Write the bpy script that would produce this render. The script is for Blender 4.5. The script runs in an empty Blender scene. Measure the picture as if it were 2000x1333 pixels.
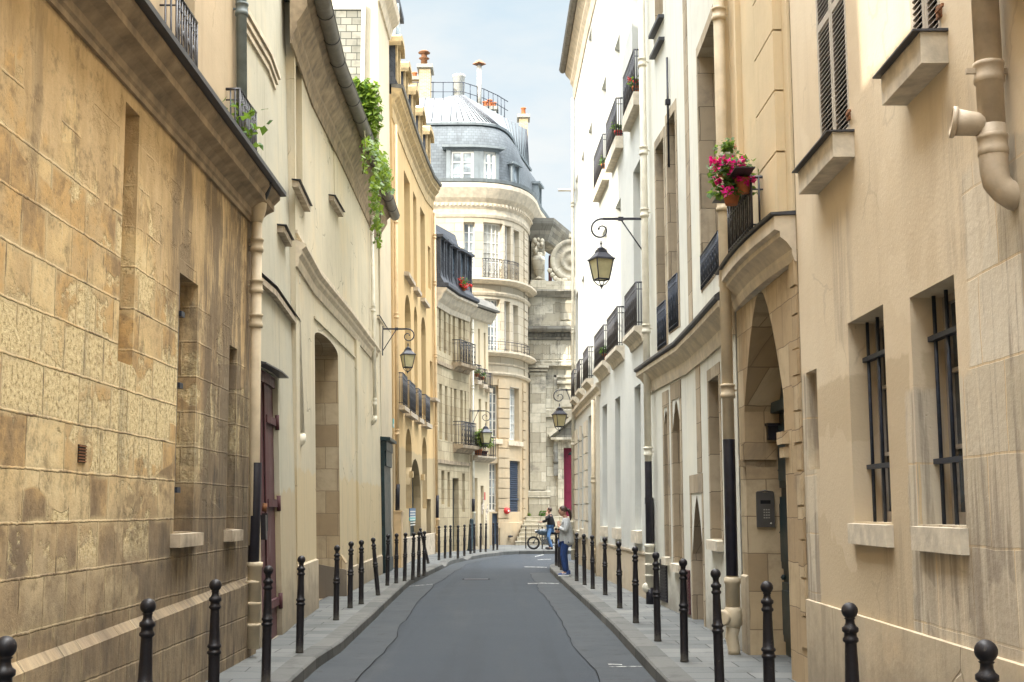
import bpy, bmesh, math, random
from math import sin, cos, pi, radians, atan2, hypot
from mathutils import Vector, Matrix
from mathutils.geometry import delaunay_2d_cdt
random.seed(7)
S = bpy.context.scene
COL = S.collection
# ---------------------------------------------------------------- camera
TILT = math.atan(328.5/2400.0)
CZ = 1.76
cam = bpy.data.objects.new('camera', bpy.data.cameras.new('camera'))
COL.objects.link(cam); S.camera = cam
cam.location = (0, 0, CZ)
cam.rotation_euler = (pi/2+TILT, 0, 0)
cam.data.sensor_width = 36; cam.data.lens = 43.2
cam.data.clip_start = 0.05; cam.data.clip_end = 4000
# ---------------------------------------------------------------- light
SKB = 62.0
SUN_EL = radians(27); SUN_AZ = radians(41)      # azimuth from the street axis; it shines from behind left
trav = Vector((sin(SUN_AZ)*cos(SUN_EL), cos(SUN_AZ)*cos(SUN_EL), -sin(SUN_EL)))
sl = bpy.data.lights.new('sun', 'SUN'); sl.energy = 3.3; sl.angle = radians(0.5); sl.color = (1, .93, .80)
sun = bpy.data.objects.new('sun', sl); COL.objects.link(sun)
sun.rotation_euler = trav.to_track_quat('-Z', 'Y').to_euler()
W = bpy.data.worlds.new('World'); S.world = W; W.use_nodes = True
wn = W.node_tree; wn.nodes.clear()
def wnode(t, **k):
    n = wn.nodes.new(t)
    for a, b in k.items(): setattr(n, a, b)
    return n
sky = wnode('ShaderNodeTexSky', sky_type='NISHITA', sun_disc=False)
sky.sun_elevation = SUN_EL; sky.sun_rotation = atan2(-trav.x, -trav.y) % (2*pi)
sky.air_density = 1.0; sky.dust_density = 3.5; sky.ozone_density = 1.2
# broken cloud, pale towards the horizon; unseen sky overhead brightened to fill the street
wc = wnode('ShaderNodeTexCoord'); wm = wnode('ShaderNodeMapping'); wm.inputs['Scale'].default_value = (1, 1, 2.6)
cn = wnode('ShaderNodeTexNoise'); cn.inputs['Scale'].default_value = 2.3; cn.inputs['Detail'].default_value = 7; cn.inputs['Roughness'].default_value = .55
cr = wnode('ShaderNodeValToRGB'); cr.color_ramp.elements[0].position = .40; cr.color_ramp.elements[1].position = .68
dt = wnode('ShaderNodeVectorMath', operation='DOT_PRODUCT'); dt.inputs[1].default_value = (0, 0, -1)
mr = wnode('ShaderNodeMapRange', interpolation_type='SMOOTHSTEP'); mr.inputs[1].default_value = -.92; mr.inputs[2].default_value = -.55
ccol = wnode('ShaderNodeMix', data_type='RGBA'); ccol.inputs[6].default_value = (SKB, SKB*.95, SKB*.88, 1); ccol.inputs[7].default_value = (2.95, 2.98, 2.92, 1)
scol = wnode('ShaderNodeMix', data_type='RGBA'); scol.inputs[6].default_value = (SKB*.62, SKB*.68, SKB*.74, 1); scol.inputs[7].default_value = (1.65, 2.30, 2.68, 1)
bsk = wnode('ShaderNodeMix', data_type='RGBA'); bsk.inputs[0].default_value = .85
fac = wnode('ShaderNodeMix', data_type='RGBA')
bg = wnode('ShaderNodeBackground'); bg.inputs[1].default_value = .15; wo = wnode('ShaderNodeOutputWorld')
L_ = wn.links.new
L_(wc.outputs['Generated'], wm.inputs[0]); L_(wm.outputs[0], cn.inputs['Vector']); L_(cn.outputs[0], cr.inputs[0])
L_(wc.outputs['Generated'], dt.inputs[0]); L_(dt.outputs['Value'], mr.inputs[0])
L_(mr.outputs[0], ccol.inputs[0]); L_(mr.outputs[0], scol.inputs[0]); L_(sky.outputs[0], bsk.inputs[6]); L_(scol.outputs[2], bsk.inputs[7])
L_(cr.outputs[0], fac.inputs[0]); L_(bsk.outputs[2], fac.inputs[6]); L_(ccol.outputs[2], fac.inputs[7]); L_(fac.outputs[2], bg.inputs[0]); L_(bg.outputs[0], wo.inputs[0])
S.view_settings.view_transform = 'Standard'; S.view_settings.look = 'None'; S.view_settings.gamma = 1
S.view_settings.exposure = 1.15
S.render.engine = 'CYCLES'
S.cycles.max_bounces = 6; S.cycles.diffuse_bounces = 4; S.cycles.glossy_bounces = 2; S.cycles.transmission_bounces = 2
# ---------------------------------------------------------------- node helper
class NT:
    def __init__(s, name):
        s.m = bpy.data.materials.new(name); s.m.use_nodes = True; s.t = s.m.node_tree
        s.b = s.t.nodes['Principled BSDF']
    def new(s, t, **k):
        n = s.t.nodes.new(t)
        for a, b in k.items(): setattr(n, a, b)
        return n
    def put(s, sock, v):
        if v is None: return
        if isinstance(v, bpy.types.NodeSocket): s.t.links.new(v, sock)
        elif isinstance(v, (tuple, list)) and len(v) == 3 and sock.type == 'RGBA': sock.default_value = (*v, 1)
        else: sock.default_value = v
    def uv(s): return s.new('ShaderNodeUVMap', uv_map='UVMap').outputs[0]
    def obj(s): return s.new('ShaderNodeTexCoord').outputs['Object']
    def pos(s): return s.new('ShaderNodeNewGeometry').outputs['Position']
    def scale(s, v, x, y=None, z=None, off=(0, 0, 0)):
        n = s.new('ShaderNodeMapping'); s.put(n.inputs[0], v); n.inputs['Location'].default_value = off
        n.inputs['Scale'].default_value = (x, x if y is None else y, x if z is None else z); return n.outputs[0]
    def noise(s, v, sc=1, det=4, ro=.55):
        n = s.new('ShaderNodeTexNoise'); s.put(n.inputs['Vector'], v); n.inputs['Scale'].default_value = sc
        n.inputs['Detail'].default_value = det; n.inputs['Roughness'].default_value = ro; return n.outputs['Fac']
    def noisec(s, v, sc=1, det=2):
        n = s.new('ShaderNodeTexNoise'); s.put(n.inputs['Vector'], v); n.inputs['Scale'].default_value = sc
        n.inputs['Detail'].default_value = det; return n.outputs['Color']
    def vor(s, v, sc, feat='F1', out='Distance'):
        n = s.new('ShaderNodeTexVoronoi', feature=feat); s.put(n.inputs['Vector'], v); n.inputs['Scale'].default_value = sc; return n.outputs[out]
    def ma(s, op, a, b=None, c=None, clamp=False):
        n = s.new('ShaderNodeMath', operation=op, use_clamp=clamp); s.put(n.inputs[0], a)
        if b is not None: s.put(n.inputs[1], b)
        if c is not None: s.put(n.inputs[2], c)
        return n.outputs[0]
    def vm(s, op, a, b=None, sc=None):
        n = s.new('ShaderNodeVectorMath', operation=op); s.put(n.inputs[0], a)
        if b is not None: s.put(n.inputs[1], b)
        if sc is not None: n.inputs['Scale'].default_value = sc
        return n.outputs[0]
    def mix(s, f, a, b, mode='MIX'):
        n = s.new('ShaderNodeMix', data_type='RGBA', blend_type=mode, clamp_factor=True)
        s.put(n.inputs[0], f); s.put(n.inputs[6], a); s.put(n.inputs[7], b); return n.outputs[2]
    def ramp(s, f, st, interp='LINEAR'):
        n = s.new('ShaderNodeValToRGB'); s.put(n.inputs[0], f); r = n.color_ramp; r.interpolation = interp
        while len(r.elements) < len(st): r.elements.new(.5)
        for e, (p, c) in zip(r.elements, st):
            e.position = p; e.color = (*c, 1) if isinstance(c, tuple) else (c, c, c, 1)
        return n.outputs[0]
    def sm(s, x, a, b):
        n = s.new('ShaderNodeMapRange', interpolation_type='SMOOTHSTEP'); s.put(n.inputs[0], x)
        n.inputs[1].default_value = a; n.inputs[2].default_value = b; return n.outputs[0]
    def sep(s, v):
        n = s.new('ShaderNodeSeparateXYZ'); s.put(n.inputs[0], v); return n.outputs
    def brick(s, v, w, h, mortar, msm=.1, off=.5, c1=(0, 0, 0), c2=(1, 1, 1), cm=(.5, .5, .5)):
        n = s.new('ShaderNodeTexBrick'); s.put(n.inputs['Vector'], v); n.offset = off
        for k, x in (('Color1', c1), ('Color2', c2), ('Mortar', cm)): s.put(n.inputs[k], x)
        n.inputs['Scale'].default_value = 1; n.inputs['Mortar Size'].default_value = mortar; n.inputs['Mortar Smooth'].default_value = msm
        n.inputs['Brick Width'].default_value = w; n.inputs['Row Height'].default_value = h; return n.outputs
    def bump(s, h, st=.5, d=.01, nrm=None):
        n = s.new('ShaderNodeBump'); n.inputs['Strength'].default_value = st; n.inputs['Distance'].default_value = d
        s.put(n.inputs['Height'], h); s.put(n.inputs['Normal'], nrm); return n.outputs[0]
    def box(s, U, Z, u0, u1, z0, z1, w=.03):
        a = s.ma('MULTIPLY', s.sm(U, u0-w, u0+w), s.sm(U, u1+w, u1-w)); b = s.ma('MULTIPLY', s.sm(Z, z0-w, z0+w), s.sm(Z, z1+w, z1-w))
        return s.ma('MULTIPLY', a, b)
    def done(s, col=None, rough=None, nrm=None, metal=None, spec=None, **k):
        s.put(s.b.inputs['Base Color'], col); s.put(s.b.inputs['Roughness'], rough); s.put(s.b.inputs['Normal'], nrm)
        s.put(s.b.inputs['Metallic'], metal); s.put(s.b.inputs['Specular IOR Level'], spec)
        for a, b in k.items(): s.put(s.b.inputs[a.replace('_', ' ')], b)
        return s.m
def plain(name, c, rough=.6, metal=0, var=.12, sc=6, bump=0, spec=.4):
    n = NT(name); o = n.obj(); f = n.noise(o, sc, 5)
    lo = tuple(x*(1-var) for x in c); hi = tuple(min(1, x*(1+var)) for x in c)
    col = n.ramp(f, [(.3, lo), (.7, hi)])
    nr = n.bump(n.noise(o, sc*5, 4), bump, .004) if bump else None
    return n.done(col, n.ramp(f, [(.3, rough*.85), (.7, min(1, rough*1.15))]), nr, metal, spec)
def plaster(name, c, low=None, lowz=2.4, grime=.5, gc=(.2, .17, .13), stain=.3, warm=(1.08, 1, .9), cracks=0, gz=1.3, streak=1.0):
    """aged lime render: mottled, streaked, patched, dirty where it is splashed near the ground"""
    n = NT(name); uv = n.uv(); s = n.sep(uv); U, Z = s[0], s[1]
    big = n.noise(uv, .55, 5, .6); mid = n.noise(uv, 3.1, 5, .6); fine = n.noise(uv, 26, 5, .65)
    st = n.noise(n.scale(uv, 5.5, .35), 1, 5, .6)
    st2 = n.noise(n.scale(uv, 14, .5, off=(3, 7, 0)), 1, 4, .7)
    col = n.ramp(big, [(.28, tuple(x*.86 for x in c)), (.5, c), (.72, tuple(min(.9, x*w*1.07) for x, w in zip(c, warm)))])
    if low:
        w = n.noise(uv, 1.7, 3); zz = n.ma('MULTIPLY_ADD', w, .35, Z)
        col = n.mix(n.sm(zz, lowz+.22, lowz+.14), col, low)
    col = n.mix(n.ma('MULTIPLY', n.sm(st, .52, .72), stain*streak), col, tuple(x*.62 for x in c))
    col = n.mix(n.ma('MULTIPLY', n.sm(st2, .56, .74), stain*.7), col, tuple(min(.85, x*1.22) for x in c))
    col = n.mix(n.ma('MULTIPLY', n.sm(mid, .56, .7), .22), col, tuple(x*.72 for x in c))
    gr = n.ma('MULTIPLY', n.sm(n.ma('MULTIPLY_ADD', n.noise(uv, 2.3, 6, .7), 1.6, Z), gz+1.1, gz*.3+.55), grime)
    col = n.mix(gr, col, gc)
    pit = n.sm(n.noise(uv, 9, 6, .7), .66, .72)
    col = n.mix(n.ma('MULTIPLY', pit, .35), col, tuple(x*.55 for x in c))
    h = n.ma('ADD', n.ma('MULTIPLY', mid, .8), n.ma('MULTIPLY', fine, .35))
    if cracks:
        v = n.vor(n.vm('ADD', uv, n.vm('SCALE', n.noisec(uv, 3), sc=.25)), .8, 'DISTANCE_TO_EDGE')
        ck = n.ma('MULTIPLY', n.sm(v, .012, .004), n.sm(n.noise(uv, .9, 2), .52, .6))
        col = n.mix(n.ma('MULTIPLY', ck, cracks), col, tuple(x*.35 for x in c)); h = n.ma('SUBTRACT', h, ck)
    nr = n.bump(n.ma('SUBTRACT', h, pit), .55, .012)
    return n.done(col, .92, nr, spec=.2)
def ashlar(name, pal, w=.7, h=.36, mortar=.006, cm=None, grime=.5, gc=(.12, .10, .08), warp=.01, mort_in=1, off=.5, streak=.5, spots=.4):
    """coursed stone blocks with differing tones, rain streaks and soot"""
    n = NT(name); uv = n.uv(); Z = n.sep(uv)[1]
    wv = n.vm('ADD', uv, n.vm('SCALE', n.vm('SUBTRACT', n.noisec(uv, 4), (.5, .5, .5)), sc=warp))
    b = n.brick(wv, w, h, mortar, .1, off)
    col = n.ramp(b['Color'], [(i/(len(pal)-1), p) for i, p in enumerate(pal)])
    m = n.noise(uv, 4, 6, .65); col = n.mix(n.ma('MULTIPLY', n.sm(m, .4, .75), spots), col, tuple(x*.6 for x in pal[len(pal)//2]))
    st = n.noise(n.scale(uv, 5, .3), 1, 5, .65); col = n.mix(n.ma('MULTIPLY', n.sm(st, .52, .7), streak), col, tuple(x*.5 for x in pal[0]))
    g = n.noise(uv, .7, 6, .7); col = n.mix(n.ma('MULTIPLY', n.sm(g, .5, .68), grime), col, gc)
    col = n.mix(b['Fac'], col, cm or tuple(x*.35 for x in pal[0]))
    hh = n.ma('SUBTRACT', n.ma('MULTIPLY', m, .7), n.ma('MULTIPLY', b['Fac'], mort_in))
    return n.done(col, .93, n.bump(hh, .6, .015), spec=.2)

def rubble(name):
    """the near left wall: ochre blocks, eroded pale ones, smeared render, soot"""
    n = NT(name); uv = n.uv(); s = n.sep(uv); U, Z = s[0], s[1]
    wv = n.vm('ADD', uv, n.vm('SCALE', n.vm('SUBTRACT', n.noisec(uv, 3.5, 4), (.5, .5, .5)), sc=.022))
    wv = n.vm('ADD', wv, n.vm('SCALE', n.vm('SUBTRACT', n.noisec(uv, 30, 4), (.5, .5, .5)), sc=.018))
    ba = n.brick(wv, .40, .335, .011, .7, .5); bb = n.brick(wv, .66, .335, .011, .7, .37)
    sel = n.sm(n.noise(n.scale(uv, .5, 1.1), 1, 2), .49, .51)
    bC = n.mix(sel, ba['Color'], bb['Color']); bF = n.mix(sel, ba['Fac'], bb['Fac'])
    oa = n.brick(n.scale(wv, 1, off=(4.0, 3.35, 0)), .40, .335, 0, 0, .5); ob = n.brick(n.scale(wv, 1, off=(6.6, 3.35, 0)), .66, .335, 0, 0, .37)
    rnd = n.mix(sel, oa['Color'], ob['Color'])
    m1 = n.noise(uv, 5, 8, .7); m2 = n.noise(uv, 24, 6, .75); m3 = n.noise(uv, 1.1, 6, .65); m4 = n.noise(n.scale(uv, 1.6, 1.1), 1, 7, .7)
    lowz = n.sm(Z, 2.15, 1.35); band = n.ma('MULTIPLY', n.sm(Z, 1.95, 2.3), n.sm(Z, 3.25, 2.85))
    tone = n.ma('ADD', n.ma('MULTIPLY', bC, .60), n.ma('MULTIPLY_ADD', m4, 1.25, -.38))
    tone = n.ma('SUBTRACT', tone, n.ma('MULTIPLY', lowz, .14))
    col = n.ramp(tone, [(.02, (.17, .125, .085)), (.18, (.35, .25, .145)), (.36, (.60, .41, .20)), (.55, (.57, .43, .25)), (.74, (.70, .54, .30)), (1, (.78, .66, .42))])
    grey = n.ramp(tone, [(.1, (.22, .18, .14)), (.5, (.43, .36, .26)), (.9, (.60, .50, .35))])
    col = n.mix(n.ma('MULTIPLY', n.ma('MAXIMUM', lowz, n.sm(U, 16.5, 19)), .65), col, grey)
    col = n.mix(n.ma('MULTIPLY', n.sm(m1, .50, .66), .55), col, (.20, .145, .09))
    col = n.mix(n.ma('MULTIPLY', n.sm(m2, .56, .68), .55), col, (.13, .095, .065))
    # pale worn-back stones, ragged, mostly along one band of courses
    e = n.ma('ADD', n.ma('MULTIPLY', rnd, .34), n.ma('MULTIPLY', n.noise(n.scale(uv, .9, 1.2), 1, 4), 1.1))
    e = n.ma('ADD', e, n.ma('ADD', n.ma('MULTIPLY_ADD', m1, .6, -.30), n.ma('MULTIPLY', band, .20)))
    em = n.ma('MULTIPLY', n.sm(e, .82, .90), n.ma('SUBTRACT', 1, bF)); em = n.ma('MULTIPLY', em, n.sm(Z, 1.25, 1.6))
    pc = n.ramp(m2, [(.38, (.33, .24, .13)), (.45, (.68, .55, .31)), (.6, (.84, .73, .48))])
    col = n.mix(em, col, pc)
    # lime mortar wiped wide over the joints, and dark open joints
    mo = n.mix(sel, n.brick(wv, .40, .335, .05, 1.0, .5)['Fac'], n.brick(wv, .66, .335, .05, 1.0, .37)['Fac'])
    col = n.mix(n.ma('MULTIPLY', mo, n.sm(n.noise(uv, 1.7, 6, .65), .42, .58)), col, (.60, .485, .30))
    col = n.mix(n.ma('MULTIPLY', bF, n.sm(n.noise(uv, 2.6, 6, .65), .50, .60)), col, n.ramp(m3, [(.45, (.20, .15, .095)), (.60, (.52, .42, .27))]))
    # remaining render, thick at the top and towards the corner, in tongues
    tong = n.noise(n.vm('ADD', n.scale(uv, 1.5, .5), n.vm('SCALE', n.noisec(uv, 1.5, 4), sc=.5)), 1, 7, .62)
    pz = n.ma('ADD', n.ma('MULTIPLY', tong, 3.0), n.ma('MULTIPLY', n.ma('SUBTRACT', Z, 4.15), .85))
    pz = n.ma('ADD', pz, n.ma('MULTIPLY', n.sm(U, 15.2, 17.5), n.ma('MULTIPLY', n.sm(Z, 2.2, 3.4), .75)))
    pm = n.sm(pz, 1.50, 1.72)
    pcol = n.ramp(n.noise(n.scale(uv, 2.6, .8), 1, 8, .68), [(.3, (.37, .265, .15)), (.5, (.56, .42, .245)), (.72, (.68, .535, .335))])
    col = n.mix(pm, col, pcol)
    # rain and soot runs, heavier towards the far corner and the ground
    wu = n.vm('ADD', n.scale(uv, 2.6, .34), n.vm('SCALE', n.noisec(uv, 1.3, 4), sc=.55))
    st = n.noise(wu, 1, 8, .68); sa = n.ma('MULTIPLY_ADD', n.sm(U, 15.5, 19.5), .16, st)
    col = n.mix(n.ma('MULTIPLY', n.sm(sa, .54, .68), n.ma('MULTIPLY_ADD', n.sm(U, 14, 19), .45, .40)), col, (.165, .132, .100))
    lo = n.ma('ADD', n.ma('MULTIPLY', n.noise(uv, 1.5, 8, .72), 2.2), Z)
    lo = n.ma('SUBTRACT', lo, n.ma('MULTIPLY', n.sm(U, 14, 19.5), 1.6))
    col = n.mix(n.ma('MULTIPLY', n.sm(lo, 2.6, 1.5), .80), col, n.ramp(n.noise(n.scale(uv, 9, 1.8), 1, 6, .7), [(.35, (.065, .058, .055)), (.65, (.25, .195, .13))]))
    so = n.ma('MULTIPLY', n.sm(n.noise(uv, .8, 9, .78), .52, .60), n.sm(n.noise(uv, 9, 6, .7), .40, .58)); col = n.mix(n.ma('MULTIPLY', so, .55), col, (.17, .125, .082))
    gs = n.sm(n.noise(uv, 55, 4, .8), .58, .66); col = n.mix(n.ma('MULTIPLY', gs, .35), col, (.14, .10, .07))
    wh = n.sm(n.noise(n.scale(uv, 9, 1.0, off=(5, 2, 0)), 1, 6, .75), .64, .70)
    col = n.mix(n.ma('MULTIPLY', wh, .6), col, (.72, .62, .44))
    b = {'Fac': bF}
    h = n.ma('ADD', n.ma('MULTIPLY', m1, .6), n.ma('MULTIPLY', m2, n.ma('MULTIPLY_ADD', em, .9, .25)))
    h = n.ma('SUBTRACT', h, n.ma('MULTIPLY', b['Fac'], n.ma('MULTIPLY_ADD', pm, -.5, .5)))
    h = n.ma('ADD', h, n.ma('MULTIPLY', pm, .5))
    return n.done(n.mix(1.0, col, (1.10, 1.09, 1.05), 'MULTIPLY'), .95, n.bump(h, .8, .018), spec=.15)

def beige_wall(name):
    n = NT(name); uv = n.uv(); s = n.sep(uv); U, Z = s[0], s[1]
    # the uv of this wall: u = metres along the wall from 6 m behind the camera
    nz = n.ma('MULTIPLY', n.ma('SUBTRACT', n.noise(uv, 3, 5, .7), .5), .18)
    Uw = n.ma('ADD', U, nz); Zw = n.ma('ADD', Z, nz)
    big = n.noise(uv, .5, 5, .6); mid = n.noise(uv, 3, 5, .6); fine = n.noise(uv, 30, 5, .65)
    c = (.64, .535, .385)
    col = n.ramp(big, [(.3, (.57, .465, .325)), (.5, c), (.75, (.69, .60, .455))])
    st = n.noise(n.scale(uv, 3.2, .3), 1, 6, .6)
    col = n.mix(n.ma('MULTIPLY', n.sm(st, .50, .74), .28), col, (.44, .35, .24))
    st2 = n.noise(n.scale(uv, 2.4, .4, off=(9, 1, 0)), 1, 4, .5)
    col = n.mix(n.ma('MULTIPLY', n.sm(st2, .5, .7), .35), col, (.70, .60, .45))
    # darker repair coat between doorway and stone
    col = n.mix(n.box(Uw, Zw, 14.3, 17.25, .5, 2.82, .02), col, n.ramp(big, [(.3, (.48, .385, .26)), (.7, (.56, .46, .32))]))
    # bare ashlar
    am = n.ma('MAXIMUM', n.box(Uw, Zw, -5, 13.18, .5, 3.75, .03), n.box(Uw, Zw, 13.1, 14.42, .5, 2.55, .03))
    am = n.ma('MAXIMUM', am, n.box(Uw, Zw, 16.95, 17.9, .5, 3.0, .03))
    b = n.brick(n.vm('ADD', uv, n.vm('SCALE', n.noisec(uv, 3), sc=.03)), .62, .52, .008, .2, .5)
    ac = n.ramp(b['Color'], [(0, (.46, .40, .30)), (.4, (.58, .52, .41)), (.7, (.52, .44, .33)), (1, (.66, .60, .49))])
    ac = n.mix(b['Fac'], ac, (.60, .47, .30))
    sk = n.noise(n.scale(uv, 8, .45, off=(1, 3, 0)), 1, 6, .65)
    ac = n.mix(n.ma('MULTIPLY', n.sm(n.ma('ADD', sk, n.ma('MULTIPLY', n.sm(Z, 2.4, 1.0), .10)), .50, .64), .72), ac, (.25, .21, .17))
    ac = n.mix(n.ma('MULTIPLY', n.sm(n.noise(n.scale(uv, 11, .6, off=(4, 9, 0)), 1, 5, .6), .56, .66), .6), ac, (.68, .60, .46))
    col = n.mix(am, col, ac)
    for du, dz in ((12.55, 1.68), (14.75, 1.68), (13.2, 4.3), (15.9, 4.2), (13.0, 1.6)):
        dr_ = n.ma('MULTIPLY', n.box(Uw, Z, du-.28, du+.28, dz-1.1, dz-.02, .09), n.sm(n.noise(n.scale(uv, 7, .5), 1, 5, .6), .42, .6)); col = n.mix(n.ma('MULTIPLY', dr_, .4), col, (.27, .215, .16))
    cv = n.vor(n.vm('ADD', uv, n.vm('SCALE', n.noisec(uv, 2.5, 4), sc=.4)), .55, 'DISTANCE_TO_EDGE'); ck = n.ma('MULTIPLY', n.sm(cv, .008, .003), n.sm(n.noise(uv, .8, 2), .50, .56)); col = n.mix(n.ma('MULTIPLY', ck, .25), col, (.30, .24, .17))
    pt = n.sm(n.noise(n.scale(uv, .9, .7, off=(2, 5, 0)), 1, 3), .57, .585); col = n.mix(n.ma('MULTIPLY', pt, .30), col, (.70, .60, .45))
    pit = n.sm(n.noise(uv, 11, 5, .7), .68, .72); col = n.mix(n.ma('MULTIPLY', pit, .55), col, (.25, .19, .13))
    h = n.ma('ADD', n.ma('MULTIPLY', mid, n.ma('MULTIPLY_ADD', am, .9, .4)), n.ma('MULTIPLY', fine, .3))
    h = n.ma('SUBTRACT', h, n.ma('MULTIPLY', am, .45)); h = n.ma('SUBTRACT', h, n.ma('MULTIPLY', b['Fac'], n.ma('MULTIPLY', am, .3)))
    return n.done(col, .9, n.bump(n.ma('SUBTRACT', h, pit), .6, .014), spec=.25)

def asphalt():
    n = NT('asphalt'); p = n.pos(); f = n.noise(p, 90, 4, .7); v = n.vor(p, 160); m = n.noise(p, .9, 6, .6); l = n.noise(n.scale(p, 1.4, .12, 1), 1, 5, .6)
    col = n.ramp(m, [(.3, (.029, .036, .045)), (.7, (.041, .049, .059))])
    col = n.mix(n.ma('MULTIPLY', n.sm(l, .5, .7), .35), col, (.062, .065, .066))
    col = n.mix(n.ma('MULTIPLY', n.sm(f, .56, .70), .5), col, (.080, .084, .086)); col = n.mix(n.ma('MULTIPLY', n.sm(f, .44, .3), .6), col, (.014, .015, .018))
    sp = n.sm(n.vor(p, 2.3), .05, .03); col = n.mix(n.ma('MULTIPLY', sp, .6), col, (.012, .012, .012))
    tr_ = n.noise(n.scale(p, 2.2, .05, 1), 1, 4); col = n.mix(n.ma('MULTIPLY', n.sm(tr_, .50, .66), .35), col, (.022, .026, .032)); g2 = n.noise(p, 38, 3, .8); col = n.mix(n.ma('MULTIPLY', n.sm(g2, .56, .66), .35), col, (.095, .10, .105))

    return n.done(col, n.ramp(m, [(.3, .75), (.7, .9)]), n.bump(n.ma('ADD', f, v), .5, .006), spec=.2)
def gutter_mat():
    n = NT('worn_concrete'); p = n.pos(); f = n.noise(p, 60, 5, .7); m = n.noise(p, 1.3, 6, .65)
    col = n.ramp(m, [(.3, (.032, .038, .045)), (.7, (.048, .054, .060))]); col = n.mix(n.ma('MULTIPLY', n.sm(f, .55, .7), .35), col, (.085, .087, .086))
    col = n.mix(n.ma('MULTIPLY', n.sm(n.noise(p, 4, 5), .56, .68), .6), col, (.025, .025, .025))
    return n.done(col, .85, n.bump(f, .5, .005), spec=.3)
def paving():
    n = NT('paving_slabs'); uv = n.uv()
    wv = n.vm('ADD', uv, n.vm('SCALE', n.noisec(uv, 2), sc=.02))
    b = n.brick(n.new('ShaderNodeVectorRotate').outputs[0] if 0 else wv, .62, .43, .007, .1, .5); m = n.noise(uv, 1.8, 7, .7); f = n.noise(uv, 40, 4, .7)
    col = n.ramp(b['Color'], [(0, (.082, .088, .088)), (.5, (.112, .118, .116)), (1, (.150, .153, .145))])
    col = n.mix(n.ma('MULTIPLY', n.sm(m, .48, .68), .55), col, (.055, .057, .056)); col = n.mix(n.ma('MULTIPLY', n.sm(f, .55, .7), .3), col, (.22, .22, .205))
    col = n.mix(b['Fac'], col, (.020, .020, .020))
    sp = n.sm(n.vor(uv, 3.1), .06, .035); col = n.mix(n.ma('MULTIPLY', sp, .5), col, (.07, .07, .068))
    return n.done(col, .75, n.bump(n.ma('SUBTRACT', n.ma('MULTIPLY', f, .3), b['Fac']), .6, .008), spec=.35)
def granite():
    n = NT('kerb_granite'); uv = n.uv(); b = n.brick(n.scale(uv, 1, 1, off=(0, .5, 0)), 1.0, 5, .010, .1, 0); f = n.noise(n.pos(), 70, 4, .7); m = n.noise(n.pos(), 3, 6, .7)
    col = n.ramp(b['Color'], [(0, (.080, .082, .078)), (1, (.125, .124, .115))]); col = n.mix(n.ma('MULTIPLY', n.sm(m, .5, .66), .55), col, (.045, .045, .044))
    col = n.mix(n.ma('MULTIPLY', n.sm(f, .56, .7), .4), col, (.19, .185, .175)); col = n.mix(b['Fac'], col, (.016, .016, .016))
    return n.done(col, .8, n.bump(n.ma('SUBTRACT', n.ma('ADD', n.ma('MULTIPLY', f, .3), m), b['Fac']), .6, .01), spec=.3)
def zinc(name, c=(.27, .30, .32), seam=0, slate=0, wear=.5):
    n = NT(name); uv = n.uv(); m = n.noise(uv, 1.2, 6, .65); st = n.noise(n.scale(uv, 4, .5), 1, 5)
    col = n.ramp(m, [(.3, tuple(x*.8 for x in c)), (.7, tuple(x*1.2 for x in c))])
    h = n.noise(uv, 20, 3)
    if slate:
        b = n.brick(uv, .24, .15, .006, .1, .5); col = n.mix(.55, col, n.ramp(b['Color'], [(0, tuple(x*.7 for x in c)), (1, tuple(x*1.35 for x in c))]))
        col = n.mix(b['Fac'], col, tuple(x*.35 for x in c)); h = n.ma('SUBTRACT', 1, b['Fac'])
    if seam:
        b = n.brick(uv, .55, 9, .02, .1, 0); col = n.mix(b['Fac'], col, tuple(x*.45 for x in c)); h = b['Fac']
    col = n.mix(n.ma('MULTIPLY', n.sm(st, .52, .68), wear), col, tuple(x*.5 for x in c))
    return n.done(col, .5 if not slate else .65, n.bump(h, .5, .01), metal=.0, spec=.5)
def wood(name, c, c2, wear=.5, plank=.17):
    n = NT(name); uv = n.uv(); b = n.brick(uv, plank, 30, .006, .1, 0)
    g = n.noise(n.scale(uv, 40, 2.2), 1, 6, .7); w = n.noise(n.scale(uv, 9, 1.1), 1, 7, .75)
    col = n.ramp(g, [(.3, tuple(x*.75 for x in c)), (.7, tuple(x*1.2 for x in c))]); col = n.mix(n.ma('MULTIPLY', n.sm(w, .56, .64), wear), col, c2)
    col = n.mix(b['Fac'], col, (.01, .008, .008))
    return n.done(col, .6, n.bump(n.ma('SUBTRACT', g, b['Fac']), .5, .006), spec=.35)
def glass(name, c=(.03, .04, .05), rough=.08):
    n = NT(name); f = n.noise(n.pos(), 1.6, 3); col = n.ramp(f, [(.4, c), (.65, tuple(min(.6, x*3+.01) for x in c))])
    return n.done(col, rough, n.bump(n.noise(n.pos(), 2.5, 2), .15, .01), spec=.9)
def leafmat(name, c, c2):
    n = NT(name); r = n.new('ShaderNodeNewGeometry').outputs['Random Per Island']
    col = n.ramp(r, [(0, c), (1, c2)]); m = n.done(col, .55, spec=.4); 
    n.put(n.b.inputs['Subsurface Weight'], .0)
    tr = n.new('ShaderNodeBsdfTranslucent'); n.put(tr.inputs[0], n.mix(.5 if 'leaves' in name else 0, col, (.35, .5, .05))); mx = n.new('ShaderNodeMixShader'); mx.inputs[0].default_value = .35
    n.t.links.new(n.b.outputs[0], mx.inputs[1]); n.t.links.new(tr.outputs[0], mx.inputs[2]); n.t.links.new(mx.outputs[0], n.t.nodes['Material Output'].inputs[0]); return m

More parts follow.
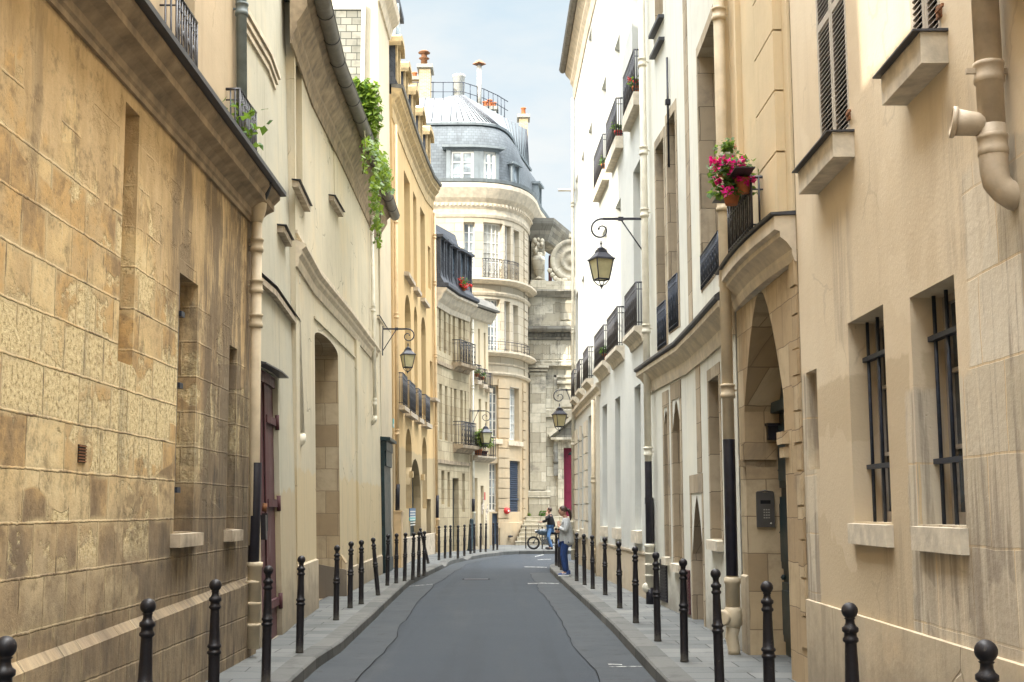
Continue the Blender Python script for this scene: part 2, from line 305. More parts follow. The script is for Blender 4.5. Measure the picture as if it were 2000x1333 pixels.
M = {}
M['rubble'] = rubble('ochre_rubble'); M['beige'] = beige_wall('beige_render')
M['l1up'] = plaster('tan_render', (.50, .40, .27), grime=0, stain=.4, cracks=.6)
M['l2'] = plaster('grey_cream_render', (.48, .455, .36), low=(.46, .385, .26), lowz=2.0, grime=.85, stain=.6, gz=.9)
M['l3'] = plaster('cream_render', (.57, .51, .38), low=(.56, .46, .295), lowz=2.35, grime=.85, stain=.55, cracks=.5, gz=.7)
M['l3b'] = plaster('white_cream_render', (.55, .48, .36), grime=.5, stain=.3, gz=.7)
M['yellow'] = plaster('yellow_render', (.57, .405, .205), low=(.44, .34, .20), lowz=3.6, grime=.8, stain=.45, warm=(1.05, 1, .95))
M['l5'] = ashlar('cream_ashlar', [(.38, .305, .19), (.45, .37, .24), (.50, .42, .28)], .8, .36, .005, grime=.55, gc=(.20, .155, .10), streak=.6, spots=.45)
M['l6'] = plaster('pale_cream_render', (.62, .52, .36), grime=.5, stain=.25)
M['rb'] = ashlar('pale_limestone', [(.45, .385, .285), (.50, .435, .33), (.53, .47, .365)], .9, .42, .006, grime=.25, gc=(.4, .33, .24), streak=.12, spots=.15)
M['rblow'] = plaster('limestone_low', (.48, .385, .26), grime=.4, stain=.35, gz=.9)
M['church'] = ashlar('church_limestone', [(.38, .34, .26), (.50, .455, .355), (.62, .575, .465)], .9, .48, .007, grime=.85, gc=(.17, .16, .14), streak=.65, spots=.5, warp=.02)
M['churchdark'] = ashlar('sooty_limestone', [(.17, .165, .145), (.24, .23, .20), (.34, .32, .27)], .9, .3, .005, grime=.7, streak=.6)
M['arch'] = ashlar('arch_stone', [(.36, .265, .16), (.46, .35, .215), (.52, .42, .28)], .45, .42, .006, cm=(.24, .18, .115), grime=.65, gc=(.22, .17, .12), streak=.4, warp=.03)
M['r2'] = plaster('ochre_render', (.60, .49, .32), grime=.6, stain=.3)
M['r3'] = plaster('white_render', (.62, .61, .54), grime=.8, stain=.5, gc=(.22, .20, .17), warm=(1.03, 1, .95), gz=.8, streak=.8)
M['r4'] = plaster('bright_white_render', (.54, .545, .51), low=(.50, .42, .31), lowz=.95, grime=.35, stain=.12, warm=(1.02, 1, .97), gz=.4)
M['r5'] = plaster('cream_white_render', (.62, .56, .45), low=(.50, .42, .31), lowz=.95, grime=.4, stain=.2, warm=(1.02, 1, .97), gz=.4)
M['jamb'] = ashlar('brown_jamb_stone', [(.30, .245, .17), (.38, .31, .22), (.44, .37, .27)], .4, .5, .004, grime=.6, gc=(.16, .14, .115), streak=.6, warp=.03)
M['plinth'] = plaster('plinth_render', (.52, .435, .315), grime=.8, stain=.7, cracks=.35, gz=.9)
M['plinthdark'] = plaster('sooty_plinth', (.46, .37, .26), grime=.85, gc=(.12, .105, .09), stain=1, cracks=.4, gz=1.9)
M['ledge'] = plain('ledge_stone', (.42, .35, .26), .9, var=.35, sc=7, bump=.6)
M['ledge_w'] = plain('pale_ledge', (.56, .50, .40), .9, var=.25, sc=7, bump=.5)
M['mould'] = plain('cornice_stone', (.31, .24, .16), .9, var=.4, sc=5, bump=.5)
M['mould_w'] = plain('pale_cornice', (.58, .50, .38), .9, var=.2, sc=5, bump=.4)
M['mould_y'] = plain('yellow_cornice', (.48, .35, .18), .9, var=.3, sc=5, bump=.4)
M['lead'] = plain('lead_sheet', (.050, .052, .060), .5, var=.4, sc=8, bump=.4)
M['gut'] = plain('old_zinc_gutter', (.135, .125, .105), .55, var=.35, sc=6, bump=.3)
M['pipe'] = plain('cream_painted_pipe', (.56, .47, .33), .5, var=.14, sc=5, bump=.2)
M['pipew'] = plain('white_painted_pipe', (.66, .62, .51), .5, var=.12, sc=5, bump=.2)
M['pipey'] = plain('ochre_painted_pipe', (.58, .42, .24), .5, var=.14, sc=5, bump=.2)
M['pipeg'] = plain('blue_grey_zinc_pipe', (.17, .21, .22), .5, var=.25, sc=4)
M['pipeb'] = plain('beige_painted_pipe', (.50, .41, .30), .6, var=.22, sc=7, bump=.5)
M['sleeve'] = plain('black_painted_iron', (.014, .013, .020), .45, var=.4, sc=10)
M['iron'] = plain('wrought_iron', (.020, .019, .024), .42, var=.4, sc=30, bump=.2, spec=.6)
M['ironb'] = plain('blue_black_iron', (.018, .026, .045), .45, var=.4, sc=20)
M['bollard'] = plain('bollard_paint', (.0085, .0070, .0095), .44, var=.6, sc=14, bump=.2, spec=.4)
M['rust'] = plain('rusty_iron', (.22, .10, .045), .8, var=.4, sc=30)
M['wine'] = wood('wine_planks', (.095, .035, .040), (.30, .24, .21), .55, .16)
M['magenta'] = plain('crimson_door_paint', (.16, .008, .035), .5, var=.15)
M['dgreen'] = plain('dark_green_paint', (.012, .028, .034), .4, var=.4, sc=6)
M['dark'] = plain('dark_interior', (.012, .011, .010), .8)
M['shut'] = plain('grey_shutter_paint', (.42, .38, .32), .55, var=.14, sc=9, bump=.2)
M['louv'] = plain('louvre_grey', (.30, .27, .24), .6, var=.2, sc=12, bump=.2)
M['blueshut'] = plain('slate_blue_shutter', (.045, .065, .10), .5)
M['white'] = plain('white_window_paint', (.72, .70, .64), .5, var=.08)
M['glass'] = glass('window_glass'); M['glassl'] = glass('pale_window_glass', (.16, .18, .19), .12)
M['curtain'] = plain('net_curtain', (.50, .48, .42), .9, var=.2, sc=3)
M['zinc'] = zinc('zinc_roof', (.20, .225, .235), seam=0, wear=.4); M['slate'] = zinc('slate_tiles', (.095, .110, .120), slate=1, wear=.5)
M['slated'] = zinc('dark_slate', (.062, .067, .078), slate=1, wear=.3)
M['slatel'] = NT('weathered_fibre_slates')
n = M['slatel']; _uv = n.uv(); _b = n.brick(_uv, .30, .20, .010, .1, .5); _c = n.ramp(_b['Color'], [(0, (.20, .19, .15)), (1, (.32, .30, .24))])
_c = n.mix(n.ma('MULTIPLY', n.sm(n.noise(_uv, 3, 6), .5, .68), .6), _c, (.13, .125, .095)); _c = n.mix(_b['Fac'], _c, (.05, .05, .04)); M['slatel'] = n.done(_c, .8, n.bump(n.ma('SUBTRACT', 1, _b['Fac']), .6, .01))
n = NT('yellow_chimney_brick'); _o = n.uv(); _b = n.brick(_o, .22, .075, .01, .1, .5, (.42, .30, .15), (.55, .42, .24), (.5, .45, .36)); M['brick'] = n.done(_b['Color'], .9, n.bump(_b['Fac'], .3, .01))
M['terra'] = plain('terracotta', (.45, .15, .055), .8, var=.2, sc=12); M['concrete'] = plain('concrete', (.36, .34, .29), .9, var=.2)
M['flue'] = plain('steel_flue', (.40, .38, .34), .4, var=.2, metal=.4)
M['lampglass'] = plain('frosted_lamp_glass', (.50, .45, .26), .35, var=.12, sc=8)
M['lampiron'] = plain('lamp_iron', (.035, .037, .05), .45, var=.3, sc=12)
M['asphalt'] = asphalt(); M['gutter'] = gutter_mat(); M['paving'] = paving(); M['granite'] = granite()
n = NT('bollard_paint'); _o = n.obj(); _z = n.sep(_o)[2]; _r = n.new('ShaderNodeObjectInfo').outputs['Random']
_of = n.new('ShaderNodeCombineXYZ'); n.put(_of.inputs[0], n.ma('MULTIPLY', _r, 40)); _f = n.noise(n.vm('ADD', _o, _of.outputs[0]), 22, 6, .75)
_c = n.mix(n.sm(_f, .60, .66), (.0085, .0070, .0095), (.055, .045, .038)); _c = n.mix(n.ma('MULTIPLY', n.sm(n.ma('MULTIPLY_ADD', _f, .25, _z), .27, .12), .75), _c, (.075, .068, .058))
M['bollard'] = n.done(_c, n.ramp(_f, [(.4, .36), (.65, .7)]), n.bump(_f, .3, .003), spec=.4)
n = NT('worn_white_road_paint'); _f = n.noise(n.pos(), 9, 6, .75); M['paint'] = n.done(n.ramp(_f, [(.44, (.05, .055, .06)), (.56, (.40, .40, .38))]), .8)
M['crack'] = plain('tar_crack', (.013, .014, .016), .95, spec=.05)
M['leafy'] = leafmat('vine_leaves', (.035, .095, .010), (.17, .24, .025)); M['leafd'] = leafmat('pot_plant_leaves', (.025, .075, .018), (.07, .17, .03))
M['petal'] = leafmat('magenta_petals', (.62, .006, .16), (.88, .03, .36)); M['petalr'] = leafmat('red_petals', (.5, .02, .02), (.75, .06, .05))
M['stem'] = plain('stem', (.09, .08, .03), .8)
M['skin'] = plain('skin', (.42, .24, .165), .55, var=.06); M['hair'] = plain('dark_brown_hair', (.035, .016, .010), .5, var=.4, sc=40)
M['knit'] = plain('grey_knit', (.36, .37, .37), .9, var=.14, sc=30, bump=.6); M['denim'] = plain('blue_denim', (.018, .045, .15), .85, var=.3, sc=14, bump=.4)
M['denim2'] = plain('faded_denim', (.06, .13, .26), .85, var=.3, sc=14); M['black'] = plain('black_cloth', (.010, .010, .012), .85)
M['shoe'] = plain('blue_mesh_shoe', (.015, .04, .14), .7); M['sole'] = plain('white_rubber', (.72, .72, .70), .6)
M['chrome'] = plain('chrome', (.22, .225, .23), .25, 1, var=.05); M['tyre'] = plain('tyre_rubber', (.018, .018, .018), .8)
M['bikeblue'] = plain('blue_grey_bike_paint', (.035, .06, .085), .3, spec=.8); M['red'] = plain('red_enamel', (.50, .03, .03), .4)
M['signblue'] = plain('enamel_blue', (.05, .12, .22), .4); M['turq'] = plain('turquoise_enamel', (.08, .40, .42), .4); M['keypad'] = plain('brushed_keypad', (.12, .115, .11), .4, metal=.5)
M['poster'] = plain('torn_posters', (.50, .42, .34), .8, var=.9, sc=9)
# ---------------------------------------------------------------- tracing tools (photo pixel -> point on a real wall)
c_, s_ = cos(TILT), sin(TILT)
def ray(x, y):
    b = 666.5-y
    return (x-1000.0, 2400*c_-b*s_, 2400*s_+b*c_)
def gnd(x, y, z=.14):
    r = ray(x, y); t = (z-CZ)/r[2]; return (r[0]*t, r[1]*t)
def atY(x, y, Y):
    r = ray(x, y); t = Y/r[1]; return Vector((r[0]*t, Y, CZ+r[2]*t))
class Path:
    """a street wall in plan; u runs along it, z up, d out of the wall into the street"""
    def __init__(s, pts, side=1, batter=0):
        s.p = [Vector(p) for p in pts]; s.side = side; s.bt = batter; s.u = [0]
        s.n = []
        for a, b in zip(s.p, s.p[1:]):
            t = (b-a); s.u.append(s.u[-1]+t.length); t.normalize(); s.n.append(Vector((t.y, -t.x))*side)
        s.m = [s.n[0]]
        for a, b in zip(s.n, s.n[1:]):
            v = (a+b).normalized(); s.m.append(v/max(.4, v.dot(a)))
        s.m.append(s.n[-1]); s.len = s.u[-1]
    def seg(s, u):
        for i in range(len(s.n)):
            if u <= s.u[i+1] or i == len(s.n)-1: return i, (u-s.u[i])/(s.u[i+1]-s.u[i])
    def at(s, u, z, d=0):
        i, f = s.seg(u); d = d-s.bt*z; q = (s.p[i]+s.m[i]*d).lerp(s.p[i+1]+s.m[i+1]*d, f)
        return Vector((q.x, q.y, z))
    def frame(s, u):
        i, f = s.seg(u); n = s.m[i].lerp(s.m[i+1], min(1, max(0, f))).normalized(); return Vector((n.x, n.y, 0)), (s.p[i+1]-s.p[i]).normalized()
    def pick(s, x, y, d=0):
        r = ray(x, y); best = None; N = len(s.n)
        for i in range(N):
            A = s.p[i]; n = s.n[i]; z = 3.0
            for _ in range(12):
                k = n.dot(A)+d-s.bt*z; den = n.x*r[0]+n.y*r[1]
                if abs(den) < 1e-6: break
                t = k/den; z = CZ+r[2]*t
            else:
                if t <= 0: continue
                q = Vector((r[0]*t, r[1]*t)); L = s.u[i+1]-s.u[i]; f = (q-A-n*(d-s.bt*z)).dot((s.p[i+1]-A)/L)/L
                lo = -9 if i == 0 else -.03; hi = 9 if i == N-1 else 1.03
                if lo <= f <= hi and (best is None or t < best[0]): best = (t, s.u[i]+f*L, z)
        if best is None: raise RuntimeError('pick %s %s' % (x, y))
        return best[1], best[2]
    def stations(s, u0, u1, step=None):
        L = [u0]+[u for u in s.u if u0+1e-3 < u < u1-1e-3]+[u1]
        if step:
            o = []
            for a, b in zip(L, L[1:]):
                k = max(1, int((b-a)/step+.99)); o += [a+(b-a)*j/k for j in range(k)]
            L = o+[u1]
        return L
    def rect(s, xa, xb, yt, yb, d=0):
        """opening whose edge at column xa runs from yt to yb, other edge at column xb"""
        ym = (yt+yb)/2; ua = s.pick(xa, ym, d)[0]; ub = s.pick(xb, ym, d)[0]; zt = s.pick(xa, yt, d)[1]; zb = s.pick(xa, yb, d)[1]
        return min(ua, ub), max(ua, ub), min(zb, zt), max(zb, zt)
# ---------------------------------------------------------------- mesh tools
class MB:
    def __init__(s): s.v = []; s.f = []; s.uv = []; s.mi = []; s.sm = []; s.mats = []; s.cur = 0; s.smooth = False
    def mat(s, m):
        if m not in s.mats: s.mats.append(m)
        s.cur = s.mats.index(m); return s
    def face(s, pts, uvs=None):
        b = len(s.v); s.v += [tuple(p) for p in pts]; s.f.append(tuple(range(b, b+len(pts))))
        if uvs is None:
            a = Vector(pts[0]); nrm = (Vector(pts[1])-a).cross(Vector(pts[-1])-a)
            ax = max(range(3), key=lambda i: abs(nrm[i]))
            uvs = [((p[1], p[2]) if ax == 0 else (p[0], p[2]) if ax == 1 else (p[0], p[1])) for p in pts]
        s.uv.append(uvs); s.mi.append(s.cur); s.sm.append(s.smooth)
    def hexa(s, P, UV=None):
        # P: 8 points, 0-3 one end ring, 4-7 the other
        for q in ((0, 1, 2, 3), (7, 6, 5, 4), (0, 4, 5, 1), (1, 5, 6, 2), (2, 6, 7, 3), (3, 7, 4, 0)):
            s.face([P[i] for i in q], [UV[i] for i in q] if UV else None)
    def box(s, a, b, rot=0, o=None):
        P = [Vector((x, y, z)) for z in (a[2], b[2]) for x, y in ((a[0], a[1]), (b[0], a[1]), (b[0], b[1]), (a[0], b[1]))]
        if rot or o:
            R = Matrix.Rotation(rot, 3, 'Z') if not isinstance(rot, Matrix) else rot
            P = [R @ p+(o or Vector()) for p in P]
        s.hexa(P)
    def wbox(s, F, u0, u1, z0, z1, d0, d1, sl=0):
        """box in wall coordinates; sl drops the outer top edge"""
        st = F.stations(u0, u1)
        for a, b in zip(st, st[1:]):
            C = [(a, z0, d0), (b, z0, d0), (b, z0, d1), (a, z0, d1), (a, z1, d0), (b, z1, d0), (b, z1-sl, d1), (a, z1-sl, d1)]
            s.hexa([F.at(*c) for c in C], [(c[0]+c[2], c[1]+c[2]) for c in C])
    def band(s, F, u0, u1, prof, caps=True, zf=None):
        st = F.stations(u0, u1); zf = zf or (lambda u: 0); n = len(prof)
        for a, b in zip(st, st[1:]):
            for i in range(n):
                (d0, z0), (d1, z1) = prof[i], prof[(i+1) % n]
                s.face([F.at(a, z0+zf(a), d0), F.at(b, z0+zf(b), d0), F.at(b, z1+zf(b), d1), F.at(a, z1+zf(a), d1)], [(a, z0+d0), (b, z0+d0), (b, z1+d1), (a, z1+d1)])
        if caps:
            for u in (u0, u1): s.face([F.at(u, z+zf(u), d) for d, z in prof], [(d, z) for d, z in prof])
    def tube(s, pts, r, n=8, cap=True, closed=False):
        pts = [Vector(p) for p in pts]; k = len(pts); rr = r if isinstance(r, (list, tuple)) else [r]*k
        old = s.smooth; s.smooth = True; rings = []; up = None
        for i, p in enumerate(pts):
            if closed: t = pts[(i+1) % k]-pts[i-1]
            else: t = pts[min(i+1, k-1)]-pts[max(i-1, 0)]
            t.normalize()
            if up is None: up = Vector((0, 0, 1)) if abs(t.z) < .9 else Vector((1, 0, 0))
            x = t.cross(up); 
            if x.length < 1e-4: x = t.orthogonal()
            x.normalize(); y = t.cross(x).normalized(); up = x.cross(t) if False else up-t*up.dot(t) if (up-t*up.dot(t)).length > .2 else y
            rings.append([p+(x*cos(2*pi*j/n)+y*sin(2*pi*j/n))*rr[i] for j in range(n)])
        acc = 0
        m = k if closed else k-1
        for i in range(m):
            A, B = rings[i], rings[(i+1) % k]; l = (pts[(i+1) % k]-pts[i]).length
            for j in range(n):
                q = (j+1) % n; w = 2*pi*rr[i]/n
                s.face([A[j], A[q], B[q], B[j]], [(j*w, acc), ((j+1)*w, acc), ((j+1)*w, acc+l), (j*w, acc+l)])
            acc += l
        s.smooth = False
        if cap and not closed: s.face(rings[0][::-1]); s.face(rings[-1])
        s.smooth = old
    def lathe(s, prof, o=(0, 0, 0), n=16, axis=None, start=0, span=2*pi):
        """prof: (radius, height) from bottom to top"""
        o = Vector(o); R = Vector((0, 0, 1)).rotation_difference(Vector(axis)).to_matrix() if axis else Matrix.Identity(3)
        full = span > 6.28; old = s.smooth; s.smooth = True
        ring = [[o+R @ Vector((r*cos(start+span*j/n), r*sin(start+span*j/n), h)) for j in range(n if full else n+1)] for r, h in prof]
        for i, (A, B) in enumerate(zip(ring, ring[1:])):
            for j in range(n):
                q = (j+1) % n if full else j+1
                w = 2*pi*max(prof[i][0], prof[i+1][0])/n; pts = [A[j], A[q], B[q], B[j]]; uv = [(j*w, prof[i][1]), ((j+1)*w, prof[i][1]), ((j+1)*w, prof[i+1][1]), (j*w, prof[i+1][1])]
                if prof[i][0] < 1e-5: pts = pts[1:]; uv = uv[1:]
                elif prof[i+1][0] < 1e-5: pts = pts[:3]; uv = uv[:3]
                s.face(pts, uv)
        s.smooth = False
        if full:
            if prof[0][0] > 1e-5: s.face(ring[0][::-1])
            if prof[-1][0] > 1e-5: s.face(ring[-1])
        s.smooth = old
    def ball(s, o, r, n=10, sq=(1, 1, 1)):
        old = s.smooth; s.smooth = True; o = Vector(o); k = n//2+1
        P = lambda i, j: o+Vector((sq[0]*r*sin(pi*i/k)*cos(2*pi*j/n), sq[1]*r*sin(pi*i/k)*sin(2*pi*j/n), -sq[2]*r*cos(pi*i/k)))
        for i in range(k):
            for j in range(n):
                p = [P(i, j), P(i, j+1), P(i+1, j+1), P(i+1, j)]
                if i == 0: p = [p[0], p[2], p[3]]
                elif i == k-1: p = p[:3]
                s.face(p)
        s.smooth = old
    def build(s, name, parent=None, mat=None, org=None):
        if not s.f: return None
        if mat: s.mats = [mat]; s.mi = [0]*len(s.f)
        o0 = org if org is not None else (Vector(parent['_org']) if parent is not None and '_org' in parent else Vector())
        me = bpy.data.meshes.new(name); me.from_pydata([tuple(Vector(p)-o0) for p in s.v], [], s.f)
        for m in s.mats: me.materials.append(m)
        ul = me.uv_layers.new(name='UVMap'); k = 0
        flat = [c for f in s.uv for p in f for c in p]
        ul.data.foreach_set('uv', flat)
        me.polygons.foreach_set('material_index', s.mi); me.polygons.foreach_set('use_smooth', s.sm)
        bm = bmesh.new(); bm.from_mesh(me); bmesh.ops.remove_doubles(bm, verts=bm.verts, dist=1e-5); bmesh.ops.recalc_face_normals(bm, faces=bm.faces); bm.to_mesh(me); bm.free()
        o = bpy.data.objects.new(name, me); COL.objects.link(o)
        if parent is not None:
            o.parent = parent; o['_org'] = tuple(o0) if True else None
            p = parent
            o.location = (0, 0, 0)
        else:
            o.location = o0; o['_org'] = tuple(o0)
        return o
def tag(o, label=None, cat=None, group=None, kind=None):
    if label: o['label'] = label
    if cat: o['category'] = cat
    if group: o['group'] = group
    if kind: o['kind'] = kind
    return o
def thing(name, loc, label, cat, group=None, rz=0):
    o = bpy.data.objects.new(name, None); COL.objects.link(o); o.empty_display_size = .2
    o.location = loc; o.rotation_euler.z = rz; o['_org'] = tuple(loc); return tag(o, label, cat, group)
def copy_tree(o, parent=None):
    c = o.copy(); COL.objects.link(c)
    if parent is not None: c.parent = parent
    for ch in list(o.children): copy_tree(ch, c)
    return c
def inside(p, poly):
    x, y = p; r = False; j = len(poly)-1
    for i in range(len(poly)):
        if (poly[i][1] > y) != (poly[j][1] > y) and x < (poly[j][0]-poly[i][0])*(y-poly[i][1])/(poly[j][1]-poly[i][1])+poly[i][0]: r = not r
        j = i
    return r
def arch_poly(u0, u1, z0, z1, rise, n=10, pw=1.0):
    """opening polygon with an arched head; pw>1 gives a pointed head"""
    P = [(u0, z0), (u1, z0)]; c = (u0+u1)/2; h = (u1-u0)/2
    for i in range(n+1):
        a = pi*i/n; x = cos(a); k = abs(x); P.append((c+h*x, z1-rise+rise*((1-k**2)**.5 if pw == 1 else (1-k**pw))))
    return P
def rpoly(r): return [(r[0], r[2]), (r[1], r[2]), (r[1], r[3]), (r[0], r[3])]
def wallmesh(mb, F, u0, u1, z0, z1, holes, deep, wm, rm=None, body=6.0, extra=None, caps=(1, 1)):
    """wall surface with real openings and their reveals, closed behind by the body of the house"""
    V = [(u0, z0), (u1, z0), (u1, z1), (u0, z1)]; E = [(0, 1), (1, 2), (2, 3), (3, 0)]
    for u in F.stations(u0, u1)[1:-1]: V += [(u, z0), (u, z1)]; E.append((len(V)-2, len(V)-1))
    for h in holes:
        b = len(V); V += h; E += [(b+i, b+(i+1) % len(h)) for i in range(len(h))]
    r = delaunay_2d_cdt([Vector(v) for v in V], E, [], 0, 1e-5)
    mb.mat(wm)
    for f in r[2]:
        P = [r[0][i] for i in f]; c = (P[0]+P[1]+P[2])/3
        if any(inside(c, h) for h in holes) or not (u0 < c.x < u1 and z0 < c.y < z1): continue
        mb.face([F.at(p.x, p.y) for p in P], [tuple(p) for p in P])
    for k, h in enumerate(holes):
        mb.mat((rm[k] if isinstance(rm, list) else rm) or wm); D = deep[k] if isinstance(deep, list) else deep
        for i in range(len(h)):
            a, b = h[i], h[(i+1) % len(h)]
            vert = abs(a[0]-b[0]) < abs(a[1]-b[1])
            uv = [(a[0], a[1]), (b[0], b[1]), (b[0]+D, b[1]), (a[0]+D, a[1])] if vert else [(a[0], a[1]), (b[0], b[1]), (b[0], b[1]+D), (a[0], a[1]+D)]
            mb.face([F.at(*a, 0), F.at(*b, 0), F.at(*b, -D), F.at(*a, -D)], uv)
    mb.mat(wm)
    if body:
        st = F.stations(u0+.012, u1-.012)
        for a, b in zip(st, st[1:]):
            mb.face([F.at(a, z1), F.at(b, z1), F.at(b, z1, -body), F.at(a, z1, -body)], [(a, 0), (b, 0), (b, body), (a, body)])
            mb.face([F.at(a, z0, -body), F.at(b, z0, -body), F.at(b, z1, -body), F.at(a, z1, -body)], [(a, z0), (b, z0), (b, z1), (a, z1)])
        for u, c in zip((u0+.012, u1-.012), caps):
            if c: mb.face([F.at(u, z0), F.at(u, z0, -body), F.at(u, z1, -body), F.at(u, z1)], [(0, z0), (body, z0), (body, z1), (0, z1)])
def win(F, parent, r, d=.22, kind='glass', rows=3, cols=2, fm='white', gm='glass', name='window', fw=.05):
    """a casement: outer frame, mullions and bars as one part, its panes as a sub-part"""
    u0, u1, z0, z1 = r; e = .03; mb = MB().mat(M[fm])
    mb.wbox(F, u0-e, u0+fw, z0-e, z1+e, -d, -d+.05); mb.wbox(F, u1-fw, u1+e, z0-e, z1+e, -d, -d+.05)
    mb.wbox(F, u0+fw, u1-fw, z1-fw, z1+e, -d, -d+.048); mb.wbox(F, u0+fw, u1-fw, z0-e, z0+fw*1.6, -d, -d+.048)
    for i in range(1, cols):
        u = u0+(u1-u0)*i/cols; w = fw*.6 if cols <= 2 or i*2 == cols else fw*.3; mb.wbox(F, u-w, u+w, z0+fw, z1-fw, -d-.004, -d+.052)
    for i in range(1, rows): z = z0+(z1-z0)*i/rows; mb.wbox(F, u0+fw, u1-fw, z-fw*.28, z+fw*.28, -d+.003, -d+.04)
    o = mb.build(name, parent)
    p = MB().mat(M[gm]); p.wbox(F, u0-e, u1+e, z0-e, z1+e, -d-.012, -d+.008); p.build('pane', o)
    return o
def panel(F, parent, r, d, m, name='blocked_opening'):
    mb = MB().mat(m); mb.wbox(F, r[0]-.02, r[1]+.02, r[2]-.02, r[3]+.02, -d-.04, -d+.01); return mb.build(name, parent)
def sill(F, parent, u0, u1, z, h=.1, out=.12, m='ledge', lead=False, name='sill', back=0.0):
    mb = MB().mat(M[m]); mb.wbox(F, u0, u1, z-h, z, -back, out, .015)
    if lead: mb.mat(M['lead']); mb.wbox(F, u0-.03, u1+.03, z+.001, z+.016, -back, out+.035, .01)
    return mb.build(name, parent)
def railing(F, parent, u0, u1, z0, h=.95, d=.35, m='iron', step=.11, orn=True, name='balcony_railing', curved=0):
    mb = MB().mat(M[m]); R = .011
    def path(z, dd=0):
        st = F.stations(u0, u1); P = [F.at(u0, z, .0)] if d > .08 else []
        P += [F.at(u, z, d) for u in st]
        if d > .08: P.append(F.at(u1, z, .0))
        return P
    for zz, rr in ((z0+h, .018), (z0+.06, .012), (z0+h-.13, .010)): mb.tube(path(zz), rr, 6)
    k = max(2, int((u1-u0)/step)); 
    for i in range(k+1):
        u = u0+(u1-u0)*i/k; mb.tube([F.at(u, z0, d), F.at(u, z0+h, d)], R if i not in (0, k) else .014, 5)
    if d > .12:
        for u in (u0, u1):
            for q in (1/3, 2/3): mb.tube([F.at(u, z0, d*q), F.at(u, z0+h, d*q)], R, 5)
    if orn:
        for i in range(k):
            ua = u0+(u1-u0)*(i+.5)/k; w = (u1-u0)/k*.42
            for zc in (z0+h-.065,): mb.tube([F.at(ua+w*cos(t*pi/5), zc+w*sin(t*pi/5), d) for t in range(10)], .006, 4, closed=True)
            if i % 2 == 0:
                zc = z0+h*.42; hh = h*.26
                mb.tube([F.at(ua+w*1.1*sin(t*pi/4), zc-hh+2*hh*t/8, d) for t in range(9)], .008, 4)
                mb.tube([F.at(ua-w*1.1*sin(t*pi/4), zc-hh+2*hh*t/8, d) for t in range(9)], .008, 4)
    return mb.build(name, parent)
def pipe(F, parent, u, z0, z1, d=.11, r=.055, m='pipe', joints=(), sleeve=None, foot=None, name='drainpipe', sr=1.15):
    mb = MB().mat(M[m]); mb.tube([F.at(u, z0, d), F.at(u, (z0+z1)/2, d), F.at(u, z1, d)], r, 12)
    for z in joints:
        mb.lathe([(r, 0), (r*1.3, .005), (r*1.3, .05), (r*1.15, .06), (r*1.15, .13), (r*1.3, .135), (r*1.3, .16), (r, .165)], F.at(u, z, d), 12)
        mb.wbox(F, u-.015, u+.015, z+.08, z+.10, 0, d)
    o = mb.build(name, parent)
    if foot:
        f = MB().mat(M[m]); za, zb = foot; f.lathe([(r*1.25, 0), (r*1.25, zb-za-.06), (r*1.45, zb-za-.05), (r*1.45, zb-za), (r, zb-za+.004)], F.at(u, za, d), 12)
        for q in (.25, .5, .75): f.lathe([(r*1.26, 0), (r*1.42, .008), (r*1.42, .03), (r*1.26, .038)], F.at(u, za+(zb-za)*q, d), 12)
        f.build('pipe_foot', o)
    if sleeve:
        sv = MB().mat(M['sleeve']); za, zb = sleeve; sv.lathe([(r*1.0, 0), (r*sr, .004), (r*sr, zb-za), (r, zb-za+.004)], F.at(u, za, d), 12); sv.build('pipe_sleeve', o)
    return o
def gutter(F, parent, u0, u1, z, d, r=.10, m='gut', ring=.9, name='gutter', rmat=None):
    mb = MB().mat(M[m]); st = F.stations(u0, u1, .9); n = 8; mb.smooth = True
    def P(u, j, rr=r): a = pi+pi*j/n; return F.at(u, z+rr*sin(a), d+rr*cos(a))
    for a, b in zip(st, st[1:]):
        for j in range(n): mb.face([P(a, j), P(b, j), P(b, j+1), P(a, j+1)], [(a, j*.03), (b, j*.03), (b, j*.03+.03), (a, j*.03+.03)])
        for j in range(n): mb.face([P(a, j, r*.88), P(b, j, r*.88), P(b, j+1, r*.88), P(a, j+1, r*.88)], [(a, j*.03), (b, j*.03), (b, j*.03+.03), (a, j*.03+.03)])
    mb.smooth = False
    for u in (u0, u1): mb.face([P(u, j) for j in range(n+1)])
    mb.tube([F.at(u, z, d+r) for u in F.stations(u0, u1)], .012, 6)
    k = int((u1-u0)/ring)
    mb.mat(M[rmat] if rmat else M['lead'])
    for i in range(1, k):
        u = u0+(u1-u0)*i/k
        mb.tube([F.at(u, z+(r+.004)*sin(pi+pi*j/n), d+(r+.004)*cos(pi+pi*j/n)) for j in range(n+1)], .010, 5)
    return mb.build(name, parent)
def leaves(mb, pts, size, spread=.4, n=1, droop=.4, mat=None, rnd=random):
    if mat: mb.mat(mat)
    for p in pts:
        for _ in range(n):
            o = Vector(p)+Vector((rnd.gauss(0, spread), rnd.gauss(0, spread), rnd.gauss(0, spread))); s = size*rnd.uniform(.6, 1.25)
            d = Vector((rnd.uniform(-1, 1), rnd.uniform(-1, .4), rnd.uniform(-1, .5)-droop)).normalized(); x = d.cross(Vector((rnd.uniform(-.5, .5), rnd.uniform(-.5, .5), 1))).normalized(); nn = d.cross(x)
            a, b, c, e, t = o, o+d*s*.35+x*s*.42+nn*s*.06, o+d*s*.35-x*s*.42+nn*s*.06, o+d*s*.42, o+d*s
            mb.face([a, b, t, e]); mb.face([a, e, t, c])
exec_parts = []
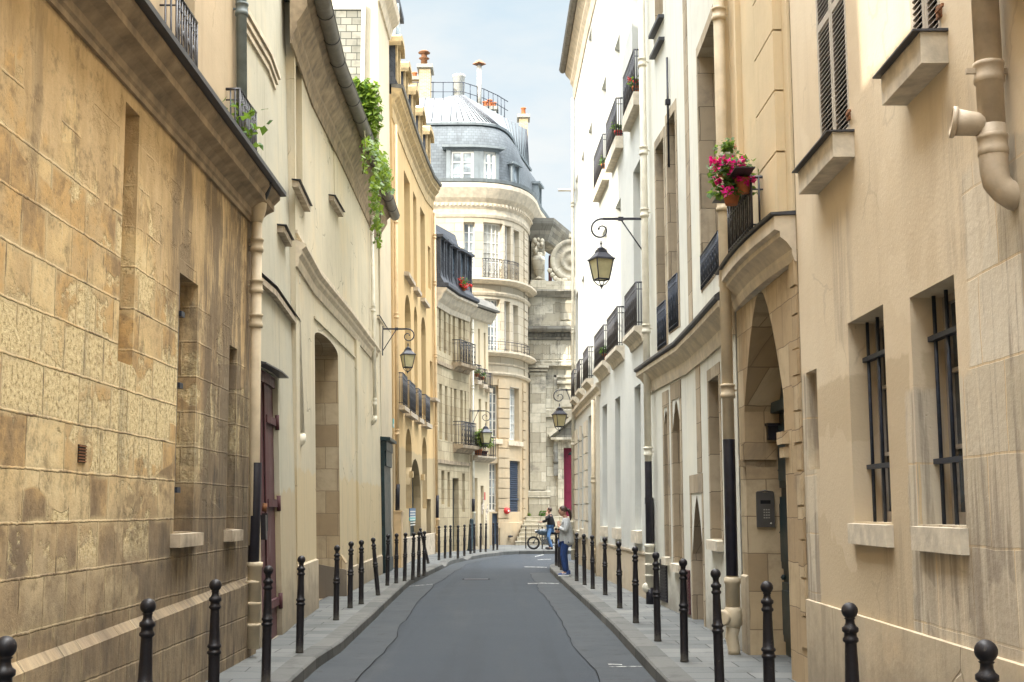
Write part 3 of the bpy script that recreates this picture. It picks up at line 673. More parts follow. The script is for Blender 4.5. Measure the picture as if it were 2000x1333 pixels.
# ================================================================ the street plan
LK = [(-2.12, -8), (-2.12, 11.9), (-2.17, 14), (-2.12, 15.6), (-2.2, 20), (-2.27, 22.9), (-2.39, 29), (-2.17, 34.6), (-2.07, 37), (-2.0, 38.6), (-1.93, 40.6), (-1.62, 42.6), (-1.45, 43.6), (-1.2, 44.8), (-.89, 46.3), (-.55, 47.5), (-.32, 48.4)]
RK = [(1.49, -8), (1.49, 11.9), (1.45, 18), (1.36, 22.5), (1.24, 27.5), (1.13, 32), (1.07, 35.3), (1.12, 36.8), (1.35, 38.1), (1.9, 39.3), (2.8, 40.2), (4.5, 40.6), (40, 41)]
g = MB().mat(M['gutter']); g.face([(-400, -300, -.012), (400, -300, -.012), (400, 700, -.012), (-400, 700, -.012)]); tag(g.build('ground'), kind='structure')
def offs(P, d):
    pa = Path(P, 1); return [pa.at(u, 0, d) for u in pa.u]
road = MB().mat(M['asphalt'])
rl = [p for p in LK]+[(.3, 49.2), (1.6, 49.5), (6, 49.6), (40, 50)]
road.face([(x, y, 0) for x, y in rl]+[(x, y, 0) for x, y in RK[::-1]]); tag(road.build('road'), kind='structure')
# worn concrete channel beside each kerb, and the tar line where it meets the asphalt
def wig(P, off, amp, seed, y0, y1, n=90):
    rnd = random.Random(seed); pa = Path([p for p in P], 1); o = []; w = 0
    for i in range(n):
        u = pa.len*i/(n-1); q = pa.at(u, 0, 0)
        if not y0 <= q.y <= y1: continue
        w = w*.7+rnd.uniform(-amp, amp); nn, t = pa.frame(u); o.append((q, q+nn*(off+w)))
    return o
for K, sg, sd, y0, y1 in ((LK, 1, 3, -6, 47), (RK[:7], -1, 5, -6, 35)):
    w = wig(K, .50*sg if sg > 0 else -.62, .035, sd, y0, y1); mb = MB().mat(M['gutter'])
    for (a, b), (c, d) in zip(w, w[1:]): mb.face([a+Vector((0, 0, .004)), b+Vector((0, 0, .004)), d+Vector((0, 0, .004)), c+Vector((0, 0, .004))])
    tag(mb.build('road_channel'), kind='structure')
    mb = MB().mat(M['crack']); rnd = random.Random(sd)
    for (a, b), (c, d) in zip(w, w[1:]):
        t = Vector((sg*rnd.uniform(.002, .009), 0, .008)); t0 = Vector((-sg*.004, 0, .008)); mb.face([b+t0, b+t, d+t, d+t0])
    tag(mb.build('tar_seam'), kind='structure')
mb = MB().mat(M['paint'])
def stripe(pts, w=.03):
    P = [Vector((*gnd(x, y, 0), .0085)) for x, y in pts]
    for a, b in zip(P, P[1:]): mb.face([a+Vector((0, -w*3, 0)), b+Vector((0, -w*3, 0)), b+Vector((0, w*3, 0)), a+Vector((0, w*3, 0))])
stripe([(1188, 1299), (1215, 1300)], .012); stripe([(1190, 1304), (1276, 1303)], .010)
stripe([(1031, 1141), (1060, 1140), (1092, 1141)], .05); stripe([(1024, 1108), (1068, 1109)], .06); stripe([(1045, 1088), (1062, 1084)], .12); stripe([(1050, 1094), (1076, 1093)], .06)
stripe([(800, 1146), (845, 1142)], .03); tag(mb.build('road_marking'), kind='structure')
mb = MB().mat(M['crack']); q = gnd(930, 1132, 0); mb.face([(q[0]-.35, q[1]-.25, .005), (q[0]+.35, q[1]-.2, .005), (q[0]+.35, q[1]+.25, .005), (q[0]-.35, q[1]+.2, .005)]); 
mb.mat(M['lead']); mb.face([(q[0]-.3, q[1]-.18, .009), (q[0]+.3, q[1]-.15, .009), (q[0]+.3, q[1]+.2, .009), (q[0]-.3, q[1]+.15, .009)]); tag(mb.build('manhole_cover'), 'worn rectangular manhole cover in the middle of the asphalt road', 'manhole cover')
# pavements
LW = [(-3.02, -8), (-3.02, 14.3), (-3.0, 16), (-3.15, 18.2), (-3.45, 22), (-3.45, 32), (-3.4, 39), (-3.1, 45), (-2.9, 46.8), (-1.5, 51), (-.45, 53.9)]
def dip(y):
    return .14-.11*max(0, 1-abs(y-38.0)/.9)-.11*max(0, 1-abs(y-43.1)/.8)
def pave(K, Wl, sg, name, pts_uv=0):
    mb = MB().mat(M['paving']); kb = MB().mat(M['granite']); pk = Path(K, sg)
    ns = pk.stations(0, pk.len, .5); acc = 0; pw = Path(Wl, sg); kw = .26; prev = None
    for u in ns:
        a = pk.at(u, 0); nn, t = pk.frame(u); z = dip(a.y) if sg == 1 and name[0] == 'p' else .14
        b = a-nn*kw; uw = min(pw.len, max(0, pw.len*u/pk.len)); 
        # matching wall point at the same distance along the street
        best = min(range(0, 201), key=lambda i: abs(pw.at(pw.len*i/200, 0).y-a.y)) if abs(t.y) > .25 else None
        c = pw.at(pw.len*best/200, 0) if best is not None else a-nn*6
        rd = .02; cur = (a, b, c, z, u)
        if prev:
            A, B, C, Z, U = prev
            def V(p, zz): return (p.x, p.y, zz)
            wA, wB = (B-C).length, (b-c).length
            mb.face([V(B, Z), V(b, z), V(c, .141), V(C, .141)], [(0.0, U), (0.0, u), (wB, u), (wA, U)])
            kb.face([V(A, -.01), V(a, -.01), V(a, z-rd), V(A, Z-rd)], [(U, 0), (u, 0), (u, .12), (U, .12)])
            A2, a2 = A-pk.frame(U)[0]*rd, a-nn*rd
            kb.face([V(A, Z-rd), V(a, z-rd), V(a2, z), V(A2, Z)], [(U, .12), (u, .12), (u, .14), (U, .14)])
            kb.face([V(A2, Z), V(a2, z), V(b, z+.0005), V(B, Z+.0005)], [(U, .15), (u, .15), (u, .4), (U, .4)])
        prev = cur
    tag(mb.build(name), kind='structure'); tag(kb.build('kerb'), kind='structure')
pave(LK, LW, 1, 'pavement')
RW = [(3.1, -8), (3.1, 14), (2.9, 19), (2.7, 22), (2.4, 27), (2.2, 31), (2.1, 38.8), (2.2, 39.4)]
pave(RK[:8], RW, -1, 'pavement')
mb = MB().mat(M['paving'])
mb.face([(x, y, .137) for x, y in [(1.39, 36.9), (1.55, 37.9), (2.0, 38.95), (2.9, 39.9), (4.5, 40.3), (40, 40.7), (40, 30), (2.0, 30)]])
mb.face([(x, y, .136) for x, y in [(-3.2, 46), (-.62, 47.8), (-.55, 48.6), (.2, 49.45), (1.6, 49.78), (6, 49.9), (40, 50.2), (40, 90), (-30, 90), (-30, 54), (-3, 54)]])
tag(mb.build('pavement'), kind='structure')
mb = MB().mat(M['granite'])
for K in ([(-.32, 48.4), (.3, 49.2), (1.6, 49.5), (6, 49.6), (40, 50)],):
    p = Path(K, 1); mb.band(p, 0, p.len, [(0, -.01), (0, .12), (-.02, .14), (-.28, .1405), (-.28, -.01)])
p = Path([(1.12, 36.8), (1.35, 38.1), (1.9, 39.3), (2.8, 40.2), (4.5, 40.6), (40, 41)], -1); mb.band(p, 0, p.len, [(0, -.01), (0, .12), (-.02, .14), (-.28, .1405), (-.28, -.01)])
tag(mb.build('kerb'), kind='structure')

# ================================================================ left side
ARR = Vector
# ---- L1 ochre stone building
P1 = Path([(-2.98, -6), (-2.98, 14.30)], 1, .012)
b1 = thing('stone_building', (-2.98, 14.3, .14), 'ochre stone building with slot window and lead-topped cornice, nearest on the left', 'building')
cz = P1.pick(490, 402)[1]
rs = [P1.rect(238, 266, 190, 708), P1.rect(345, 382, 528, 1040), P1.rect(445, 460, 672, 1033)]
rs = [list(r) for r in rs]
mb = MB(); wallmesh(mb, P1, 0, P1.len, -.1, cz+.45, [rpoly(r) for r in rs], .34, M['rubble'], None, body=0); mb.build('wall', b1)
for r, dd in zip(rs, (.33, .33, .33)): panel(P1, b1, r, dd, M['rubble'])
for r, (xa, xb) in zip(rs[1:], ((323, 379), (435, 463))):
    sill(P1, b1, r[0]-.10, r[1]+.06, r[2], .13, .09, 'ledge', back=.3)
# dark iron shutter bar in the second opening
mb = MB().mat(M['ironb']); r = rs[1]; mb.wbox(P1, r[0]+.03, r[0]+.09, r[2]+.25, r[3]-.08, -.06, -.02); 
for z in (r[2]+.35, r[2]+(r[3]-r[2])*.55, r[3]-.4): mb.wbox(P1, r[0]+.02, r[0]+.13, z, z+.05, -.09, .02)
mb.build('shutter_bar', b1)
u, z = P1.pick(159, 886); mb = MB().mat(M['dark']); mb.wbox(P1, u-.075, u+.075, z-.065, z+.06, -.05, .004)
mb.mat(M['rust'])
for i in range(6): mb.wbox(P1, u-.075, u+.075, z-.06+i*.021, z-.05+i*.021, .004, .012)
mb.build('air_vent', b1)
# stepped plinth, a rising ledge
def zl(u): return 0
za, zb = P1.pick(20, 1297)[1], P1.pick(470, 1132)[1]; ua, ub = P1.pick(20, 1297)[0], P1.pick(470, 1132)[0]
kf = (zb-za)/(ub-ua)
mb = MB().mat(M['rubble']); st = [0, 5, 10, 15, P1.len]
for a, b in zip(st, st[1:]):
    A, B = za+kf*(a-ua), za+kf*(b-ua)
    C = [(a, -.05, 0), (b, -.05, 0), (b, -.05, .075), (a, -.05, .075), (a, A, 0), (b, B, 0), (b, B-.055, .075), (a, A-.055, .075)]
    mb.hexa([P1.at(*c) for c in C], [(c[0]+c[2], c[1]+c[2]) for c in C])
mb.build('plinth', b1)
mb = MB().mat(M['mould']); z = cz
mb.band(P1, 0, P1.len+.05, [(0, z-.22), (.03, z-.22), (.03, z-.17), (.05, z-.15), (.05, z-.08), (.12, z-.02), (.20, z+.02), (.20, z+.09), (.27, z+.16), (.27, z+.2), (0, z+.2)])
mb.mat(M['lead']); mb.band(P1, 0, P1.len+.07, [(0, z+.204), (.30, z+.204), (.34, z+.21), (.34, z+.26), (.30, z+.30), (0, z+.42)]); mb.build('cornice', b1)
# upper storeys, tall, set a little back; a gap lets the evening sun through
P1u = Path([(-3.10, 2.05), (-3.10, 14.30), (-3.06, 15.4), (-3.16, 18.0)], 1, .035)
mb = MB(); hs = []
r1 = P1u.rect(345, 384, -110, 150, .0); r1 = (r1[0]+.08, r1[1]-.08, cz+.45, cz+2.7)
r2 = P1u.rect(462, 500, 60, 330); r2 = (r2[0]-.1, r2[1]-.12, cz+.5, cz+2.5)
hs = [rpoly(r1), rpoly(r2)]
r2b = P1u.rect(525, 555, 90, 430)
wallmesh(mb, P1u, 0, P1u.u[1], cz+.40, 16.2, [h for h in hs if h[1][0] < P1u.u[1]], .25, M['l1up'], None, body=1.2); mb.build('upper_wall', b1)
for r in (r1, r2):
    if r[1] < P1u.u[1]: win(P1u, b1, r)
# balcony grilles
for (xa, xb, yt, yb) in ((345, 384, -20, 143), (468, 500, 195, 330)):
    ua, zz = P1u.pick(xa, yt, .16); ub = P1u.pick(xb, (yt+yb)/2, .16)[0]
    railing(P1u, b1, min(ua, ub), max(ua, ub), cz+.42, .92, .16, step=.085)
mb = MB(); Pm = Path([(-3.10, -14), (-3.10, .30)], 1, .035); wallmesh(mb, Pm, 0, Pm.len, -.1, 16.2, [], .1, M['l1up'], None, body=.35); ob = mb.build('unseen_shade_wall', b1)  # unseen wall, kept thin so a sun patch reaches the beige building
mb = MB(); wallmesh(mb, Path([(-3.10, .25), (-3.10, 2.10)], 1, .035), 0, 1.85, cz+.4, 9.75, [], .1, M['l1up'], None, body=7); mb.build('unseen_gap_parapet', b1)  # unseen filler in the gap; its height sets where the sun patch ends
mb = MB().mat(M['lead']); mb.band(P1u, 0, P1u.u[1], [(0, 16.2), (.4, 16.2), (.4, 16.35), (-.2, 16.6), (-1.2, 16.6), (-1.2, 16.2)]); mb.build('roof', b1)
# hopper and pipe at the corner
us = P1.len+.06
P1p = Path([(-2.95, 10), (-2.95, 20)], 1, .018)
up = P1p.pick(498, 800, .09)[0]
pj = [P1p.pick(498, y, .09)[1] for y in (490, 572)]
o = pipe(P1p, b1, up, .3, P1p.pick(498, 420, .09)[1], .09, .062, 'pipe', pj+[P1p.pick(498, 640, .09)[1]], sleeve=(P1p.pick(498, 1098, .09)[1], P1p.pick(498, 905, .09)[1]), foot=(.24, P1p.pick(498, 1098, .09)[1]), sr=1.04)
hz = P1p.pick(498, 430, .09)[1]; mb = MB().mat(M['pipe']); mb.lathe([(.06, 0), (.075, .06), (.105, .16), (.11, .24), (.09, .245)], P1p.at(up, hz-.02, .09), 12); mb.mat(M['lead']); mb.tube([P1p.at(up+.02, hz+.2, .12), P1p.at(up-.06, hz+.32, .2), P1p.at(up-.2, hz+.42, .27)], .04, 8); mb.build('hopper', b1)
u9 = P1u.pick(484, 120, .12)[0]
pipe(P1u, b1, P1u.u[1]-.12, cz+.35, 15.8, .10, .062, 'pipeg', [cz+2.4, cz+4])

# ---- L2 grey cream house with the wine-red door
P2 = Path([(-2.96, 14.32), (-2.94, 15.8), (-3.10, 18.20)], 1, .045)
b2 = thing('cream_house', (-2.96, 14.4, .14), 'narrow grey-cream rendered house with a worn wine-red plank door under a small ledge', 'building')
rd = P2.rect(548, 516, 752, 1250); rd = (P2.pick(517, 1000)[0]-.25, P2.pick(547, 1000)[0], .14, P2.pick(548, 745)[1])
mb = MB(); wallmesh(mb, P2, 0, P2.len, -.1, 16, [rpoly(rd)], .12, M['l2'], None, body=1.2); mb.build('wall', b2)
mb = MB().mat(M['wine']); mb.wbox(P2, rd[0]-.01, rd[1]+.01, rd[2]-.05, rd[3]+.02, -.13, -.07); mid = (rd[0]+rd[1])/2-.1
mb.wbox(P2, mid-.03, mid+.03, rd[2], rd[3]-.05, -.07, -.045)
mb.wbox(P2, rd[0], rd[1], rd[3]-.14, rd[3], -.07, -.035)
dr = mb.build('door', b2)
mb = MB().mat(M['wine'])
for zz in (.62, 2.1, 3.35): mb = MB().mat(M['wine']); mb.wbox(P2, mid+.05, rd[1]+.03, zz*rd[3]/4.1, zz*rd[3]/4.1+.10, -.069, -.03); mb.tube([P2.at(rd[1]+.02, zz*rd[3]/4.1-.05, -.02), P2.at(rd[1]+.02, zz*rd[3]/4.1+.15, -.02)], .03, 8); mb.build('strap_hinge', dr)
mb = MB().mat(M['iron']); u0, z0 = P2.pick(519, 1035); mb.wbox(P2, u0-.05, u0+.05, z0-.12, z0+.18, -.07, .01); mb.wbox(P2, u0+.12, u0+.14, z0-.02, z0+.2, -.07, 0); mb.mat(M['rust']); mb.tube([P2.at(u0-.06, z0+.22, 0), P2.at(u0-.06, z0+.32, .01)], .03, 6); mb.build('lock', dr)
mb = MB().mat(M['lead']); mb.wbox(P2, rd[0]-.12, rd[1]+.17, rd[3]+.02, rd[3]+.07, 0, .13, .03); mb.build('door_hood', b2)
mb = MB().mat(M['ledge']); ua, z1 = P2.pick(512, 550); ub, z2 = P2.pick(577, 612); mb.wbox(P2, 0, ub, z1-.09, z1+.03, 0, .07, .04); mb.mat(M['lead']); mb.wbox(P2, 0, ub, z1+.032, z1+.045, 0, .09, .015); mb.build('ledge', b2)
for xa, xb, y in ((541, 556, 440),):
    ua, z1 = P2.pick(xa, y); ub = P2.pick(xb, y)[0]; sill(P2, b2, ua, ub, z1, .1, .1, 'ledge', True)
# tall blind panel with moulded edge higher up
mb = MB().mat(M['mould_w']); ua, z1 = P2.pick(505, 20); ub, z2 = P2.pick(535, 160)
for q in range(3): mb.wbox(P2, .05+.0*q, ub+q*.07, z2-.12+q*.10, z2-.05+q*.10, 0, .03+q*.025)
mb.build('string_course', b2)
mb = MB().mat(M['l1up']); mb.wbox(P2, 0, .10, 4.5, 16, 0, .04); mb.build('party_strip', b2)
mb = MB().mat(M['lead']); mb.band(P2, 0, P2.len, [(0, 16), (.4, 16), (.4, 16.15), (-.2, 16.4), (-1.2, 16.4), (-1.2, 16)]); mb.build('roof', b2)
up = P2.pick(583, 700, .1)[0]
pz = [P2.pick(576, y, .1)[1] for y in (552, 300, 40)]
P2b = Path([(-2.96, 14.32), (-2.94, 15.8), (-3.10, 18.20)], 1, .058)
def l3pipe(parent):
    uu = P2b.pick(588, 830, .1)[0]; zt = P2b.pick(552, 45, .1)[1]; zb = P2b.pick(588, 850, .1)[1]
    o = pipe(P2b, parent, uu, zb, zt, .1, .05, 'pipew', [P2b.pick(576, 552, .1)[1], P2b.pick(563, 300, .1)[1], zt-.2])
    mb = MB().mat(M['pipew']); mb.tube([P2b.at(uu, zb+.02, .1), P2b.at(uu, zb-.08, .1), P2b.at(uu+.03, zb-.16, .03), P2b.at(uu+.03, zb-.3, -.02)], [.065, .075, .06, .05], 10)
    mb.tube([P2b.at(uu, zt, .1), P2b.at(uu+.1, zt+.35, .18), P2b.at(uu+.5, zt+.9, .38)], .055, 10); mb.build('pipe_elbow', o)

# ---- L3 long cream building with gateway and big gutter
P3 = Path([(-3.10, 18.20), (-3.22, 20.6), (-3.22, 24.5), (-3.30, 32.0)], 1, .030)
b3 = thing('gateway_building', (-3.2, 22, .14), 'long cream rendered building with a tall carriage gateway and a heavy round gutter', 'building')
ga, gb = P3.pick(617, 950)[0], P3.pick(663, 950)[0]; gt = P3.pick(617, 640)[1]; gz = 9.45
gate = arch_poly(ga, gb, .10, gt, .16, 10)
hs = [gate]
wins3 = [P3.rect(578, 590, 355, 95), P3.rect(641, 653, 388, 232)]
w3b = [P3.rect(744, 750, 575, 775)]
mb = MB(); wallmesh(mb, P3, 0, P3.len, -.1, gz+.25, hs+[rpoly(r) for r in wins3]+[rpoly(r) for r in w3b], [.9]+[.16, .03]+[.15]*len(w3b), M['l3'], [M['arch'], None, None]+[None]*len(w3b), body=6); mb.build('wall', b3)
for r, d in zip(wins3, (.15, .025)): panel(P3, b3, r, d, M['l3'])
for r in w3b: win(P3, b3, r, .14, rows=4, cols=2)
mb = MB().mat(M['dgreen']); mb.wbox(P3, ga-.05, gb+.05, .05, gt, -.95, -.86)
for i in range(1, 5): mb.wbox(P3, ga+(gb-ga)*i/5-.03, ga+(gb-ga)*i/5+.03, .1, gt-.2, -.86, -.83)
mb.build('gate', b3)
# lower zones: pilaster, lintel, mouldings following the wall
u0, z1 = P3.pick(580, 455); u1, z2 = P3.pick(732, 625)
mb = MB().mat(M['mould_w']); mb.wbox(P3, 0, u1, z1-.05, z1, 0, .035); mb.build('string_course', b3)
u0, zc = P3.pick(580, 490); u1, zd = P3.pick(731, 655)
mb = MB().mat(M['mould_w']); mb.band(P3, 0, u1, [(0, zc-.28), (.03, zc-.28), (.05, zc-.2), (.05, zc-.14), (.10, zc-.08), (.10, zc-.02), (.16, zc+.03), (.16, zc+.07), (0, zc+.13)]); mb.build('moulding', b3)
ul, zl2 = P3.pick(695, 735); mb = MB().mat(M['l3']); mb.wbox(P3, P3.pick(695, 900)[0], P3.pick(702, 900)[0], .1, zc-.28, 0, .05); mb.wbox(P3, ga-.1, P3.pick(695, 900)[0], gt+.12, gt+.16, 0, .03); mb.build('pilaster', b3)
mb = MB().mat(M['arch']); mb.wbox(P3, gb+.02, gb+.28, .1, .95, -.02, .10, .2); mb.mat(M['plinthdark']); mb.wbox(P3, gb-.06, gb+.02, .1, .75, -.5, .12, .12); mb.build('guard_stone', b3)
mb = MB().mat(M['plinth']); mb.wbox(P3, 0, ga, -.05, .95, 0, .035, .02); mb.wbox(P3, gb+.28, P3.len-.4, -.05, .62, 0, .035, .02); mb.build('plinth', b3)
for xa, xb, ya in ((570, 594, 352), (642, 661, 382)):
    ua, zz = P3.pick(xa, ya); ub = P3.pick(xb, ya+28)[0]; sill(P3, b3, ua, ub, zz, .10, .10, 'ledge', True)
# eaves moulding and gutter
mb = MB().mat(M['mould']); mb.band(P3, -.5, P3.len, [(0, gz-.75), (.03, gz-.75), (.05, gz-.6), (.10, gz-.5), (.10, gz-.42), (.18, gz-.3), (.26, gz-.16), (.26, gz-.06), (.34, gz+.02), (.34, gz+.1), (0, gz+.1)]); mb.build('cornice', b3)
gutter(P3, b3, -.8, P3.len+.02, gz+.06, .46, .13, 'gut', 1.0, rmat='lead')
mb = MB().mat(M['slate']); mb.band(P3, -.5, P3.len-.03, [(.33, gz+.11), (.36, gz+.13), (-4.5, gz+2.1), (-6, gz+1.2), (-6, gz+.11)]); mb.build('roof', b3)
l3pipe(b3)
up = P3.pick(729, 600, .09)[0]
o = pipe(P3, b3, up, P3.pick(735, 815, .09)[1], gz-.7, .09, .045, 'pipew', [P3.pick(729, y, .09)[1] for y in (440, 610, 790)])
mb = MB().mat(M['pipew']); e = P3.pick(735, 815, .09)[1]; mb.tube([P3.at(up, e, .09), P3.at(up, e-.1, .09), P3.at(up+.02, e-.2, 0)], [.06, .06, .045], 10); mb.build('pipe_elbow', o)
# small ledge and openings of the white end
u0, zz = P3.pick(736, 617); u1 = P3.pick(759, 650)[0]; mb = MB().mat(M['mould_w']); mb.wbox(P3, u0, u1, zz-.06, zz+.0, 0, .06); mb.mat(M['lead']); mb.wbox(P3, u0, u1, zz+.002, zz+.02, 0, .08); mb.build('ledge', b3)
# dark green shopfront post with its console
P3c = P3
ua, ub = P3.pick(745, 1000)[0], P3.pick(758, 1000)[0]; zt = P3.pick(746, 855)[1]
mb = MB().mat(M['dgreen']); mb.wbox(P3, ua, ub-.05, .10, zt-.35, 0, .09); mb.wbox(P3, ua-.03, ub-.02, .10, .5, 0, .12); mb.wbox(P3, ua, ub, zt-.35, zt-.1, 0, .16, .02); mb.wbox(P3, ua-.06, ub+.05, zt-.1, zt, 0, .26, .02)
mb.wbox(P3, ua+.1, ub-.15, zt-.75, zt-.35, .09, .14); mb.build('shopfront_post', b3)
def zY(y, Y): return atY(1000, y, Y).z
def xY(x, y, Y): return atY(x, y, Y).x
# ---- L4a pale building with slate-hung gable
P4a = Path([(-3.32, 32.02), (-3.30, 34.8)], 1, .022)
b4 = thing('gable_house', (-3.32, 32.1, .14), 'tall pale house whose slate-hung gable rises above the gutter, with green vine', 'building')
mb = MB(); wallmesh(mb, P4a, 0, P4a.len, -.1, 16.4, [], .2, M['l3b'], None, body=.3, caps=(0, 1))
q = [P4a.at(0, 0), P4a.at(0, 0, -5), P4a.at(0, 16.4, -5), P4a.at(0, 16.4)]; mb.mat(M['l3b']).face(q)
mb.face([P4a.at(0, 16.4), P4a.at(P4a.len, 16.4), P4a.at(P4a.len, 16.4, -5), P4a.at(0, 16.4, -5)]); mb.face([P4a.at(P4a.len, 0), P4a.at(P4a.len, 0, -5), P4a.at(P4a.len, 16.4, -5), P4a.at(P4a.len, 16.4)]); mb.build('wall', b4)
def gb(d): return P4a.at(0, 12, d)
mb = MB().mat(M['slatel']); x0, x1 = xY(607, 100, 32)-.6, xY(706, 100, 32); zt, zb = zY(12, 32), zY(160, 32); mb.box((x0, 31.90, zb), (x1, 32.0, zt-.15)); mb.build('slate_cladding', b4)
mb = MB().mat(M['white']); mb.box((x1, 31.87, zb-2.2), (x1+.10, 31.99, zt+.02)); mb.box((x0, 31.86, zt-.15), (x1+.02, 31.99, zt-.02)); mb.box((x0, 31.86, zb-.08), (x1-.0, 31.99, zb)); mb.build('trim_board', b4)
mb = MB().mat(M['mould_w']); mb.band(P4a, -.1, P4a.len, [(0, 15.5), (.05, 15.5), (.12, 15.8), (.3, 16.0), (.34, 16.2), (0, 16.35)]); mb.build('cornice', b4)
mb = MB().mat(M['slated']); mb.band(P4a, 0, P4a.len, [(.3, 16.41), (.28, 16.5), (-1.2, 19.5), (-5, 20), (-5, 16.41)]); mb.build('roof', b4)
mb = MB().mat(M['white']); a = atY(750, 10, 38.5); b = atY(772, 140, 38.5); mb.box((a.x-1.5, 38.5, b.z-1), (b.x, 40, a.z)); mb.mat(M['lead']).box((a.x-1.5, 38.4, a.z), (b.x+.12, 40.1, a.z+.18)); mb.mat(M['pipeg']).tube([(b.x+.05, 38.42, a.z), (b.x+.12, 38.42, b.z-1)], .06, 8)
tag(mb.build('chimney_wall', org=Vector((a.x, 39, b.z-1))), 'plain white gable wall with a grey pipe standing above the yellow mansard dormers', 'chimney wall')

# ---- L4 yellow building
P4 = Path([(-3.30, 34.8), (-3.22, 38.7), (-3.10, 42.3), (-2.98, 44.6), (-2.80, 46.0)], 1, .018)
b5 = thing('yellow_building', (-3.3, 35, .14), 'yellow-ochre curved building with arched windows, iron window guards and hooded roof dormers', 'building')
cz4 = P4.pick(853, 385)[1]
hs = []; wk = []
def add(F, xa, xb, yt, yb, arch=0, kind='glass'): 
    r = F.rect(xa, xb, yt, yb); hs.append(arch_poly(r[0], r[1], r[2], r[3], (r[1]-r[0])*arch, 8) if arch else rpoly(r)); wk.append((r, kind)); return r
# level spans from the photograph
za = (P4.pick(819, 578)[1], P4.pick(819, 400)[1]); zb = (P4.pick(823, 808)[1], P4.pick(823, 615)[1]); zc = (P4.pick(829, 960)[1], P4.pick(829, 854)[1])
ucol = [(P4.pick(a, 700)[0], P4.pick(b, 700)[0]) for a, b in ((791, 803), (809, 815.5), (823, 832))]
for (a, b) in ucol:
    for (z0, z1), ar in ((za, .0), (zb, .42)):
        hs.append(arch_poly(a, b, z0, z1, (b-a)*ar, 8) if ar else rpoly((a, b, z0, z1))); wk.append(((a, b, z0, z1), 'glass'))
for (a, b) in (ucol[0], ucol[2]):
    hs.append(arch_poly(a, b, zc[0]-.6, zc[1], (b-a)*.42, 8)); wk.append(((a, b, zc[0]-.6, zc[1]), 'glass'))
r = P4.rect(836, 841, 480, 562); hs.append(rpoly(r)); wk.append((r, 'glass'))
r = P4.rect(840, 845, 705, 778); hs.append(rpoly(r)); wk.append((r, 'glass'))
r = P4.rect(769, 775, 345, 545); hs.append(rpoly(r)); wk.append((r, 'glass'))
r = P4.rect(801, 822, 893, 1075); rd4 = (r[0], r[1], .14, r[3]); hs.append(arch_poly(*rd4, (r[1]-r[0])*.4, 10)); 
r = P4.rect(833, 842, 975, 1072); r = (r[0], r[1], .14, r[3]); hs.append(rpoly(r)); wk.append((r, 'door'))
mb = MB(); wallmesh(mb, P4, 0, P4.len, -.1, cz4, hs, .28, M['yellow'], None, body=6.5); mb.build('wall', b5)
for r, k in wk:
    if k == 'door': panel(P4, b5, r, .25, M['dgreen'], 'door')
    else: win(P4, b5, r, .26, rows=4)
panel(P4, b5, rd4, .26, M['dgreen'], 'door')
for ia in (rd4[0]-.25, rd4[1]+.02): mb = MB().mat(M['mould_y']); mb.wbox(P4, ia, ia+.23, 2.75, 2.95, 0, .12); mb.build('impost', b5)
for i, (a, b) in enumerate(ucol):
    sill(P4, b5, a-.12, b+.12, za[0], .14, .16, 'ledge'); sill(P4, b5, a-.15, b+.15, zb[0]-.28, .16, .2, 'ledge')
    railing(P4, b5, a+.06, b-.06, zb[0]-.27, .95, .13, 'iron', .12)
a, b = P4.pick(778, 770)[0], P4.pick(787, 770)[0]; railing(P4, b5, a, b, zb[0]-.25, .95, .13, 'iron', .12); sill(P4, b5, a-.1, b+.1, zb[0]-.26, .14, .2)
sill(P4, b5, P4.pick(839, 778)[0]-.1, P4.pick(846, 778)[0]+.1, P4.pick(842, 778)[1], .12, .25)
mb = MB().mat(M['mould_y']); z = cz4
mb.band(P4, 0, P4.len, [(0, z-.72), (.03, z-.72), (.04, z-.62), (.04, z-.40), (.10, z-.30), (.10, z-.20), (.18, z-.11), (.24, z-.05), (.24, z+.02), (.30, z+.1), (.30, z+.16), (0, z+.2)])
mb.build('cornice', b5)
mb = MB().mat(M['gut']); mb.band(P4, 0, P4.len, [(.26, z+.165), (.35, z+.17), (.37, z+.26), (.26, z+.3), (0, z+.30), (0, z+.205)]); mb.build('gutter', b5)
mb = MB().mat(M['slated']); mb.band(P4, .01, P4.len, [(.2, z+.31), (-.9, z+2.7), (-4, z+3.3), (-6, z+.31)]); mb.build('roof', b5)
for ua in (.9, 3.1, 5.3, 7.5, 9.7):
    mb = MB().mat(M['mould_y']); w = .45; zz = z+.32
    mb.wbox(P4, ua-w, ua-w+.14, zz, zz+1.45, -1.0, .14); mb.wbox(P4, ua+w-.14, ua+w, zz, zz+1.45, -1.0, .14)
    mb.wbox(P4, ua-w+.14, ua+w-.14, zz, zz+.25, -.9, .12)
    # hood: arched cap
    P = []
    for dd in (-1.3, .26):
        P.append([P4.at(ua-(w+.12)*cos(pi*i/8), zz+1.42+.34*sin(pi*i/8)**.7, dd) for i in range(9)]+[P4.at(ua+(w+.12)*cos(pi*i/8), zz+1.30+.30*sin(pi*i/8), dd) for i in range(9)])
    for i in range(18): j = (i+1) % 18; mb.face([P[0][i], P[0][j], P[1][j], P[1][i]])
    for i in range(8): mb.face([P[1][i], P[1][i+1], P[1][16-i], P[1][17-i]])
    dm = mb.build('dormer', b5)
    g_ = MB().mat(M['glass']); g_.wbox(P4, ua-w+.1, ua+w-.1, zz+.25, zz+1.5, -.8, .03); g_.mat(M['slated']); g_.wbox(P4, ua-w-.02, ua-w+.001, zz, zz+1.35, -1.0, .08); g_.wbox(P4, ua+w-.001, ua+w+.02, zz, zz+1.35, -1.0, .08); g_.build('dormer_window', dm)
up = P4.pick(765, 700, .1)[0]; up = max(.15, up)
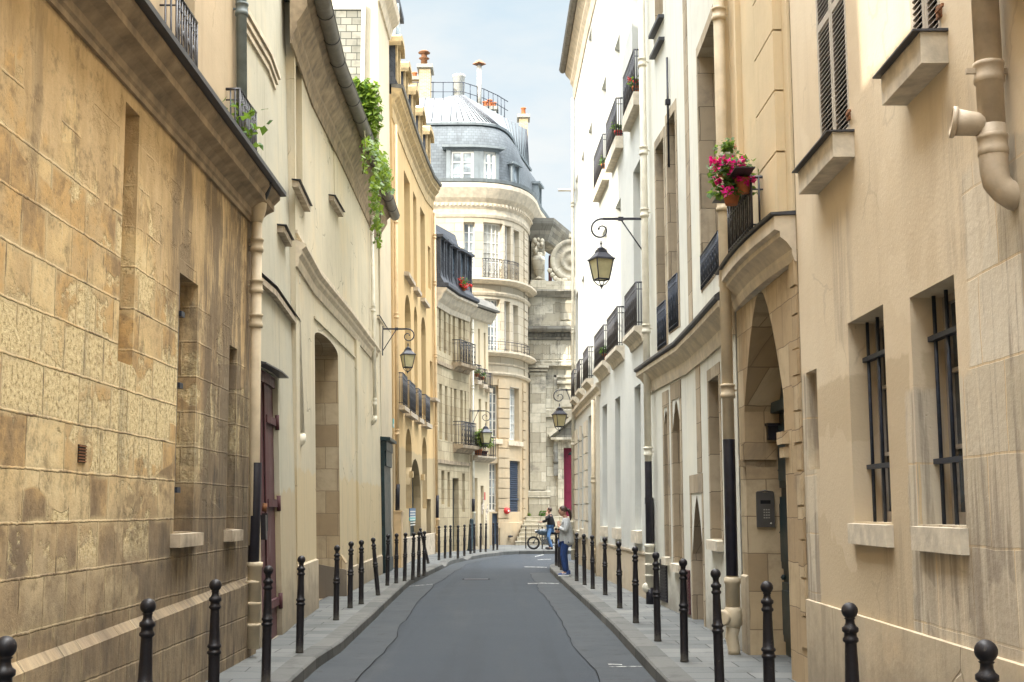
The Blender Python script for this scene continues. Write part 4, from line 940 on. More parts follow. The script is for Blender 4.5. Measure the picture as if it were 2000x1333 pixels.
pipe(P4, b5, up, P4.pick(765, 1000, .1)[1], cz4-.9, .1, .055, 'pipey', [P4.pick(765, y, .1)[1] for y in (610, 845, 420)], sleeve=(P4.pick(766, 1000, .1)[1], P4.pick(766, 945, .1)[1]))
mb = MB().mat(M['pipey']); za_, zb_ = P4.pick(768, 1080)[1], P4.pick(768, 1001)[1]; ua = P4.pick(761.5, 1040, .1)[0]; mb.wbox(P4, max(.02, up-.25), up+.35, .14, zb_, 0, .22); mb.wbox(P4, max(.0, up-.29), up+.39, zb_, zb_+.05, 0, .25); mb.build('pipe_box', b5)
mb = MB().mat(M['turq']); u, z_ = P4.pick(768.5, 827, .17); mb.wbox(P4, u-.12, u+.12, z_-.12, z_+.12, .16, .175); mb.mat(M['white']); mb.wbox(P4, u-.09, u+.09, z_-.09, z_-.02, .176, .179); mb.build('notice_plate', b5)
up = P4.len-.25
pipe(P4, b5, up, .5, cz4-.9, .1, .055, 'pipey', [P4.pick(852, y, .1)[1] for y in (560, 700, 835, 470)], sleeve=(P4.pick(848, 1012, .1)[1], P4.pick(848, 968, .1)[1]), foot=(.2, P4.pick(848, 1014, .1)[1]))
r = P4.rect(799, 810, 993, 1018); mb = MB().mat(M['signblue']); mb.wbox(P4, r[0], r[1], r[2]+.12, r[3], 0, .03); mb.mat(M['white'])
for i in range(6): mb.wbox(P4, r[0]+.06, r[1]-.06-.1*(i % 2), r[3]-.12-.085*i, r[3]-.09-.085*i, .03, .033)
mb.mat(M['turq']); mb.wbox(P4, r[0], r[1], r[2], r[2]+.11, 0, .029); mb.build('history_plaque', b5)
mb = MB().mat(M['ledge']); z1 = P4.pick(800, 893)[1]; mb.wbox(P4, 1.2, P4.len, -.1, .9, 0, .03, .02); mb.build('plinth', b5)

# ---- L5 and L6 cream houses with dark mansard
P5 = Path([(-2.80, 46.02), (-2.42, 47.9), (-1.70, 49.95)], 1, .008)
b6 = thing('ashlar_house', (-2.8, 46.1, .14), 'cream ashlar house curving inwards, with a dark slate mansard, beside the yellow building', 'building')
cz5 = P5.pick(912, 595)[1]
hs = []; wk = []
cols = [(857, 861.6), (866.6, 871), (876, 880), (884, 889), (895.5, 901), (905, 908)]
f1 = (P5.pick(895.5, 712)[1], P5.pick(895.5, 606)[1]); f2 = (P5.pick(899, 870)[1], P5.pick(899, 762)[1])
for i, (a, b) in enumerate(cols):
    ua, ub = P5.pick(a, 650)[0], P5.pick(b, 650)[0]
    hs.append(rpoly((ua, ub, f1[0]+(.25 if i < 3 else 0), f1[1]))); wk.append(((ua, ub, f1[0]+(.25 if i < 3 else 0), f1[1]), 'glass'))
for i, (a, b) in enumerate([(858, 863.5), (869, 874), (880, 883.5), (887, 892), (899, 904), (907.5, 910.5)]):
    ua, ub = P5.pick(a, 820)[0], P5.pick(b, 820)[0]; k = (ua, ub, f2[0]+(.1 if i < 3 else 0), f2[1]); hs.append(rpoly(k)); wk.append((k, 'glass'))
r0 = (P5.pick(884, 1000)[0], P5.pick(896, 1000)[0], .14, P5.pick(884, 934)[1]); hs.append(rpoly(r0)); wk.append((r0, 'door'))
for a, b, yt, yb in ((862, 868, 919, 985), (874, 879, 922, 990), (903, 908, 925, 1000)):
    r = P5.rect(a, b, yt, yb); hs.append(rpoly(r)); wk.append((r, 'glass'))
mb = MB(); wallmesh(mb, P5, 0, P5.len, -.1, cz5, hs, .25, M['l5'], None, body=6); mb.build('wall', b6)
for r, k in wk:
    if k == 'door': panel(P5, b6, r, .22, M['dgreen'], 'door')
    else: win(P5, b6, r, .22, rows=4)
railing(P5, b6, P5.pick(884, 700)[0]-.05, P5.pick(897, 700)[0]+.1, f1[0], .9, .35, 'iron', .13); railing(P5, b6, P5.pick(903, 700)[0]-.15, P5.pick(910, 700)[0]+.15, f1[0], .9, .35, 'iron', .13)
railing(P5, b6, P5.pick(887, 860)[0]-.1, P5.pick(903, 860)[0]+.1, f2[0], .9, .35, 'iron', .13); railing(P5, b6, P5.pick(907, 860)[0]-.15, P5.len-.15, f2[0], .9, .35, 'iron', .13)
for a, b, z in ((884, 897, f1[0]), (903, 910, f1[0]), (887, 903, f2[0]), (907, 915, f2[0])):
    mb = MB().mat(M['mould']); ua, ub = P5.pick(a, 780)[0]-.1, P5.pick(b, 780)[0]+.12; mb.band(P5, ua, ub, [(0, z-.32), (.08, z-.3), (.2, z-.18), (.4, z-.13), (.42, z-.01), (0, z-.005)]); mb.build('balcony_slab', b6)
mb = MB().mat(M['mould'])
zz = P5.pick(856, 708)[1]; mb.wbox(P5, 0, P5.len, zz-.07, zz+.07, 0, .06); mb.build('string_course', b6)
mb = MB().mat(M['mould']); zz = P5.pick(870, 903)[1]; mb.wbox(P5, 0, P5.len, zz-.07, zz+.07, 0, .06); mb.build('string_course', b6)
mb = MB().mat(M['mould_w']); z = cz5; mb.band(P5, 0, P5.len, [(0, z-.7), (.04, z-.7), (.08, z-.5), (.2, z-.35), (.3, z-.15), (.4, z-.08), (.4, z+.02), (0, z+.05)]); mb.build('cornice', b6)
mb = MB().mat(M['slated']); mb.band(P5, 0.01, P5.len-.01, [(.36, z+.06), (.48, z+.08), (.48, z+.2), (.30, z+.22), (.15, z+.5), (-.6, z+3.0), (-3, z+3.5), (-5.5, z+.06)]); mb.build('roof', b6)
for a, b, yt in ((851, 856, 390), (864, 871, 430), (877, 884, 455), (889, 897, 475)):
    pass
for uc in (.35, 1.25, 2.15, 3.05, 3.75):
    mb = MB().mat(M['slated']); w = .30; zz = z+.25; mb.wbox(P5, uc-w, uc-w+.08, zz, zz+1.75, -.9, .16); mb.wbox(P5, uc+w-.08, uc+w, zz, zz+1.75, -.9, .16); mb.wbox(P5, uc-w-.06, uc+w+.06, zz+1.75, zz+1.9, -1.0, .26, .05); mb.wbox(P5, uc-w+.08, uc+w-.08, zz, zz+.2, -.9, .14)
    dm = mb.build('dormer', b6); g_ = MB().mat(M['glass']); g_.wbox(P5, uc-w+.06, uc+w-.06, zz+.2, zz+1.76, -.6, .05); g_.build('dormer_window', dm)
P6 = Path([(-1.70, 49.98), (-.93, 51.7)], 1, .010)
b7 = thing('corner_house', (-1.7, 50, .14), 'pale cream narrow corner house with window boxes, last on the left before the church street', 'building')
cz6 = P6.pick(958, 615)[1]; hs = []; wk = []
for a, b, yt, yb in ((917.5, 922.5, 630, 730), (932, 935.5, 642, 735), (943, 946.5, 650, 745), (920.5, 925, 771, 866), (933, 938, 779, 868), (946, 950, 785, 870), (925, 931, 934, 1068), (937, 943, 949, 1066)):
    try: r = P6.rect(a+2, b+2, yt, yb)
    except Exception: continue
    r = (max(.05, r[0]), r[1], max(.14, r[2]), r[3])
    if r[1] > P6.len-.08 or r[1]-r[0] < .05: continue
    hs.append(rpoly(r)); wk.append(r)
mb = MB(); wallmesh(mb, P6, 0, P6.len, -.1, cz6, hs, .22, M['l6'], None, body=5); mb.build('wall', b7)
for i, r in enumerate(wk):
    win(P6, b7, r, .2, rows=4)
mb = MB().mat(M['mould_w']); z = cz6; mb.band(P6, -.05, P6.len+.25, [(0, z-.45), (.08, z-.4), (.2, z-.2), (.3, z-.05), (.3, z), (0, z+.02)]); mb.build('cornice', b7)
mb = MB().mat(M['gut']); mb.band(P6, -.05, P6.len+.28, [(.1, z+.03), (.42, z+.03), (.44, z+.12), (.1, z+.5), (-2.5, z+1.6), (-5, z+.03)]); mb.build('roof', b7)
up = P6.pick(922, 700, .1)[0]
pipe(P6, b7, .15, .3, cz6-.5, .1, .055, 'pipew', [P6.pick(922, y, .1)[1] for y in (650, 760, 860)], sleeve=(P6.pick(922, 1000, .1)[1], P6.pick(922, 975, .1)[1]), foot=(.2, P6.pick(922, 1000, .1)[1]))
for a, b, y in ((923, 931, 742), (934, 943, 750), (946, 953, 758)):
    ua, z = P6.pick(a+1, y); ub = P6.pick(b+1, y)[0]; ub = min(ub, P6.len-.02); sill(P6, b7, ua, ub, z, .18, .22, 'ledge'); railing(P6, b7, ua, ub, z, .62, .18, 'iron', .13, orn=False)
ua, z = P6.pick(925, 893); mb = MB().mat(M['ledge']); mb.band(P6, .1, P6.len, [(0, z-.2), (.15, z-.15), (.35, z-.02), (.35, z+.05), (0, z+.06)]); mb.build('balcony_slab', b7)
railing(P6, b7, .25, P6.len, z+.06, .8, .3, 'iron', .16, orn=False)

q0 = P5.pick(903, 1050)[0]; q = P5.at(min(q0, P5.len-.3), 0, .32)
mb = MB().mat(M['dgreen']); mb.lathe([(.12, 0), (.12, .05), (.10, .08), (.10, .95), (.085, .97), (.085, 1.2), (.07, 1.24), (0, 1.26)], (0, 0, 0), 10); po = tag(mb.build('utility_post', org=Vector()), 'dark teal round-topped utility post against the ashlar house wall', 'post'); po.location = (q.x, q.y, .14); po.rotation_euler = (0, radians(3), 0)
mb = MB(); rn = random.Random(3)
for k in range(5): u_ = P6.len-.75+k*.13; z_ = 1.2+rn.random()*1.5; mb.mat(M['red' if k == 2 else 'poster']); mb.wbox(P6, u_, u_+.11, z_, z_+rn.uniform(.3, .6), .002, .006+.001*k)
mb.build('torn_posters', b7)
# ---- round corner building in the centre
PR = Path([(-9, 56.9), (-3, 56.6), (-1.9, 56.6), (-1.3, 56.68), (-.8, 56.85), (-.35, 57.12), (0, 57.5), (.30, 58.05), (.52, 58.7), (.72, 59.6), (.95, 61.5), (1.75, 65.5)], 1, 0)
b8 = thing('round_building', (-1, 57, .14), 'round-fronted pale limestone corner building with tall windows and a grey slate and zinc dome roof', 'building')
zcor = zY(413, 57); ztop = zY(367, 57)
hs = []; wk = []
def addr(xa, xb, yt, yb, kind='glass'):
    r = PR.rect(xa, xb, yt, yb); hs.append(rpoly(r)); wk.append((r, kind)); return r
for xa, xb, yt, yb in ((905, 927, 434, 545), (944, 982, 434, 548), (986, 998, 440, 550), (1003, 1014, 448, 558), (946, 977, 583, 690), (985, 996, 588, 693), (1002, 1012, 595, 700), (956, 975, 752, 856), (994, 1014, 756, 860), (956, 973, 905, 1000)):
    addr(xa, xb, yt, yb)
addr(995, 1016, 900, 1000, 'shut'); addr(1001, 1009, 1031, 1052, 'dark'); addr(961, 973, 1003, 1064, 'panel')
zst = zY(733, 57)
up = [h for h in hs if h[2][1] > zst+.3]; lo = [h for h in hs if h[2][1] <= zst+.3]
mb = MB(); wallmesh(mb, PR, 0, PR.len, zst, ztop, up, .35, M['rb'], None, body=0); wallmesh(mb, PR, 0, PR.len, -.1, zst, lo, .35, M['rblow'], None, body=0); mb.build('wall', b8)
for r, k in wk:
    wd = (r[1]-r[0]) > .7
    if k == 'glass': win(PR, b8, r, .3, rows=6 if r[3]-r[2] > 2.2 else 4, cols=4 if wd else 2, gm='curtain' if r[2] > 9 and r[0] > 7.5 else 'glassl', fw=.06)
    elif k == 'dark': panel(PR, b8, r, .3, M['dark'], 'cellar_opening')
    elif k == 'panel': panel(PR, b8, r, .12, M['blueshut'], 'door')
    else:
        o = panel(PR, b8, r, .15, M['blueshut'], 'shutter'); mb = MB().mat(M['blueshut'])
        for i in range(24): zz = r[2]+(r[3]-r[2])*i/24; mb.wbox(PR, r[0]+.04, r[1]-.04, zz, zz+.05, -.14, -.10, .03)
        mb.wbox(PR, r[0], r[1], r[2]+.55, r[2]+.62, -.14, -.08); mb.build('louvres', o)
ust, ue = 5.5, PR.len
def bandR(y0, y1, d, m='mould_w', name='string_course', u0=5.0):
    za, zb = zY(y1, 57), zY(y0, 57); mb = MB().mat(M[m]); mb.band(PR, u0, ue, [(0, za), (d*.5, za), (d, za+(zb-za)*.6), (d, zb), (0, zb+.02)]); return mb.build(name, b8)
mb = MB().mat(M['mould_w']); z = ztop
mb.band(PR, 0, ue, [(0, zcor-.3), (.06, zcor-.3), (.08, zcor), (.16, zcor+.12), (.16, zcor+.30), (.32, zcor+.5), (.42, zcor+.72), (.52, zcor+.95), (.52, ztop+.0), (.40, ztop+.06), (0, ztop+.08)]); k = int(PR.len/.2)
for i in range(k): u = .2*i+.1; mb.wbox(PR, u, u+.10, zcor+.15, zcor+.28, .161, .22)
mb.build('cornice', b8)
bandR(548, 557, .45, name='balcony_slab'); bandR(572, 579, .12); bandR(688, 697, .40, name='balcony_slab'); bandR(710, 713, .05); bandR(728, 734, .12); bandR(420, 428, .08); bandR(596, 598, .04, u0=12)
for y in (563, 567): pass
for ua in (PR.pick(984, 900)[0], PR.pick(1023, 900)[0]):      # quoins with deep joints
    mb = MB().mat(M['rblow'])
    for i in range(18):
        z = .9+.46*i
        if z < zst-.4: mb.wbox(PR, ua-.32, ua+.32, z, z+.42, 0, .07)
    mb.build('quoins', b8)
mb = MB().mat(M['rb'])
for i in range(19):
    z = zst+.15+.40*i; ua = PR.pick(1025, 600)[0]
    if z < zcor-.8: mb.wbox(PR, ua-.30, ua+.45, z, z+.36, 0, .06)
mb.build('quoins', b8)
mb = MB().mat(M['rblow']); mb.wbox(PR, PR.pick(975, 1040)[0], ue, -.05, zY(1020, 57), 0, .09, .03); mb.build('plinth', b8)
for xa, xb, y in ((990, 1018, 861), (952, 979, 858)): ua, z = PR.pick(xa, y); ub = PR.pick(xb, y)[0]; sill(PR, b8, ua, ub, z, .22, .12, 'mould_w')
ua = PR.pick(940, 530)[0]; z = zY(548, 57)
for xa, xb in ((943, 982), (986, 999), (1002, 1016)): railing(PR, b8, PR.pick(xa, 545, .2)[0], PR.pick(xb, 545, .2)[0], z+.02, .95, .12, 'iron', .13)
railing(PR, b8, PR.pick(942, 685)[0], PR.pick(1020, 700)[0], zY(688, 57)+.02, .42, .36, 'iron', .3, orn=False)
# roof: slate mansard, zinc cone
st = PR.stations(0, PR.len, .5); mb = MB().mat(M['slate']); mb.smooth = True
prof = [(.1, ztop+.08), (-.02, ztop+.5), (-.18, ztop+1.7), (-.45, ztop+2.7), (-.85, ztop+3.3)]
for a, b in zip(st, st[1:]):
    for i in range(len(prof)-1):
        (d0, z0), (d1, z1) = prof[i], prof[i+1]; mb.face([PR.at(a, z0, d0), PR.at(b, z0, d0), PR.at(b, z1, d1), PR.at(a, z1, d1)], [(a, z0), (b, z0), (b, z1), (a, z1)])
rf = mb.build('roof', b8)
mb = MB().mat(M['zinc']); rg = []; zr = zY(178, 58.5)
for u in st:
    f = u/PR.len; q = PR.at(u, 0, -.85)
    if u < 6: rg.append(Vector((q.x, 59.6, zr)))
    elif q.x < .0: rg.append(Vector((max(-3.3, min(-2.4, q.x*.3-2.1)) if q.x > -3.3 else q.x, 59.2, zr)))
    else: t = min(1, (q.y-57)/7); rg.append(Vector((-2.3+3.1*t, 59.2+6*t, zr+.15*t)))
for (a, b), (ra, rb) in zip(zip(st, st[1:]), zip(rg, rg[1:])):
    A, B = PR.at(a, ztop+3.32, -.83), PR.at(b, ztop+3.32, -.83); mb.face([A, B, rb, ra], [(a, 0), (b, 0), (b, 3), (a, 3)] if (rb-ra).length > 1e-4 else [(a, 0), (b, 0), (b, 3), (a, 3)])
    mb.face([ra, rb, rb+Vector((-1, 5, -5)), ra+Vector((-1, 5, -5))])
zc_ = mb.build('zinc_cone', rf)
mb = MB().mat(M['lead'])
for i, u in enumerate(st):
    A = PR.at(u, ztop+3.34, -.83); R_ = rg[i]; mb.tube([A, R_+Vector((0, 0, .02))], .03, 4)
mb.build('standing_seams', zc_)
mb = MB().mat(M['zinc']); mb.band(PR, 0, PR.len, [(-.9, ztop+3.25), (-.68, ztop+3.2), (-.66, ztop+3.32), (-.9, ztop+3.42)]); mb.band(PR, 0, PR.len, [(.1, ztop+.06), (.5, ztop+.07), (.55, ztop+.22), (.1, ztop+.3)]); mb.build('lead_flashing', rf)
# double dormer
ua, ub = PR.pick(872, 330)[0], PR.pick(972, 330)[0]; z0 = zY(362, 57); z1 = zY(296, 57)
mb = MB().mat(M['zinc'])
um = (PR.pick(930, 330)[0]); w1 = (PR.pick(880, 330)[0], PR.pick(925, 330)[0]); w2 = (PR.pick(943, 330)[0], PR.pick(966, 330)[0])
for a, b in ((ua, w1[0]), (w1[1], w2[0]), (w2[1], ub)): mb.wbox(PR, a, b, z0-.1, z1, -1.4, .16)
mb.wbox(PR, ua, ub, z0-.32, z0-.1, -1.3, .18); mb.wbox(PR, ua, ub, z1-.12, z1+.0, -1.4, .17); mb.wbox(PR, ua-.2, ub+.2, z1+.002, z1+.16, -1.7, .36, .05); dm = mb.build('dormer', b8)
for w in (w1, w2):
    o = win(PR, dm, (w[0]+.03, w[1]-.03, z0-.08, z1-.14), -.02, rows=3, cols=2, gm='glassl', name='dormer_window', fw=.09)
for xa, xb, yt, yb in ((1000, 1010, 322, 385), (1048, 1054, 360, 400)):
    r = PR.rect(xa, xb, yt, yb); mb = MB().mat(M['zinc']); a, b = r[0], r[1]; mb.wbox(PR, a-.1, a, r[2], r[3], -1.3, .1); mb.wbox(PR, b, b+.1, r[2], r[3], -1.3, .1); mb.wbox(PR, a-.18, b+.18, r[3], r[3]+.15, -1.4, .22, .04); mb.wbox(PR, a, b, r[2]-.1, r[2]+.06, -1.2, .1)
    dm = mb.build('dormer', b8); g_ = MB().mat(M['glassl']); g_.wbox(PR, a, b, r[2], r[3], -.6, .0); g_.build('dormer_window', dm)
# chimneys, flues and the roof railing
def px(x, y, Y): return atY(x, y, Y)
def chim(name, x0, x1, yt, yb, Y, dep, mat, capm='concrete', label=None, pots=(), cap=.12, parent=None, potm='terra'):
    a, b = px(x0, yt, Y), px(x1, yb, Y); mb = MB().mat(M[mat]); mb.box((a.x, Y, b.z-1.5), (b.x, Y+dep, a.z)); o = mb.build(name, parent)
    mb = MB().mat(M[capm]); mb.box((a.x-cap, Y-cap, a.z+.001), (b.x+cap, Y+dep+cap, a.z+.18)); mb.build('chimney_cap', o)
    for i, (p, h) in enumerate(pots):
        xx = a.x+(b.x-a.x)*p; mb = MB().mat(M[potm]); mb.lathe([(.14, 0), (.13, .05), (.11, h-.08), (.15, h-.05), (.15, h)], (xx, Y+dep*.5, a.z+.18), 10); mb.build('chimney_pot', o)
    return o
ch = chim('chimney', 819, 840, 133, 205, 60.0, 1.0, 'brick', parent=b8)
a = px(828, 128, 60.4); mb = MB().mat(M['rust']); mb.lathe([(.18, 0), (.16, .45), (.28, .5), (.16, .55), (.14, .75), (.32, .8), (.2, .9), (.0, .95)], (a.x, 60.5, px(828, 133, 60).z+.18), 10); mb.build('chimney_cowl', ch)
chim('chimney', 784, 818, 157, 205, 61, 1.0, 'brick', parent=b8, pots=((.25, .55), (.7, .4)))
o = MB().mat(M['white']); a = px(896, 185, 61.5); o.lathe([(.30, -.6), (.30, .9), (.34, .92), (.34, 1.02), (.2, 1.05)], a, 12); o.build('round_stack', b8)
a, b = px(936, 210, 61), px(936, 130, 61); mb = MB().mat(M['flue']); mb.tube([a-Vector((0, 0, .8)), b], .13, 10); mb.tube([b, b+Vector((0, 0, .1))], .10, 8)
mb.mat(M['rust']); mb.lathe([(.36, 0), (.34, .04), (.12, .22), (0, .24)], b+Vector((0, 0, .1)), 4); mb.build('metal_flue', b8)
chim('chimney', 943, 969, 215, 245, 63, 1.1, 'white', parent=b8, pots=((.15, .45), (.5, .55), (.82, .4)))
chim('chimney', 1014, 1031, 230, 285, 65.5, .8, 'brick', parent=b8, pots=((.5, .5),))
mb = MB().mat(M['ironb']); R0 = [px(800, 150, 60.2), px(846, 150, 60.2), px(905, 165, 60.2), px(945, 198, 61.2), px(972, 228, 62.2), px(992, 252, 63.2)]
R0 = [Vector((p.x, p.y, zr+1.05)) for p in R0]
mb.tube(R0, .025, 5); mb.tube([p-Vector((0, 0, .5)) for p in R0], .02, 5)
for a, b in zip(R0, R0[1:]):
    for i in range(3): p = a.lerp(b, i/3); mb.tube([p, p-Vector((0, 0, 1.2))], .022, 5)
mb.build('roof_railing', b8)
u, z = PR.pick(987, 998); mb = MB().mat(M['red']); q = PR.at(u, z, .10); nn, t = PR.frame(u); mb.lathe([(.15, -.05), (.16, 0), (.13, .1), (.06, .13)], q, 14, axis=nn); mb.mat(M['white']); mb.lathe([(.05, .131), (.05, .14)], q, 8, axis=nn); mb.build('alarm_bell', b8)
u, z = PR.pick(991, 1048); mb = MB().mat(M['iron']); q = PR.at(u, z, .1); mb.tube([q, q+nn*.15], .05, 8); mb.tube([q+nn*.12-t.to_3d()*.12, q+nn*.12+t.to_3d()*.12], .04, 8); mb.build('hydrant_valve', b8)

# ---- church at the end of the street
b9 = thing('church', (2, 60.5, .14), 'soot-streaked limestone church front with pilasters, volute, pediment and crimson door, behind the stairs', 'church')
Yc = 60.6; PC = Path([(.80, Yc), (9, Yc)], 1, 0)
def Z(y): return zY(y, Yc)
def U(x, y=800): return xY(x, y, Yc)-.80
fl = Z(1009)
rdoor = (U(1101, 940), U(1101, 940)+1.75, fl, Z(875))
mb = MB(); wallmesh(mb, PC, 0, 8.2, -.1, Z(640), [rpoly(rdoor)], .35, M['church'], None, body=8); mb.build('wall', b9)
mb = MB().mat(M['magenta']); mb.wbox(PC, rdoor[0]-.02, rdoor[1]+.02, rdoor[2]-.02, rdoor[3]+.02, -.38, -.28)
for i in range(2):
    ua = rdoor[0]+.12+i*.85
    for z0, z1 in ((.15, .85), (1.0, 1.9), (2.05, 2.6)): mb.wbox(PC, ua, ua+.66, fl+z0*1.2, fl+z1*1.2, -.28, -.25); mb.wbox(PC, ua+.1, ua+.56, fl+z0*1.2+.12, fl+z1*1.2-.12, -.25, -.235)
dr = mb.build('door', b9)
mb = MB().mat(M['glass']); uc = rdoor[0]+.45; mb.lathe([(.26, 0), (.24, .03), (0, .035)], PC.at(uc, Z(892), -.27), 16, axis=(0, -1, 0)); mb.build('oval_window', dr)
mb = MB().mat(M['church'])
ju = rdoor[0]; mb.wbox(PC, ju-.28, ju-.0, fl, rdoor[3], 0, .14); mb.wbox(PC, rdoor[1], rdoor[1]+.28, fl, rdoor[3], 0, .14); mb.wbox(PC, ju-.28, rdoor[1]+.28, rdoor[3], rdoor[3]+.26, 0, .141)
mb.wbox(PC, ju-.45, rdoor[1]+.45, rdoor[3]+.26, rdoor[3]+.38, 0, .25); mb.build('door_surround', b9)
mb = MB().mat(M['churchdark']); mb.wbox(PC, ju-.50, ju-.30, Z(930), rdoor[3]+.26, 0, .22); mb.lathe([(.12, 0), (.14, .1), (.08, .3), (.13, .5), (.1, .6)], PC.at(ju-.4, Z(905), .16), 8); mb.build('console', b9)
# pediment
ua, ub = U(1075, 858), U(1075, 858)+2*(rdoor[0]+.87-U(1075, 858)); zb_, zt_ = Z(860), Z(815); um = (ua+ub)/2
mb = MB().mat(M['church']); 
def slab(P2, d0, d1): 
    a = [PC.at(u, z, d0) for u, z in P2]; b = [PC.at(u, z, d1) for u, z in P2]; n = len(P2)
    for i in range(n): j = (i+1) % n; mb.face([a[i], a[j], b[j], b[i]], [(P2[i][0], P2[i][1]+d0), (P2[j][0], P2[j][1]+d0), (P2[j][0], P2[j][1]+d1), (P2[i][0], P2[i][1]+d1)])
    mb.face(b, P2); mb.face(a[::-1], P2[::-1])
slab([(ua, zb_), (ub, zb_), (ub, zb_+.12), (ua, zb_+.12)], 0, .42)
slab([(ua-.05, zb_+.12), (um, zt_+.25), (um, zt_+.45), (ua-.12, zb_+.28)], 0, .46); slab([(um, zt_+.25), (ub+.05, zb_+.12), (ub+.12, zb_+.28), (um, zt_+.45)], 0, .461); mb.build('pediment', b9)
mb = MB().mat(M['churchdark']); slab([(ua+.2, zb_+.14), (ub-.2, zb_+.14), (um, zt_+.15)], 0, .12); mb.build('tympanum', b9)
mb = MB().mat(M['church'])
# big pilaster
p0, p1 = U(1035, 850), U(1066, 850)
mb.wbox(PC, p0, p1, Z(957), Z(735), 0, .28); mb.wbox(PC, p0-.1, p1+.22, fl, Z(1000), 0, .5); mb.wbox(PC, p0-.06, p1+.15, Z(1000), Z(972), 0, .42, .02); mb.wbox(PC, p0-.1, p1+.2, Z(972), Z(957), 0, .48, .1)
pl = mb.build('pilaster', b9)
mb = MB().mat(M['church']); mb.wbox(PC, p0-.03, p1+.04, Z(735), Z(729), 0, .32); mb.wbox(PC, p0-.08, p1+.1, Z(727), Z(721), 0, .38, .04); mb.wbox(PC, p0-.12, p1+.16, Z(721), Z(716), 0, .44); mb.build('capital', pl)
mb = MB().mat(M['church']); mb.wbox(PC, 0, 8.2, Z(716), Z(705), 0, .30); mb.wbox(PC, 0, 8.2, Z(704), Z(666), 0, .20)
for x in range(1042, 1130, 21):
    u = U(x, 685)
    for q in (0, .13, .26): mb.wbox(PC, u+q, u+q+.09, Z(703), Z(668), .20, .26)
    mb.wbox(PC, u-.03, u+.38, Z(708), Z(705), .30, .34)
mb.build('frieze', b9)
mb = MB().mat(M['churchdark']); mb.band(PC, -.1, 8.2, [(0, Z(665)), (.25, Z(665)), (.28, Z(660)), (.28, Z(652)), (.62, Z(650)), (.7, Z(646)), (.7, Z(641)), (0, Z(640))])
for i in range(40): mb.wbox(PC, .05+.2*i, .15+.2*i, Z(659), Z(653), .281, .42)
mb.build('cornice', b9)
mb = MB(); wallmesh(mb, PC, 0, 8.2, Z(640), Z(553), [], .2, M['church'], None, body=8); 
mb.mat(M['church']); mb.wbox(PC, .05, .85, Z(638), Z(582), 0, .18); mb.wbox(PC, .85, 1.35, Z(638), Z(582), 0, .1); mb.wbox(PC, 1.6, 8, Z(625), Z(590), 0, .05); mb.wbox(PC, 0, 8.2, Z(640), Z(628), .0, .22, .04); mb.build('attic', b9)
mb = MB().mat(M['churchdark']); mb.band(PC, -.15, 8.2, [(0, Z(582)), (.2, Z(582)), (.3, Z(577)), (.5, Z(572)), (.5, Z(569)), (0, Z(567))]); mb.build('upper_cornice', b9)
# panel above the door
mb = MB().mat(M['church']); ua = U(1082, 760); za_, zb_ = Z(800), Z(733)
for (a, b, c, d) in ((ua, ua+.12, za_, zb_), (ua, ua+2.5, zb_-.12, zb_), (ua+2.4, ua+2.5, za_, zb_)): mb.wbox(PC, a, b, c, d, 0, .08)
mb.wbox(PC, U(1066, 810), 8, Z(815), Z(800), 0, .16, .05); mb.wbox(PC, ua+.25, ua+2.2, Z(795), Z(750), 0, .06); mb.wbox(PC, ua+.15, ua+2.3, Z(750), Z(744), 0, .18, .04); mb.build('relief_panel', b9)
# pedestal with flaming urn, pier and volute
mb = MB().mat(M['church']); mb.wbox(PC, U(1036, 560), U(1066, 560), Z(567), Z(549), -.5, .25); mb.wbox(PC, U(1038, 500), U(1064, 500), Z(549), Z(455), -1.2, -.25); mb.build('pier', b9)
mb = MB().mat(M['churchdark']); mb.band(Path([(xY(1038, 450, Yc)-.1, Yc+.2), (xY(1064, 450, Yc)+.15, Yc+.2), (xY(1064, 450, Yc)+1.2, Yc+3.5)], 1), 0, 4.2, [(0, Z(470)), (.08, Z(462)), (.22, Z(450)), (.38, Z(438)), (.42, Z(428)), (-.8, Z(424)), (-.8, Z(470))]); mb.build('pier_cornice', b9)
q = PC.at(U(1052, 520), Z(547), .0); H = Z(465)-Z(547); mb = MB().mat(M['church'])
mb.lathe([(.22, 0), (.24, .05), (.12, .13), (.11, .2), (.2, .3), (.30, .75), (.33, 1.0), (.30, 1.15), (.18, 1.25), (.2, 1.32), (.16, 1.4)], q, 14)
rnd = random.Random(4)
for i in range(16): mb.ball(q+Vector((rnd.uniform(-.22, .22), rnd.uniform(-.2, .1), 1.3+rnd.uniform(0, .75))), rnd.uniform(.07, .14), 6, (1, 1, 1.3))
mb.build('urn', b9)
cx = U(1118, 505); cz_ = Z(507); R = (U(1118, 505)-U(1075, 505)); mb = MB().mat(M['church'])
mb.lathe([(R, -.5), (R, .02), (R*.97, .06), (R*.80, .06), (R*.78, .02), (R*.56, .02), (R*.54, .08), (R*.40, .08), (R*.38, .03), (R*.2, .03), (R*.16, .1), (0, .12)], PC.at(cx, cz_, -.3), 48, axis=(0, -1, 0))
mb.build('volute', b9)
mb = MB().mat(M['church']); mb.wbox(PC, U(1066, 550), 8.2, Z(567), Z(550), -.6, .1); 
for i in range(7): mb.lathe([(.12, -.1), (.13, .03), (.06, .05)], PC.at(U(1078, 545)+i*.13-.1, Z(548-i*.2)+.55*max(0, 1-i*.24)**2, -.25), 8, axis=(0, -1, 0))
mb.wbox(PC, U(1112, 460), U(1118, 460), Z(462), Z(455), -.6, -.2); mb.build('scroll_base', b9)
mb = MB().mat(M['wine']); mb.box((xY(1072, 500, 63), 63, Z(565)), (xY(1078, 500, 63), 64, Z(480))); mb.build('red_downpipe', b9)
